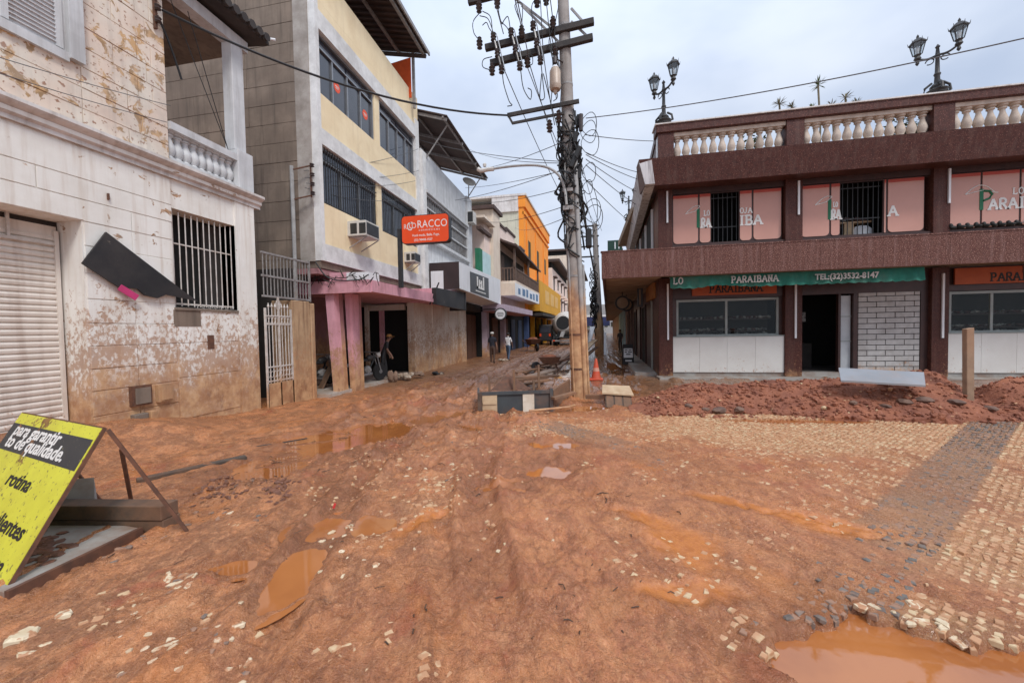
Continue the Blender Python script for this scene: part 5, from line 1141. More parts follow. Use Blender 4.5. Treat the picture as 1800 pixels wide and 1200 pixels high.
# roof beam with slanted fascia
mb = MB(); mb.prism([(1.78, 13.55, 7.32), (1.78, 14.2, 7.32), (1.78, 14.9, 6.62), (1.78, 13.80, 6.50), (1.78, 13.74, 6.50)], (XE - 1.78, 0, 0))
for v_ in range(5): 
    if mb.v[v_][2] < 7: mb.v[v_] = (1.98, mb.v[v_][1], mb.v[v_][2])
P('roof_beam', mb, GRANITE, R); rb('roof_slab', SOFFIT, 2.1, XE, 14.21, 26, 7.0, 7.33); rb('soffit', WFRAME, 2.1, XE, 13.85, 15.5, 6.62, 6.66)
def bxl(y): return 1.78 + .06 * (y - 13.55)
y0, y1 = 13.56, 26.4; a, b_ = bxl(y0), bxl(y1)
P('side_fascia_white', MB().hexa([(a + .20, y0, 6.5), (a + .5, y0, 6.5), (b_ + .5, y1, 6.5), (b_ + .20, y1, 6.5), (a, y0 + .02, 7.30), (a + .4, y0, 7.30), (b_ + .4, y1, 7.30), (b_, y1, 7.30)]), mat('stained_white_fascia', (.62, .60, .60), (.52, .50, .50), 1, .7, streak=((.08, .05, .05), .8), peel=((.12, .07, .07), .62, 1.6)), R)
P('side_wall', MB().fbox(xr, .02, .5, FY + .42, 26.4, .0, 6.6), GRANITE, R)
for k, y in enumerate((16.2, 18.6, 21.2, 23.8)):
    P('side_shop_door', MB().fbox(xr, -.02, .018, y, y + 1.7, .1, 2.75), DARK if k % 2 else WFRAME, R); P('side_door_frame', MB().fbox(xr, -.05, .018, y - .08, y, .1, 2.85), GRAYF if k == 0 else WFRAME, R)
    P('side_window', MB().fbox(xr, -.02, .018, y - .4, y + 1.5, 4.6, 6.3), DARK, R); P('side_mullion', MB().fbox(xr, -.06, .018, y - .45, y - .38, 4.6, 6.3), WHITES, R)
P('side_sign_board', MB().fbox(xr, -.08, .018, 15.2, 17.6, 2.88, 3.45), mat('ochre_sign_board', (.40, .17, .05), None, 2, .7), R)
P('side_step', MB().fbox(xr, -.75, .0, FY + .45, 26, -.1, .14), SLABM, R)
# rooftop balustrade
PX_ = [(2.45, 2.95), (6.32, 6.82), (10.25, 10.78), (14.3, 14.8), (18.4, 18.9)]
for a, b_ in PX_: rb('roof_pier', GRANITE, a, b_, 13.92, 14.34, 7.332, 8.26)
rb('rail_cap', GRANITE, 2.38, XE, 13.86, 14.40, 8.262, 8.52, bev=.02); rb('rail_top_edge', CORN, 2.34, XE, 13.82, 14.44, 8.522, 8.56)
P('side_rail', MB().fbox(bxl, .62, 1.0, 14.42, 26, 8.262, 8.52), GRANITE, R); P('side_parapet', MB().fbox(bxl, .66, .96, 14.42, 26, 7.332, 8.26), GRANITE, R); P('white_joint', MB().box(2.446, 2.449, 14.0, 14.3, 7.4, 8.2), WHITES, R)
bme = mesh('baluster', baluster_mb(.125, .72, 12), BALU, smooth=True)
for (a, b_), (c_, d) in zip(PX_, PX_[1:]):
    rb('baluster_plinth', BALU, b_, c_, 13.98, 14.28, 7.333, 7.42); rb('baluster_lintel', BALU, b_, c_, 13.98, 14.28, 8.14, 8.26)
    n = 12
    for k in range(n):
        o = bpy.data.objects.new('baluster', bme); COL.objects.link(o); o.parent = R; o.location = Vector((b_ + (k + .5) * (c_ - b_) / n, 14.13, 7.42)) - R.location; o.rotation_euler = (0, 0, random.random())
# lantern posts on the roof
def lantern_post(loc, rz, label, tall=1.0):
    t = T('lantern_post', label, 'lantern post', (0, 0, 0), 'lantern posts on the shop roof')
    P('base', MB().lathe([(.26, 0), (.28, .05), (.22, .10), (.26, .17), (.15, .25), (.17, .30), (.10, .38)], (0, 0, 0), 10), LAMPM, t, smooth=True)
    for k in range(4): a = k * 1.57 + .4; P('base_scroll', MB().tube([(.12 * math.cos(a), .12 * math.sin(a), .42), (.27 * math.cos(a), .27 * math.sin(a), .30), (.30 * math.cos(a), .30 * math.sin(a), .12)], .035, 5), LAMPM, t)
    P('pole', MB().lathe([(.075, .36), (.06, .6), (.085, .66), (.055, .72), (.045, 1.15), (.075, 1.2), (.05, 1.26), (.035, 1.42), (.06, 1.46), (.01, 1.54)], (0, 0, 0), 10), LAMPM, t, smooth=True)
    for s_ in (-1, 1):
        P('arm', MB().tube([(s_ * (.04 + .38 * q), 0, 1.22 + .10 * q - .06 * math.sin(q * 3.14)) for q in [i / 8 for i in range(9)]], .03, 6), LAMPM, t)
        P('arm_scroll', MB().tube([(s_ * (.16 + .09 * math.cos(q)), 0, 1.10 + .08 * math.sin(q)) for q in [i * .6 for i in range(10)]], .016, 5), LAMPM, t)
        cx2 = s_ * .42
        P('lantern_stem', MB().lathe([(.015, 1.12), (.05, 1.18), (.03, 1.26), (.09, 1.32), (.06, 1.40), (.10, 1.44)], (cx2, 0, 0), 8), LAMPM, t)
        ln = P('lantern_frame', MB(), LAMPM, t) if False else None
        mb = MB()
        for k in range(6):
            a = k * math.pi / 3; p = (cx2 + .10 * math.cos(a), .10 * math.sin(a), 1.44); q = (cx2 + .175 * math.cos(a), .175 * math.sin(a), 1.78); mb.tube([p, q], .013, 5)
            q2 = (cx2 + .20 * math.cos(a), .20 * math.sin(a), 1.78); mb.tube([q2, (q2[0] + .02 * math.cos(a), q2[1] + .02 * math.sin(a), 1.88)], [.012, .004], 4)
        mb.lathe([(.20, 1.77), (.205, 1.80), (.12, 1.90), (.05, 1.93), (.03, 1.97), (.035, 2.0), (.005, 2.06)], (cx2, 0, 0), 6)
        ln = P('lantern', mb, LAMPM, t)
        mb = MB()
        for k in range(6):
            a, b2 = k * math.pi / 3, (k + 1) * math.pi / 3
            mb.quad((cx2 + .095 * math.cos(a), .095 * math.sin(a), 1.45), (cx2 + .095 * math.cos(b2), .095 * math.sin(b2), 1.45), (cx2 + .17 * math.cos(b2), .17 * math.sin(b2), 1.77), (cx2 + .17 * math.cos(a), .17 * math.sin(a), 1.77))
        P('lantern_glass', mb, LGLASS, ln)
        P('bulb', MB().lathe([(.02, 1.46), (.035, 1.52), (.055, 1.60), (.035, 1.68), (.004, 1.71)], (cx2, 0, 0), 8), WHITES, ln, smooth=True)
    t.location = loc; t.rotation_euler = (0, 0, rz); t.scale = (1, 1, tall); return t
lantern_post((2.67, 14.1, 8.56), rad(-55), 'twin lantern post standing on the street corner of the shop roof')
lantern_post((10.45, 14.1, 8.56), rad(-38), 'twin lantern post on the roof pier above the second and third bays')
lp = lantern_post((2.75, 25.7, 8.56), rad(-30), 'small twin lantern post far back on the side edge of the shop roof')
# rooftop plants
LEAFM = mat('strap_leaf', (.07, .12, .035), (.14, .16, .07), 6, .6); DRYL = mat('dry_strap_leaf', (.22, .17, .09), (.13, .12, .06), 6, .7); STEMM = mat('plant_stem', (.20, .16, .10), None, 6, .8)
def dracaena(x, y, z0, z1, r, m_, label, n=34):
    t = T('dracaena', label, 'plant', (x, y, z0), None)
    P('stem', MB().tube([(x + .05, y, z0), (x + .08, y, (z0 + z1) / 2), (x, y, z1)], .03, 6), STEMM, t); mb = MB()
    for k in range(n):
        a = random.uniform(0, 6.28); e = random.uniform(-.4, 1.35); L = r * random.uniform(.7, 1.1); d = Vector((math.cos(a) * math.cos(e), math.sin(a) * math.cos(e), math.sin(e)))
        s_ = d.cross(Vector((0, 0, 1))).normalized() * .013; b0 = Vector((x, y, z1)); p1 = b0 + d * L * .6; p2 = b0 + d * L + Vector((0, 0, -.05 * L))
        mb.add([b0 - s_ * .6, b0 + s_ * .6, p1 + s_, p1 - s_, p2], [(0, 1, 2, 3), (3, 2, 4)])
    P('crown', mb, m_, t)
for x_, y_, px, py, pz, r, m_, lab in ((0, 16, 1438, 150, 0, .42, LEAFM, 'tallest spiky plant on a thin stem above the rooftop rail'), (0, 16, 1370, 183, 0, .38, DRYL, 'dry spiky plant left of the other rooftop plants'), (0, 16, 1392, 188, 0, .30, DRYL, 'low dry spiky plant next to the leftmost rooftop plant'), (0, 16, 1486, 172, 0, .36, DRYL, 'dry spiky plant on a thin stem right of the tallest plant'),
      (0, 16, 1462, 186, 0, .32, DRYL, 'short spiky tuft just right of the tallest rooftop plant'), (0, 16, 1505, 182, 0, .30, DRYL, 'last spiky tuft to the right on the rooftop'), (0, 16, 1428, 190, 0, .28, LEAFM, 'short green tuft below the tallest rooftop plant')):
    p = at_y(px, py, 16.0); dracaena(p[0], p[1], 7.35, p[2], r * .8, m_, lab)
for px, n_, lab in ((1590, 190, 'bushy green pot plant behind the balusters near the second lantern'), (1612, 150, 'lower green pot plant at the end of the second baluster bay'), (1330, 120, 'thin dark shrub behind the first baluster bay'), (1300, 90, 'sparse dark shrub left of the other one behind the first baluster bay'), (1565, 110, 'small dark shrub behind the middle of the second baluster bay')):
    x = at_y(px, 230, 15)[0]; t = T('potted_shrub', lab, 'plant', (x, 15, 7.35)); P('pot', MB().lathe([(.14, 7.34), (.2, 7.62), (.18, 7.62)], (x, 15, 0), 10), RUST, t); mb = MB()
    for k in range(n_):
        p = Vector((x + random.gauss(0, .17), 15 + random.gauss(0, .15), 7.95 + random.gauss(0, .24))); a = Vector((random.gauss(0, 1), random.gauss(0, 1), random.gauss(0, .6))).normalized() * .075; b_ = a.cross(Vector((random.random(), random.random(), 1))).normalized() * .03
        mb.add([p - a, p + b_, p + a, p - b_], [(0, 1, 2, 3)])
    P('foliage', mb, LEAFM, t); P('stem', MB().tube([(x, 15, 7.6), (x, 15, 8.0)], .02, 5), STEMM, t)

# ------------------------------------------------------------------ the rest of the right row
def rrow(nm, lab, y0, y1, z1, m_, zc=3.4, cw=1.9):
    g = T(nm, lab, 'building', (xr(y0), y0, 0)); P('front', MB().fbox(xr, .0, 8, y0, y1, 0, z1), m_, g)
    P('canopy', MB().fbox(axl, .05, 2.2, y0, y1, zc, zc + .55), SOFFIT, g); P('canopy_fascia', MB().fbox(axl, .0, .05, y0, y1, zc - .1, zc + .65), m_, g)
    n = int((y1 - y0) / 3.2)
    for k in range(n):
        y = y0 + .6 + k * 3.2; P('shop_opening', MB().fbox(xr, -.04, .012, y, y + 2.2, .1, 2.8), DARK if k % 2 else DIM, g); P('pier', MB().fbox(xr, -.12, .012, y - .5, y - .1, 0, 3.4), m_, g)
        f = P('window', MB().fbox(xr, -.03, .012, y + .2, y + 1.8, 4.9, 6.3), DIM, g); P('frame', MB().fbox(xr, -.05, .0, y + .1, y + .2, 4.8, 6.4), WHITES, g)
    return g
rrow('dark_stone_building', 'low brown stone fronted shop next to the maroon one', 26.7, 36, 6.6, mat('brown_stone', (.20, .13, .11), (.14, .09, .08), 1, .8))
rrow('aqua_shop', 'shop with pale aqua piers further along the covered walk', 36.2, 52, 5.6, HAQUA); rrow('far_shop_row', 'plain pale shops at the far end of the covered walk', 52.2, 90, 5.2, HCREAM)
gb = T('green_billboard', 'small dark green billboard above the far shop roofs', 'billboard', (2.2, 33, 5)); p0, p1 = at_y(1068, 423, 33), at_y(1095, 440, 33)
P('board', MB().box(p0[0], p1[0], 33, 33.1, p1[2], p0[2]), mat('bottle_green_board', (.012, .045, .03), None, 3, .6), gb); P('post', MB().box(p0[0] + .2, p0[0] + .3, 33.02, 33.08, 4.0, p1[2]).box(p1[0] - .3, p1[0] - .2, 33.02, 33.08, 4.0, p1[2]), IRONB, gb)
for k in range(3): P('white_mark', MB().box(p0[0] + .55 + k * .3, p0[0] + .63 + k * .3, 32.98, 33.0, p1[2] + .15, p0[2] - .15), WHITES, gb)
for k, (y, lab) in enumerate(((19.3, 'round hanging shop clock shaped sign nearest under the granite canopy'), (21.0, 'second round hanging sign under the granite canopy'))):
    t = T('hanging_round_sign', lab, 'sign', (1.7, y, 2.8)); x = 1.72 + .35 * k
    P('rim', MB().lathe([(.34, 0), (.34, .1), (.26, .1), (.26, 0)], (x, y, 2.98), 20, (0, -1, 0)), IRONB, t); P('disc', MB().lathe([(.26, .02), (.26, .08)], (x, y, 2.98), 20, (0, -1, 0)), SOFFIT, t); P('hanger', MB().box(x - .02, x + .02, y - .05, y - .02, 3.3, 3.5), IRONB, t)
hb = T('hanging_box_sign', 'narrow black box sign hanging under the canopy beside the ochre board', 'sign', (2.1, 17.5, 2.9)); P('box', MB().box(2.1, 2.3, 16.6, 16.9, 2.65, 3.4), IRONB, hb); P('light_strip', MB().box(2.16, 2.2, 16.59, 16.6, 2.72, 3.35), SOFFIT, hb)
# end of the street: footbridge, far block, wooded hill
FAR = mat('far_pale_wall', (.40, .40, .40), (.30, .30, .31), .2, .9)
fb = T('footbridge', 'far footbridge with a blue banner crossing the end of the street', 'footbridge', (0, 92, 0))
P('deck', MB().box(-12, 14, 92, 93.4, 4.8, 5.8), FAR, fb); P('blue_banner', MB().box(-2.2, 5.4, 91.9, 91.99, 2.3, 4.4), mat('dark_blue_banner', (.03, .04, .12), None, 1, .7), fb); P('white_edge', MB().box(-2.2, 5.4, 91.88, 91.99, 4.41, 4.85), WHITES, fb)
for x in (-6, 8): P('pier', MB().box(x, x + .8, 92.2, 93, -1, 4.8), FAR, fb)
ob = T('far_end_building', 'grey building closing the end of the street behind the footbridge', 'building', (0, 130, 0)); P('wall', MB().box(-30, 14, 130, 140, -1, 9.5), FAR, ob)
for k in range(10):
    for z in (2.2, 5.4): P('window', MB().box(-8 + k * 2, -7 + k * 2, 129.9, 129.99, z, z + 1.5), DIM, ob)
hm = mat('wooded_hill', (.045, .07, .035), (.08, .10, .055), .08, .95); hx = np.linspace(-160, 200, 60); mb = MB()
for j, (y, f) in enumerate(((190, 0.0), (215, .6), (250, 1.0), (300, .7))):
    mb.v += [(float(x), y, float(-2 + f * (15 + 7 * fbm(np.array([x / 40]), np.array([y / 40.]), 5, 4)[0]))) for x in hx]
mb.f = [(j * 60 + i, j * 60 + i + 1, (j + 1) * 60 + i + 1, (j + 1) * 60 + i) for j in range(3) for i in range(59)]
S('hill', mb, hm, smooth=True)
TRM = mat('far_foliage', (.06, .085, .05), (.11, .13, .085), .6, .9)
for k, (x, y, h) in enumerate(((1.5, 106, 4.6), (4.2, 110, 5.2), (-.6, 112, 4.4), (3.0, 118, 5.6))):
    t = T('street_tree', ('small ragged tree just behind the footbridge', 'small tree beside the ragged one at the end of the street', 'low tree left of the others behind the footbridge', 'farthest small tree behind the footbridge')[k], 'tree', (x, y, 0)); P('trunk', MB().tube([(x, y, -.5), (x + .1, y, h * .5)], [.18, .1], 6), STEMM, t); mb = MB()
    for q in range(260):
        p = Vector((x + random.gauss(0, .95), y + random.gauss(0, .9), h * .62 + random.gauss(0, h * .17))); a = Vector((random.gauss(0, 1), random.gauss(0, 1), random.gauss(0, 1))).normalized() * .24; b_ = a.orthogonal().normalized() * .13
        mb.add([p - a, p + b_, p + a, p - b_], [(0, 1, 2, 3)])
    P('crown', mb, TRM, t)
# ------------------------------------------------------------------ utility pole at the corner
def pole_x(z): return -.19 - .027 * z
up = T('utility_pole', 'tall leaning concrete utility pole loaded with tangled cables at the corner', 'utility pole', (-.19, 10.1, 0))
P('shaft', MB().tube([(pole_x(z), 10.1, z) for z in (-.3, 0, 1, 2, 3.4, 5, 7, 9, 12)], [.205, .20, .195, .19, .18, .172, .16, .145, .125], 18), POLEM, up, smooth=True)
P('conduit', MB().tube([(pole_x(z) + .16 - .004 * z, 9.96, z) for z in (-.1, 1, 2, 4, 6.2)], .062, 9), PIPEG, up, smooth=True); P('conduit', MB().tube([(pole_x(z) + .245 - .006 * z, 10.03, z) for z in (-.1, 1, 2, 3.4)], .035, 8), PIPEG, up, smooth=True)
P('thin_conduit', MB().tube([(pole_x(z) - .12, 9.94, z) for z in (-.1, 2, 4.3, 6)], .022, 6), PIPEG, up)
for z in (.75, 1.62, 3.1, 4.6, 6.6, 7.9, 9.35): P('steel_band', MB().tube([(pole_x(z), 10.1, z), (pole_x(z), 10.1, z + .05)], .212 - .0068 * z, 18), RUST if z < 2 else IRONG, up)
ARMS = [((853, 85), (1044, 38)), ((862, 112), (1042, 66)), ((823, 4), (1046, -52))]
for (a, b_) in ARMS:
    p, q = at_y(*a, 9.95), at_y(*b_, 9.95); P('crossarm', MB().beam(p, q, .12, .15), ARMM, up, bev=.01)
for a, b_ in (((917, 10), (990, 82)), ((900, -6), (985, 60)), ((1004, 15), (1026, 40)), ((1004, 38), (1030, 62))):
    P('arm_brace', MB().beam(at_y(*a, 10.0), at_y(*b_, 10.02), .03, .05), IRONG, up)
P('cable_bracket', MB().beam(at_y(892, 203, 9.9), at_y(1018, 178, 9.9), .06, .09), ARMM, up); P('cable_bracket', MB().beam(at_y(900, 217, 9.9), at_y(992, 199, 9.9), .04, .06), ARMM, up); P('cable_bracket', MB().beam(at_y(894, 204, 9.9), at_y(901, 217, 9.9), .05, .05), ARMM, up)
def ins(px, py, y=9.85, s_=1.0):
    p = at_y(px, py, y); return P('insulator', MB().lathe([(.02 * s_, -.16 * s_), (.07 * s_, -.13 * s_), (.04 * s_, -.09 * s_), (.085 * s_, -.04 * s_), (.045 * s_, .0), (.085 * s_, .04 * s_), (.04 * s_, .09 * s_), (.06 * s_, .12 * s_), (.02 * s_, .16 * s_)], p, 9), CERAM, up)
for a in ((842, 12), (874, 4), (843, 76), (865, 122), (917, 56), (927, 108), (972, 40), (976, 92), (944, 2), (960, -2), (982, 205), (966, 222)): ins(*a)
for (x0, y0, x1, y1) in ((866, 60, 883, 128), (897, 52, 915, 122), (936, 40, 951, 112)):      # fuse cutouts
    c_ = P('fuse_cutout', MB().tube([at_y(x0, y0, 9.8), at_y((x0 + x1) / 2, (y0 + y1) / 2, 9.78), at_y(x1, y1, 9.8)], .032, 7), CERAM, up)
    for f in (.08, .5, .92): P('cap', MB().lathe([(.03, -.1), (.075, -.08), (.05, -.03), (.08, 0), (.05, .03), (.075, .08), (.03, .1)], at_y(x0 + (x1 - x0) * f, y0 + (y1 - y0) * f, 9.8), 8), CERAM, c_)
    P('rod', MB().tube([at_y(x0 + 7, y0, 9.74), at_y(x1 + 5, y1 - 4, 9.74)], .014, 5), ALU, c_)
p = at_y(976, 141, 9.75); hl = P('capacitor_can', MB().lathe([(.02, .30), (.10, .27), (.135, .20), (.14, -.12), (.15, -.16), (.12, -.24), (.05, -.26), (.03, -.34)], p, 14), mat('pale_enamel_can', (.46, .36, .27), (.36, .28, .22), 5, .4, streak=((.2, .12, .07), .5)), up, smooth=True)
P('can_hanger', MB().tube([(p[0], p[1], p[2] + .28), (p[0] + .0, p[1], p[2] + .52), (p[0] + .2, 10.0, p[2] + .55)], .02, 5).tube([(p[0], p[1], p[2] + .4), (p[0], p[1], p[2] + .55)], .05, 8), CERAM, hl); P('can_top', MB().lathe([(.10, .275), (.07, .32), (.02, .34)], p, 12), WHITES, hl)
# drip loops and jumpers around the arms
random.seed(11)
def curve(pts, r, n=5, k=8):      # smooth tube through a few points
    P_ = [Vector(q) for q in pts]; P_ = [P_[0] * 2 - P_[1]] + P_ + [P_[-1] * 2 - P_[-2]]; out = []
    for i in range(1, len(P_) - 2):
        for t in [j / k for j in range(k)]:
            a, b_, c_, d = P_[i - 1:i + 3]; out.append(.5 * ((2 * b_) + (c_ - a) * t + (2 * a - 5 * b_ + 4 * c_ - d) * t * t + (3 * b_ - a - 3 * c_ + d) * t ** 3))
    out.append(P_[-2]); return MB().tube(out, r, n)
def pc_(l, y=9.78): return [at_y(a, b_, y + .05 * math.sin(i * 2)) for i, (a, b_) in enumerate(l)]
for l in ([(846, 20), (832, 38), (833, 58), (843, 72)], [(848, 20), (862, 30), (866, 60)], [(843, 28), (858, 34), (868, 60)], [(865, 100), (850, 105), (849, 118), (864, 124)], [(876, 12), (879, 35), (892, 50), (897, 66)], [(915, 40), (905, 10), (918, 8), (917, 50)], [(883, 128), (886, 150), (895, 178), (900, 185), (892, 187)], [(915, 122), (920, 155), (932, 175), (934, 160), (928, 155)], [(951, 112), (955, 150), (957, 172), (949, 172), (952, 130)], [(927, 100), (935, 98), (936, 112), (928, 116)], [(868, 62), (860, 50), (855, 40), (848, 45)], [(897, 52), (893, 30), (886, 36), (882, 42), (876, 20)], [(936, 40), (935, 10), (945, -5)], [(976, 150), (980, 170), (973, 178)], [(972, 48), (965, 75), (972, 110), (978, 175)], [(982, 10), (975, 60), (986, 140), (984, 200)], [(960, 0), (966, 60), (972, 120), (968, 190)], [(950, 0), (955, 90), (966, 170), (975, 220)]):
    P('jumper_wire', curve(pc_(l), .011 if len(l) < 5 else .012, 5), CABLE, up)
# the black tangle of phone cables round the shaft
for k in range(84):
    z0 = random.uniform(5.0, 7.4); a0 = random.uniform(0, 6.28); L = random.uniform(.4, 1.6); pts = []
    for i in range(6):
        z = z0 - L * i / 5 + random.uniform(-.08, .08); a = a0 + i * random.uniform(-.5, .7); r = .19 + random.uniform(0, .10) + (.16 * random.random() if random.random() < .12 else 0); pts.append((pole_x(z) + r * math.cos(a), 10.1 + r * math.sin(a), z))
    P('cable_tangle', curve(pts, random.uniform(.010, .025), 5, 5), CABLE, up)
for k in range(7):
    z = random.uniform(4.4, 7.0); x = pole_x(z) + .2; R_ = random.uniform(.16, .34); P('cable_loop', MB().tube([(x + .1 + R_ * .8 * (1 - math.cos(t)) * .9, 10.0 + .1 * math.sin(t * 2), z + R_ * math.sin(t)) for t in [i * .35 for i in range(19)]], .009, 4), CABLE, up)
P('cable_loop', MB().tube([(pole_x(4) + .3 + .32 * math.sin(t), 10.0, 4.75 - .75 * math.cos(t)) for t in [i * .25 for i in range(14)]], .008, 4), CABLE, up)
for z, a, s_ in ((7.0, 0, .14), (6.75, 3.4, .12), (6.2, .2, .15), (6.0, 3.0, .13), (5.7, 5.9, .17), (5.35, .4, .13), (5.2, 3.6, .12), (6.5, 5.4, .12)):
    P('splice_box', MB().beam((pole_x(z) + .24 * math.cos(a), 10.1 + .24 * math.sin(a) - .04, z - s_), (pole_x(z) + .24 * math.cos(a) + .03, 10.1 + .24 * math.sin(a) - .05, z + s_), .10, .09), CABLE, up, bev=.012)
P('splice_box', MB().beam(at_y(1003, 295, 9.84), at_y(1020, 258, 9.84), .13, .12), CABLE, up, bev=.02); P('box', MB().box(.02, .17, 9.9, 10.15, 3.82, 4.28), CABLE, up, bev=.03)
P('fitting', MB().lathe([(.05, -.2), (.06, .2)], at_y(1021, 216, 9.95), 8), CERAM, up)
# street lamp on the pole
sl_ = T('street_lamp', 'curved arm street lamp clamped to the utility pole', 'street lamp', (-.4, 9.9, 4.6))
P('arm', curve([at_y(*q, 9.8) for q in ((996, 360), (993, 335), (985, 312), (968, 297), (945, 291), (915, 291), (885, 294), (866, 297))], .032, 8, 6), PIPEG, sl_, smooth=True)
P('head', curve([at_y(*q, 9.8) for q in ((868, 297), (858, 298), (846, 300), (840, 297))], [.05, .06] and .055, 8, 3), ACM, sl_, smooth=True); P('photo_cell', MB().lathe([(.04, 0), (.05, .06), (.02, .09)], at_y(852, 293, 9.8), 8), ACM, sl_); P('clamp', MB().box(pole_x(5) - .2, pole_x(5) + .05, 9.82, 9.9, 4.75, 4.85), IRONG, sl_); P('clamp', MB().box(pole_x(5) - .2, pole_x(5) + .05, 9.82, 9.9, 5.2, 5.28), IRONG, sl_)

# ------------------------------------------------------------------ overhead wires
def wire(a, b_, sag, r, label, m_=None, grp='overhead wires'):
    a, b_ = Vector(a), Vector(b_); pts = [a.lerp(b_, t) + Vector((0, 0, -sag * 4 * t * (1 - t))) for t in [i / 18 for i in range(19)]]
    return TM('overhead_wire', MB().tube(pts, r, 5), m_ or CABLE, label, 'wire', grp, org=tuple(a))
pz = lambda z: (pole_x(z), 10.1, z)
wire((-7.5, 5.95, 7.72), at_y(893, 203, 9.9), .42, .024, 'thick black cable sagging from the corner house balcony to the pole bracket')
wire(at_y(1030, 208, 10), at_y(1803, 67, 7.5), .12, .011, 'grey wire rising from the pole across the sky above the shop roof', WIRE)
wire(at_y(1028, 237, 10), (2.4, 14.3, 8.2), .03, .011, 'wire from the pole to the corner pier of the shop roof', WIRE)
for i, (py, q) in enumerate(((268, (1.9, 14.5, 7.26)), (272, (1.95, 15, 7.2)), (280, (2.0, 16, 7.1)), (290, (2.1, 17, 6.9)), (317, (2.2, 19, 6.6)))):
    wire(at_y(1030, py, 10), q, .05, .010, 'thin wire in the bundle between the pole and the side of the shop', WIRE, 'wires between pole and shop side')
for i, ((a, b_), y0, (c_, d), y1, sg) in enumerate((((985, 284), 10, (735, 245), 18, .15), ((985, 287), 10, (826, 263), 25, .2), ((995, 296), 10, (800, 352), 16.5, .1), ((990, 300), 10, (818, 330), 24, .1), ((995, 330), 10, (812, 352), 23, .25), ((988, 250), 10, (822, 298), 24, .2), ((1000, 360), 10, (845, 388), 27, .25), ((1000, 380), 10, (905, 400), 39, .3))):
    wire(at_y(a, b_, y0), at_y(c_, d, y1), sg, .010, 'thin service wire between the pole and the left house fronts', WIRE, 'service wires to the left fronts')
p2 = (.75, 27.7)
for i, (a, zb) in enumerate((((885, 120), 8.2), ((930, 110), 8.1), ((955, 130), 8.0), ((975, 90), 8.3), ((905, 60), 8.6), ((965, 45), 8.5))):
    wire(at_y(*a, 10.0), (p2[0] - .6 + i * .2, p2[1], zb), .5, .012, 'power line running down the street from the crossarms to the next pole', WIRE, 'power lines down the street')
for i, zb in enumerate((6.2, 5.9, 5.6, 5.3, 5.0, 4.7)): wire((pole_x(5.8) + .05 * i, 10.25, 6.6 - i * .2), (p2[0] - .1 + .03 * i, p2[1], zb), .45, .018, 'black phone cable running between the two poles', CABLE, 'phone cables between the poles')
for i, (a, zt) in enumerate((((843, 4), 13.8), ((875, 0), 13.9), ((917, 50), 14), ((945, 0), 14.2), ((960, 0), 14.1), ((972, 36), 14.0), ((885, 60), 13.6), ((930, 105), 12.8))):
    p = Vector(at_y(*a, 9.85)); wire(p, (p.x - 1.0 + .1 * i, -3.5, zt), .5, .012, 'power line leaving the crossarms over the square', WIRE, 'power lines over the square')
for a, b_, y0, y1 in (((-5, 100), (300, 186), 4, 6.2), ((-5, 128), (293, 215), 4, 6.2)):
    wire(at_x(*a, -7.45), at_x(*b_, -7.45), .02, .006, 'thin wire strung across the front of the corner house', WIRE, 'wires across the corner house')
for a, b_ in (((300, 0), (402, 265)), ((330, 20), (400, 260))): wire(at_y(*a, 6.3), at_y(*b_, 7.4), .02, .008, 'loose wire dropping diagonally inside the balcony', CABLE, 'loose balcony wires')
wire((-7.55, 5.9, 7.6), (-7.62, 6.35, 6.75), -.08, .02, 'short black cable drop hooked at the balcony corner')
for (a, c_, d) in (((534, 300), 735, 262), ((536, 312), 736, 300), ((538, 322), 730, 318), ((536, 330), 700, 352)):
    wire(at_y(*a, 9.45), at_x(c_, d, -6.9), .15, .008, 'thin wire crossing the front of the yellow building', WIRE, 'wires across the yellow front')
p = at_y(538, 340, 9.5); TM('dangling_cable', curve([(-7.25, 9.5, 3.75), (-6.9, 9.6, 3.3), (-6.2, 9.8, 3.25), (-5.9, 9.9, 3.4)], .018, 5), CABLE, 'loose black cable sagging over the pink canopy end', 'cable')
# second pole with its bundle
p2t = T('utility_pole', 'distant utility pole wrapped in a thick black cable bundle beside leaning planks', 'utility pole', (.95, 27.7, 0))
P('shaft', MB().tube([(.95 - .03 * z, 27.7, z) for z in (-.2, 0, 1, 3, 6, 9.0)], [.30, .30, .29, .25, .2, .17], 14), POLEM, p2t, smooth=True)
P('mud_skirt', MB().tube([(.95 - .03 * z, 27.7, z) for z in (-.1, 1, 2.4)], [.36, .34, .28], 12), POSTM, p2t)
for z in (8.8, 8.1, 7.4, 6.7): P('crossarm', MB().box(-.9, .95, 27.55, 27.65, z, z + .09), ARMM, p2t)
for k in range(30):
    z0 = random.uniform(2.8, 6.4); pts = [(.75 - .02 * z0 + random.uniform(-.4, .22), 27.5 + random.uniform(-.2, .2), z0 - i * .4) for i in range(5)]; P('cable_tangle', curve(pts, .035, 4, 4), CABLE, p2t)

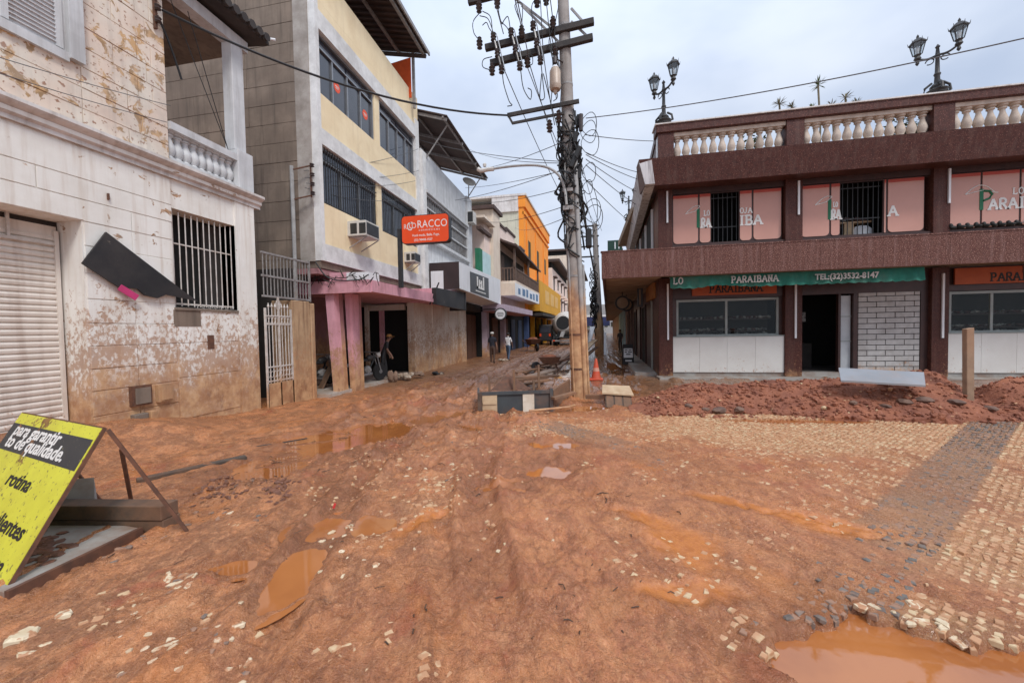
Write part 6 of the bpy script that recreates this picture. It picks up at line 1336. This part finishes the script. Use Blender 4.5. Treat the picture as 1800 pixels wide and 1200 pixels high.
# ------------------------------------------------------------------ things by the pole
fbx = T('formwork_box', 'low box of dark formwork panels with pale plywood pieces at the pole foot', 'formwork', (-1.5, 8.3, 0))
def gpt(px, py, z=0): return Vector(at_z(px, py, z))
a, b_ = gpt(840, 727), gpt(972, 722); d = (b_ - a).normalized(); nrm = Vector((-d.y, d.x, 0)); up_ = Vector((0, 0, 1)); L = (b_ - a).length
def fpanel(s0, s1, z0, z1, t0, t1): q = [a + d * s0 + nrm * t0, a + d * s1 + nrm * t0, a + d * s1 + nrm * t1, a + d * s0 + nrm * t1]; return MB().hexa([p + up_ * z0 for p in q] + [p + up_ * z1 for p in q])
P('front_panel', fpanel(.05, L, -.05, .44, .0, .05), DKPANEL, fbx); P('left_post', fpanel(.0, .09, -.05, .46, -.06, .0), TIMB, fbx); P('right_post', fpanel(L - .07, L, -.05, .5, -.05, -.001), DKPANEL, fbx)
P('top_rail', fpanel(.05, L, .40, .47, -.04, -.002), DKPANEL, fbx); P('plywood_piece', fpanel(.10, .42, .02, .44, -.03, -.003), PLYL, fbx); P('plywood_batten', fpanel(.11, .41, .20, .25, -.05, -.03), PLYL, fbx); P('plywood_piece', fpanel(.98, 1.23, -.02, .40, -.03, -.004), mat('pale_board', (.66, .60, .50), (.50, .42, .32), 5, .7, grime=((.34, .2, .11), .6)), fbx)
P('side_panel', MB().hexa([tuple(a + nrm * .05 + up_ * -.05), tuple(a + nrm * .05 + d * .05 + up_ * -.05), tuple(a + nrm * 1.5 + d * .05 + up_ * -.05), tuple(a + nrm * 1.5 + up_ * -.05), tuple(a + nrm * .05 + up_ * .4), tuple(a + nrm * .05 + d * .05 + up_ * .4), tuple(a + nrm * 1.5 + d * .05 + up_ * .35), tuple(a + nrm * 1.5 + up_ * .35)]), DKPANEL, fbx)
P('tilted_sheet', MB().prism([tuple(a + d * .3 + nrm * .9 + up_ * .35), tuple(a + d * 1.3 + nrm * .9 + up_ * .35), tuple(a + d * .75 + nrm * 1.1 + up_ * .72)], (0, .04, 0)), RUST, fbx)
for s_, z1, t_ in ((.25, .75, .4), (.85, .85, .8), (1.45, .95, .8), (1.25, .65, .3)): P('stake', fpanel(s_, s_ + .05, 0, z1, t_, t_ + .05), PLANKD, fbx)
P('right_side_panel', MB().beam(tuple(b_ + up_ * .25), (pole_x(0) - .25, 10.0, .30), .05, .42), PLANKD, fbx)
TM('pvc_pipe', MB().tube([at_z(930, 722, .1), at_z(960, 719, .12), at_z(1000, 715, .1), at_z(1010, 712, .06)], .025, 7), PIPEG, 'thin grey pipe lying in front of the formwork box', 'pipe')
def plank(p, q, w_, h_, label, m_=PLANKD): return TM('plank', MB().beam(p, q, w_, h_), m_, label, 'plank', bev=.004)
plank((*at_z(886, 664, .45)[:2], .45), (*at_z(982, 662, .45)[:2], .48), .28, .05, 'long muddy plank laid across the stakes behind the formwork box')
plank(at_z(900, 668, .3), at_z(960, 664, .3), .2, .05, 'shorter muddy plank under the long one across the trench')
plank(at_z(945, 665, .05), at_z(1003, 620, .1), .25, .08, 'dark plank running along the trench behind the formwork')
plank(at_z(972, 700, .3), at_z(1010, 690, .35), .12, .06, 'thin board from the formwork box to the pole'); plank(at_z(1030, 697, .16), at_z(1066, 697, .2), .08, .10, 'short dark board right of the pole foot')
plank((-.75, 20.0, .05), (.55, 26.8, 1.0), .40, .06, 'wide pale plank leaning up towards the distant pole', PLYL); plank((-.1, 25.6, .1), (.45, 27.0, 1.9), .34, .05, 'white board leaning against the distant pole', WHITES)
plank((-.9, 22.4, .05), (.1, 26.9, 1.7), .3, .06, 'dark plank leaning beside the white board', PLANKD); plank((-.5, 19.2, .05), (.7, 26.4, .55), .22, .06, 'reddish plank beneath the wide pale one', PLANKD)
plank((1.22, 26.4, .0), (1.28, 27.3, 1.5), .16, .05, 'whitish board propped on the far side of the distant pole', WHITES)
plank(at_z(240, 845, .03), at_z(432, 803, .03), .12, .05, 'long dark plank lying in the mud before the corner house', TIMB)
plank(at_z(920, 655, .08), at_z(990, 632, .08), .2, .06, 'muddy board lying along the edge of the street trench')
KERB = mat('kerb_stone', (.26, .20, .16), (.17, .12, .095), 4, .8, .006, 30, grime=((.30, .15, .08), .5))
for k in range(9):
    y0 = 11.0 + k * 1.55; x0 = -1.62 + .055 * (y0 - 10); TM('kerb_stone', MB().hexa([(x0 - .09, y0, -.15), (x0 + .07, y0, -.15), (x0 + .14, y0 + 1.45, -.15), (x0 - .02, y0 + 1.45, -.15), (x0 - .09, y0, .10 + .03 * (k % 2)), (x0 + .07, y0, .10), (x0 + .14, y0 + 1.45, .10 + .03 * (k % 3 == 0)), (x0 - .02, y0 + 1.45, .11)]), KERB, 'muddy kerb stone along the edge of the street trench', 'kerb stone', 'kerb stones along the trench', bev=.012)
for (a, b_, w_, h_, lab) in (((-2.2, 13.2), (-1.3, 15.6), .34, .07, 'broken concrete slab tipped beside the street trench'), ((-2.7, 15.0), (-1.6, 17.2), .22, .06, 'mud covered board pointing up the street beside the trench'), ((-1.9, 17.5), (-1.0, 21.5), .2, .06, 'long mud covered board lying along the trench further up'), ((-2.6, 18.0), (-1.4, 18.4), .3, .08, 'short cross board lying over the trench beyond the wheelbarrow'), ((-2.2, 11.4), (-1.2, 12.6), .24, .06, 'short dark board lying over the trench before the wheelbarrow')): plank((*a, .10), (*b_, .16), w_, h_, lab, KERB if 'slab' in lab else PLANKD)
# small stand
st = T('wooden_crate', 'low wooden crate with a warped pale lid right of the pole', 'crate', (.68, 9.2, 0)); g0 = gpt(1066, 715)
P('front_board', MB().hexa([(.42, 9.05, 0), (1.00, 9.05, 0), (1.00, 9.10, 0), (.42, 9.10, 0), (.42, 9.25, .26), (1.00, 9.25, .26), (1.00, 9.30, .26), (.42, 9.30, .26)]), TIMB, st)
for k in range(3): P('slat', MB().hexa([(.44 + k * .19, 9.03, .0), (.60 + k * .19, 9.03, 0), (.60 + k * .19, 9.045, 0), (.44 + k * .19, 9.045, 0), (.44 + k * .19, 9.23, .25), (.60 + k * .19, 9.23, .25), (.60 + k * .19, 9.245, .25), (.44 + k * .19, 9.245, .25)]), PLANKD, st)
P('lid', MB().hexa([(.35, 9.2, .27), (1.05, 9.16, .24), (1.02, 9.75, .36), (.38, 9.75, .38), (.35, 9.2, .30), (1.05, 9.16, .27), (1.02, 9.75, .39), (.38, 9.75, .41)]), PLYL, st); P('leg', MB().box(.42, .47, 9.65, 9.7, -.1, .36), TIMB, st); P('leg', MB().box(.95, 1.0, 9.65, 9.7, -.1, .36), TIMB, st)
cn_ = T('traffic_cone', 'orange traffic cone with a pale band standing on the wet walkway', 'traffic cone', (.33, 13.88, 0))
P('base', MB().box(.10, .56, 13.65, 14.11, .0, .05), CONEO, cn_, bev=.01); P('body', MB().lathe([(.17, .05), (.155, .1), (.115, .3), (.04, .72), (.03, .74)], (.33, 13.88, 0), 16), CONEO, cn_, smooth=True); P('band', MB().lathe([(.118, .30), (.095, .42)], (.33, 13.88, 0), 16), mat('faded_band', (.62, .30, .22), None, 4, .5), cn_, smooth=True)
sbd = T('sandwich_board', 'black framed sandwich board with a white poster on the covered walk', 'sandwich board', (2.0, 19.4, 0))
P('front_board', MB().hexa([(1.72, 19.2, .05), (2.24, 19.2, .05), (2.24, 19.24, .05), (1.72, 19.24, .05), (1.74, 19.5, 1.0), (2.22, 19.5, 1.0), (2.22, 19.54, 1.0), (1.74, 19.54, 1.0)]), BLACKP, sbd)
P('poster', MB().hexa([(1.77, 19.28, .36), (2.19, 19.28, .36), (2.19, 19.30, .36), (1.77, 19.30, .36), (1.78, 19.41, .80), (2.18, 19.41, .80), (2.18, 19.43, .80), (1.78, 19.43, .80)]), WHITES, sbd)
for z, x0, x1 in ((.70, 1.82, 1.95), (.70, 2.0, 2.14), (.60, 1.82, 1.92), (.60, 1.97, 2.15), (.50, 1.88, 2.08)): y = 19.2 + .3 * (z - .05) / .95 - .022; P('printed_block', MB().box(x0, x1, y, y + .012, z, z + .05), IRONB, sbd)
P('white_strip', MB().box(1.83, 2.13, 19.24, 19.26, .18, .26), WHITES, sbd); P('back_board', MB().hexa([(1.72, 19.85, .0), (2.24, 19.85, .0), (2.24, 19.88, .0), (1.72, 19.88, .0), (1.74, 19.55, .98), (2.22, 19.55, .98), (2.22, 19.58, .98), (1.74, 19.58, .98)]), BLACKP, sbd)
def wheelbarrow(loc, rz, label):
    t = T('wheelbarrow', label, 'wheelbarrow', (0, 0, 0), 'wheelbarrows in the street')
    P('tray', MB().hexa([(-.30, -.2, .34), (.30, -.2, .34), (.30, .2, .34), (-.30, .2, .34), (-.48, -.32, .62), (.50, -.32, .62), (.50, .32, .62), (-.48, .32, .62)]), RUST, t)
    for s_ in (-.22, .22): P('handle', MB().tube([(.45, s_ * .4, .24), (-.3, s_, .36), (-.95, s_ * 1.2, .55)], .022, 6), RUST, t); P('leg', MB().tube([(-.28, s_, .36), (-.34, s_, .0)], .02, 6), RUST, t)
    w_ = P('wheel', MB().lathe([(.08, -.04), (.19, -.045), (.21, 0), (.19, .045), (.08, .04)], (.58, 0, .21), 16, (0, 1, 0)), CABLE, t); P('hub', MB().lathe([(.05, -.06), (.05, .06)], (.58, 0, .21), 8, (0, 1, 0)), RUST, w_)
    P('load', MB().blob((0, 0, .60), (.36, .24, .13), 2, .12), REDD, t); t.location = loc; t.rotation_euler = (0, 0, rz); return t
x, y, _ = at_z(966, 652); wheelbarrow((x, y, 0), rad(190), 'muddy wheelbarrow standing by the trench just left of the pole')
x, y, _ = at_z(937, 617); wheelbarrow((x, y, 0), rad(-60), 'wheelbarrow parked before the blue shop fronts beyond the walking people').scale = (1.5, 1.5, 1.6)
g0 = at_y(1475, 660, 9.3)
TM('grey_board', MB().hexa([at_y(1478, 671, 8.6), at_y(1627, 680, 8.5), at_y(1624, 657, 8.85), at_y(1474, 649, 8.95)] + [(p[0], p[1], p[2] + .035) for p in (at_y(1478, 671, 8.6), at_y(1627, 680, 8.5), at_y(1624, 657, 8.85), at_y(1474, 649, 8.95))]), mat('grey_laminate', (.25, .26, .28), (.21, .22, .235), 2, .5, grime=((.34, .2, .12), .35)), 'wide grey laminate board lying on top of the red dirt pile', 'board')
p = at_y(1707, 697, 8.7); TM('wooden_stake', MB().hexa([(p[0] - .055, 8.7, -.1), (p[0] + .06, 8.7, -.1), (p[0] + .06, 8.8, -.1), (p[0] - .055, 8.8, -.1), (p[0] - .085, 8.7, 1.66), (p[0] + .035, 8.7, 1.68), (p[0] + .035, 8.8, 1.68), (p[0] - .085, 8.8, 1.66)]), mat('stake_wood', (.32, .215, .14), (.23, .15, .10), 5, .8, grime=((.3, .15, .08), .5)), 'upright rough wooden stake in front of the third shop bay', 'stake', bev=.006)

# ------------------------------------------------------------------ concrete mixer truck
tk = T('mixer_truck', 'concrete mixer truck with a white drum parked down the street', 'truck', (-2.4, 42, 0))
DRM = mat('drum_white', (.56, .55, .52), (.46, .44, .40), 1, .5, streak=((.3, .2, .14), .5)); c0 = Vector((-2.45, 42.6, 2.45)); ax = Vector((.12, 1, -.12)).normalized()
P('drum', MB().lathe([(.80, 0), (.92, .06), (1.25, .6), (1.5, 1.5), (1.5, 2.4), (1.1, 3.6), (.5, 4.3)], c0, 20, tuple(ax)), DRM, tk, smooth=True); P('drum_mouth', MB().lathe([(.74, -.04), (.74, .04)], c0, 20, tuple(ax)), CABLE, tk)
P('chute', MB().beam((-2.4, 42.3, 1.5), (-2.6, 41.7, .9), .4, .12), IRONG, tk)
P('frame', MB().box(-3.3, -1.5, 42.2, 49, .75, 1.0), IRONB, tk); P('bumper', MB().box(-3.6, -1.2, 41.9, 42.05, .45, .62), IRONG, tk); P('drum_stand', MB().beam((-3.1, 42.8, .9), (-2.7, 42.9, 2.2), .15, .15).beam((-1.7, 42.8, .9), (-2.1, 42.9, 2.2), .15, .15), IRONB, tk)
P('cab', MB().box(-3.6, -1.2, 47.5, 49.3, .8, 3.0), DRM, tk)
for x in (-3.4, -1.4):
    for y in (43.0, 44.3, 48.4): w_ = P('wheel', MB().lathe([(.25, -.15), (.5, -.16), (.52, 0), (.5, .16), (.25, .15)], (x, y, .52), 16, (1, 0, 0)), CABLE, tk); P('rim', MB().lathe([(.24, -.12), (.24, .12)], (x, y, .52), 10, (1, 0, 0)), IRONG, w_)
    P('tail_lamp', MB().box(x - .12, x + .12, 41.87, 41.9, .48, .60), SIGNO, tk)
vb = T('dark_van', 'dark van parked close beside the mixer truck', 'van', (-4.4, 43.5, 0))
P('body', MB().box(-5.2, -3.75, 43.2, 47.5, .45, 2.3), BLACKP, vb, bev=.12); P('rear_window', MB().box(-5.0, -3.95, 43.17, 43.2, 1.4, 2.05), WGLASS, vb)
for x in (-5.0, -3.95): P('wheel', MB().lathe([(.15, -.1), (.34, -.1), (.34, .1), (.15, .1)], (x, 44.2, .34), 14, (1, 0, 0)), CABLE, vb); P('tail_lamp', MB().box(x - .1, x + .1, 43.16, 43.2, 1.0, 1.3), SIGNO, vb)
# ------------------------------------------------------------------ motorcycles under the pink canopy
def motorcycle(loc, rz, label):
    t = T('motorcycle', label, 'motorcycle', (0, 0, 0), 'motorcycles under the pink canopy')
    for x, nm in ((-.62, 'wheel'), (.62, 'wheel')):
        w_ = P(nm, MB().lathe([(.22, -.045), (.29, -.05), (.31, 0), (.29, .05), (.22, .045)], (x, 0, .31), 20, (0, 1, 0)), CABLE, t); P('hub', MB().lathe([(.07, -.06), (.07, .06)], (x, 0, .31), 10, (0, 1, 0)), ALU, w_); mb = MB()
        for k in range(10): a = k * .628; mb.tube([(x + .05 * math.cos(a), 0, .31 + .05 * math.sin(a)), (x + .24 * math.cos(a), 0, .31 + .24 * math.sin(a))], .006, 4)
        P('spokes', mb, ALU, w_)
    for s_ in (-.07, .07): P('fork', MB().tube([(.62, s_, .31), (.42, s_, .95)], .022, 6), ALU, t)
    P('frame', MB().tube([(.42, 0, .85), (.1, 0, .40), (-.25, 0, .42), (-.62, 0, .31)], .03, 6), IRONB, t); P('engine', MB().blob((.05, 0, .42), (.2, .14, .16), 2, .12), IRONG, t); P('tank', MB().blob((.18, 0, .82), (.26, .13, .12), 2, .02), BLACKP, t, smooth=True); P('seat', MB().hexa([(-.62, -.12, .76), (.0, -.13, .72), (.0, .13, .72), (-.62, .12, .76), (-.66, -.1, .86), (.0, -.1, .80), (.0, .1, .80), (-.66, .1, .86)]), IRONB, t, bev=.02)
    P('handlebar', MB().tube([(.30, -.36, 1.02), (.40, -.12, 1.0), (.40, .12, 1.0), (.30, .36, 1.02)], .018, 6), IRONG, t); P('headlight', MB().lathe([(.03, 0), (.09, .06), (.10, .12)], (.46, 0, .90), 12, (1, 0, 0)), ACM, t); P('rear_fender', MB().tube([(-.98, 0, .50), (-.85, 0, .62), (-.62, 0, .68), (-.4, 0, .62)], .06, 6), ACM, t); P('top_box', MB().box(-.95, -.62, -.2, .2, .86, 1.16), BLACKP, t, bev=.03); P('exhaust', MB().tube([(.1, -.15, .3), (-.3, -.17, .28), (-.75, -.17, .36)], .04, 7), ALU, t)
    t.location = loc; t.rotation_euler = (0, 0, rz); return t
motorcycle((-7.35, 12.0, .1), rad(75), 'motorcycle with a black box parked just right of the pink columns')
motorcycle((-8.35, 11.0, .1), rad(100), 'motorcycle in the dark left of the pink columns')
# rubbish on the recess floor
MUDDYBAG = mat('muddy_bag', (.30, .20, .14), (.18, .11, .075), 6, .8, .01, 14); PALEBAG = mat('pale_muddy_bag', (.46, .39, .31), (.26, .17, .11), 6, .75, .01, 14)
for k, (px, py, y_, r, lab, m_, nb) in enumerate(((690, 655, 12.9, (.16, .14, .22), 'muddy sack standing on the tiled floor under the pink canopy', MUDDYBAG, 2), (712, 650, 13.4, (.24, .14, .10), 'heap of pale muddy bundles beside the sack', PALEBAG, 7), (735, 648, 14.0, (.14, .12, .08), 'small dark bundle at the back of the muddy bundles', MUDDYBAG, 4), (768, 655, 15.1, (.13, .10, .08), 'dark rubbish heaped against the muddy wall', IRONB, 7), (779, 660, 15.0, (.07, .06, .05), 'white plastic scraps beside the dark rubbish by the wall', PALEBAG, 4), (885, 628, 22.0, (.16, .12, .07), 'rubbish strewn on the ground between the two walking people', PALEBAG, 9))):
    x = at_y(px, py, y_)[0]; mb = MB(); b0 = .1 if y_ < 14.5 else 0
    for q in range(nb): mb.blob((x + random.gauss(0, r[0] * .9), y_ + random.gauss(0, r[1] * .8), b0 + r[2] * random.uniform(.4, 1.3)), tuple(v * random.uniform(.5, 1.1) for v in r), 2, .16)
    TM('rubbish_bundle', mb, m_, lab, 'rubbish')
bdl = T('dark_board', 'slanted dirty board leaning in the dark beside the pink columns', 'board', (-8, 10.8, .1)); P('plank', MB().beam((-8.05, 10.6, .1), (-7.75, 11.1, 1.25), .3, .04), PLANKD, bdl)

# ------------------------------------------------------------------ foreground left: yellow sign on its frame, timber kerb, slab
ys_ = T('yellow_sign', 'battered yellow sandwich sign with black lettering leaning on rusty legs', 'sign', (-4.09, 1.98, 0))
br = Vector((-4.09, 1.98, .02)); U = Vector((.97, -.24, 0)).normalized(); tr = Vector((-3.93, 2.50, 1.045)); Vv = (tr - br); hgt = Vv.length; Vv = (Vv - U * Vv.dot(U)).normalized(); NN = U.cross(Vv)
Wd = 1.75
def sp_(s, t, o=0.0): return br + U * (-s) + Vv * t + NN * o          # s metres left of the right edge, t up the face
def spanel(s0, s1, t0, t1, o0, o1): return MB().hexa([sp_(s1, t0, o0), sp_(s0, t0, o0), sp_(s0, t0, o1), sp_(s1, t0, o1), sp_(s1, t1, o0), sp_(s0, t1, o0), sp_(s0, t1, o1), sp_(s1, t1, o1)])
P('board', spanel(.0, Wd, .0, hgt, -.004, .0), YSIGN, ys_); P('black_band', spanel(.022, Wd, hgt * .70, hgt * .915, .0005, .002), NBAND, ys_)
for s0, s1, t0, t1 in ((-.012, .02, -.01, hgt + .01), (Wd - .02, Wd + .01, -.01, hgt + .01), (.02, Wd - .02, -.012, .012), (.02, Wd - .02, hgt - .012, hgt + .012)): P('steel_edge', spanel(s0, s1, t0, t1, -.03, -.0045), RUST, ys_)
def st_(s, size, sx, x, t, m_, b_=.004, al='RIGHT', shear=.12): text('lettering', s, size, sp_(x, t, .0026), U, Vv, m_, ys_, b_, shear, .0008, al, sx)
st_('para garantir', .165, 1.22, .58, hgt * .825, WHITEL); st_('to de qualidade.', .165, 1.22, .33, hgt * .73, WHITEL)
st_('rotina', .165, 1.25, .58, hgt * .49, BLKL); st_('clientes', .165, 1.25, .20, hgt * .235, BLKL); st_('casa', .165, 1.2, .20, hgt * .035, BLKL)
P('leg', MB().beam(tuple(tr - NN * .03), at_z(331, 936), .025, .025), RUST, ys_); P('leg', MB().beam(tuple(sp_(Wd - .05, hgt, -.03)), tuple(Vector(at_z(331, 936)) - U * (Wd - .05)), .025, .025), RUST, ys_)
lt = at_z(232, 884); P('strut', MB().beam(tuple(Vector((lt[0], lt[1], -.02))), at_y(213, 788, lt[1] - .25), .03, .03), RUST, ys_)
kb = T('timber_kerb', 'low double stack of dark weathered timbers behind the yellow sign', 'timber', (-4.4, 3, 0)); a, b_ = Vector(at_z(284, 934)), Vector(at_z(60, 932)); q = Vector((.0, .16, 0)); d_ = (b_ - a); b_ = a + d_ * 1.9
def kb_(z0, z1, o): p = [a + q * 0 + Vector((0, o, 0)), b_ + Vector((0, o, 0)), b_ + q + Vector((0, o, 0)), a + q + Vector((0, o, 0))]; return MB().hexa([v + Vector((0, 0, z0)) for v in p] + [v + Vector((0, 0, z1)) for v in p])
P('upper_timber', kb_(.10, .235, .0), TIMB, kb, bev=.006); P('lower_timber', kb_(-.05, .095, .015), TIMB, kb, bev=.006)
TM('cement_board', MB().hexa([at_z(60, 905, .1), at_z(167, 893, .06), (at_z(167, 893, .06)[0], at_z(167, 893, .06)[1] + .03, .06), (at_z(60, 905, .1)[0], at_z(60, 905, .1)[1] + .03, .1)] + [at_y(60, 846, at_z(60, 905, .1)[1]), at_y(165, 839, at_z(167, 893, .06)[1]), at_y(165, 839, at_z(167, 893, .06)[1] + .03), at_y(60, 846, at_z(60, 905, .1)[1] + .03)]), SLABM, 'grey cement board standing on edge behind the dark timbers', 'board')
sl2 = T('concrete_slab', 'flat grey concrete slab with a rusty edge under the yellow sign', 'slab', (-4.5, 2.4, 0))
c1, c2 = Vector(at_z(246, 936)), Vector(at_z(8, 1052)); c3 = c2 + Vector((-3, .2, 0)); c4_ = c1 + Vector((-3, .2, 0))
def poly(zz, pts): return [(p.x, p.y, zz) for p in pts]
P('slab', MB().hexa(poly(-.12, (c1, c2, c3, c4_)) + poly(.045, (c1, c2, c3, c4_))), SLABM, sl2); e = (c2 - c1).normalized(); n_ = Vector((-e.y, e.x, 0)) * .035
P('steel_edge', MB().hexa(poly(-.12, (c1, c2, c2 + n_, c1 + n_)) + poly(.055, (c1, c2, c2 + n_, c1 + n_))), RUST, sl2)
mb = MB(); m0 = Vector(at_z(60, 965, .045))
for k in range(60): mb.blob((m0.x + random.gauss(0, .18), m0.y + random.gauss(0, .10), .05), (.05, .04, .012), 1, .3)
P('mud_smear', mb, CLOD, sl2, kind='stuff')
pc2 = at_z(586, 893); TM('red_scrap', MB().beam(pc2, (pc2[0] + .01, pc2[1] + .02, pc2[2] + .045), .022, .012), mat('red_plastic', (.7, .05, .05), None, 3, .4), 'tiny red plastic scrap lying in the mud', 'scrap')
# hose in the mud
h0 = [at_z(*q, .015) for q in ((470, 768), (440, 772), (434, 778), (445, 784), (480, 780), (540, 770))]; TM('black_hose', curve(h0, .012, 5), CABLE, 'thin black hose looped on the mud before the gate', 'hose')

# ------------------------------------------------------------------ people
SKIN = mat('skin', (.28, .15, .10), None, 5, .6); HAIR = mat('dark_hair', (.02, .016, .014), None, 5, .7)
def person(label, loc, rz, h, top, legs, step=.16, arms=((.10, -.05), (-.06, .05)), bend=0.0, hat=None, bag=None):
    t = T('person', label, 'person', (0, 0, 0)); k = h / 1.72
    B_ = lambda x, y, z: Vector((x, y + math.sin(bend) * max(0, z - .92), .92 + (z - .92) * math.cos(bend) if z > .92 else z)) * k
    V, E2, Rr = [], [], []
    def chain(pts, par=None):
        last = par
        for (x, y, z, r) in pts:
            V.append(B_(x, y, z)); Rr.append(r * k)
            if last is not None: E2.append((last, len(V) - 1))
            last = len(V) - 1
        return last
    pel = chain([(0, 0, .95, .135)]); ch_ = chain([(0, 0, 1.12, .13), (0, 0, 1.30, .155), (0, 0, 1.42, .12)], pel); nk = chain([(0, 0, 1.50, .052)], ch_)
    chain([(0, .01, 1.56, .075), (0, .02, 1.63, .092), (0, .01, 1.70, .07)], nk)
    for s_, (sw, kn) in ((-1, (step, .05)), (1, (-step, .0))): chain([(s_ * .095, 0, .88, .10), (s_ * .10, sw * .55 + .03, .49, .066), (s_ * .10, sw - (.04 if sw < 0 else 0), .10, .045), (s_ * .105, sw + .05, .045, .042), (s_ * .11, sw + .15, .03, .034)], pel)
    for s_, (f, o) in ((-1, arms[0]), (1, arms[1])):
        ha = chain([(s_ * .17, 0, 1.40, .065), (s_ * .225, f * .4, 1.14, .045), (s_ * (.235 + o), f * 1.4 + .03, .90, .035), (s_ * (.235 + o), f * 1.5 + .04, .82, .033)], ch_ - 1)
        for q in (-.02, 0, .02): chain([(s_ * (.235 + o), f * 1.5 + .04 + q, .74, .011)], ha)
        chain([(s_ * (.21 + o), f * 1.5 + .08, .78, .012)], ha)
    me = bpy.data.meshes.new('body'); me.from_pydata(V, E2, []); o = bpy.data.objects.new('body', me); COL.objects.link(o); o.parent = t
    sk = o.modifiers.new('skin', 'SKIN'); 
    for i, v in enumerate(me.skin_vertices[0].data): v.radius = (Rr[i], Rr[i] * (.72 if i in (0, 1, 2, 3) else 1)); v.use_root = i == 0
    ss = o.modifiers.new('smooth', 'SUBSURF'); ss.levels = ss.render_levels = 1
    dg = bpy.context.evaluated_depsgraph_get(); dg.update(); m2 = bpy.data.meshes.new_from_object(o.evaluated_get(dg)); o.modifiers.clear(); o.data = m2
    for m_ in (SKIN, top, legs, HAIR): m2.materials.append(m_)
    for f in m2.polygons:
        c_ = f.center / k; f.use_smooth = True; zc = c_.z if not bend else c_.z + .0
        ax_ = abs(c_.x); lim = .99 - .0
        f.material_index = 3 if (c_.z < .07) else 2 if (zc < .97 and ax_ < .185) else 1 if (zc < 1.47 * math.cos(bend) + .05 and (zc > 1.18 or ax_ < .19)) else 0
    hp = B_(0, .02, 1.63)
    hm_ = MB(); hm_.blob((hp.x, hp.y - .012 * k, hp.z + .035 * k), (.098 * k, .105 * k, .095 * k), 2, .03); P('hair', hm_, HAIR, t, smooth=True)
    fc = MB(); fc.blob((hp.x, hp.y + .098 * k, hp.z - .01 * k), (.014 * k, .022 * k, .026 * k), 1, .05)
    for s_ in (-1, 1): fc.blob((hp.x + s_ * .095 * k, hp.y, hp.z - .005 * k), (.012 * k, .022 * k, .03 * k), 1, .05)
    P('face', fc, SKIN, t, smooth=True); ey = MB()
    for s_ in (-1, 1): ey.blob((hp.x + s_ * .034 * k, hp.y + .086 * k, hp.z + .015 * k), (.012 * k, .008 * k, .007 * k), 1, 0)
    P('eyes', ey, HAIR, t)
    if hat: P('cap', MB().lathe([(.108 * k, 0), (.112 * k, .05 * k), (.08 * k, .095 * k), (.01, .105 * k)], (hp.x, hp.y - .01, hp.z + .03 * k), 14).box(hp.x - .07 * k, hp.x + .07 * k, hp.y + .06 * k, hp.y + .19 * k, hp.z + .03 * k, hp.z + .045 * k), hat, t, smooth=True)
    t.location = loc; t.rotation_euler = (0, 0, rz); return t
person('person in a dark shirt, brown trousers and pale cap walking away up the street', (-5.03, 20.6, .0), rad(5), 1.66, mat('navy_shirt', (.02, .02, .03), None, 5, .8), mat('brown_trousers', (.10, .06, .045), None, 5, .8), .10, ((.05, .03), (-.05, .03)), hat=ACM)
person('person in a white t-shirt and blue jeans walking beyond the man in dark', (-4.53, 22.5, .0), rad(-15), 1.60, mat('white_tshirt', (.75, .74, .74), None, 5, .8), mat('blue_jeans', (.09, .13, .20), None, 5, .8), .14, ((.2, -.06), (.16, -.06)))
x = at_y(676, 640, 13.3)[0]; person('person in dark clothes and an ochre cap bending in the shade under the pink canopy', (x, 13.2, .1), rad(-60), 1.62, BLACKP, IRONB, .12, ((.15, 0), (.2, 0)), .35, hat=mat('ochre_cap', (.45, .22, .07), None, 4, .8))
x, y, _ = at_z(1088, 618); person('distant person in dark clothes standing beside the covered shop doors', (x + .1, y, 0), rad(150), 1.65, BLACKP, DIM, .05)
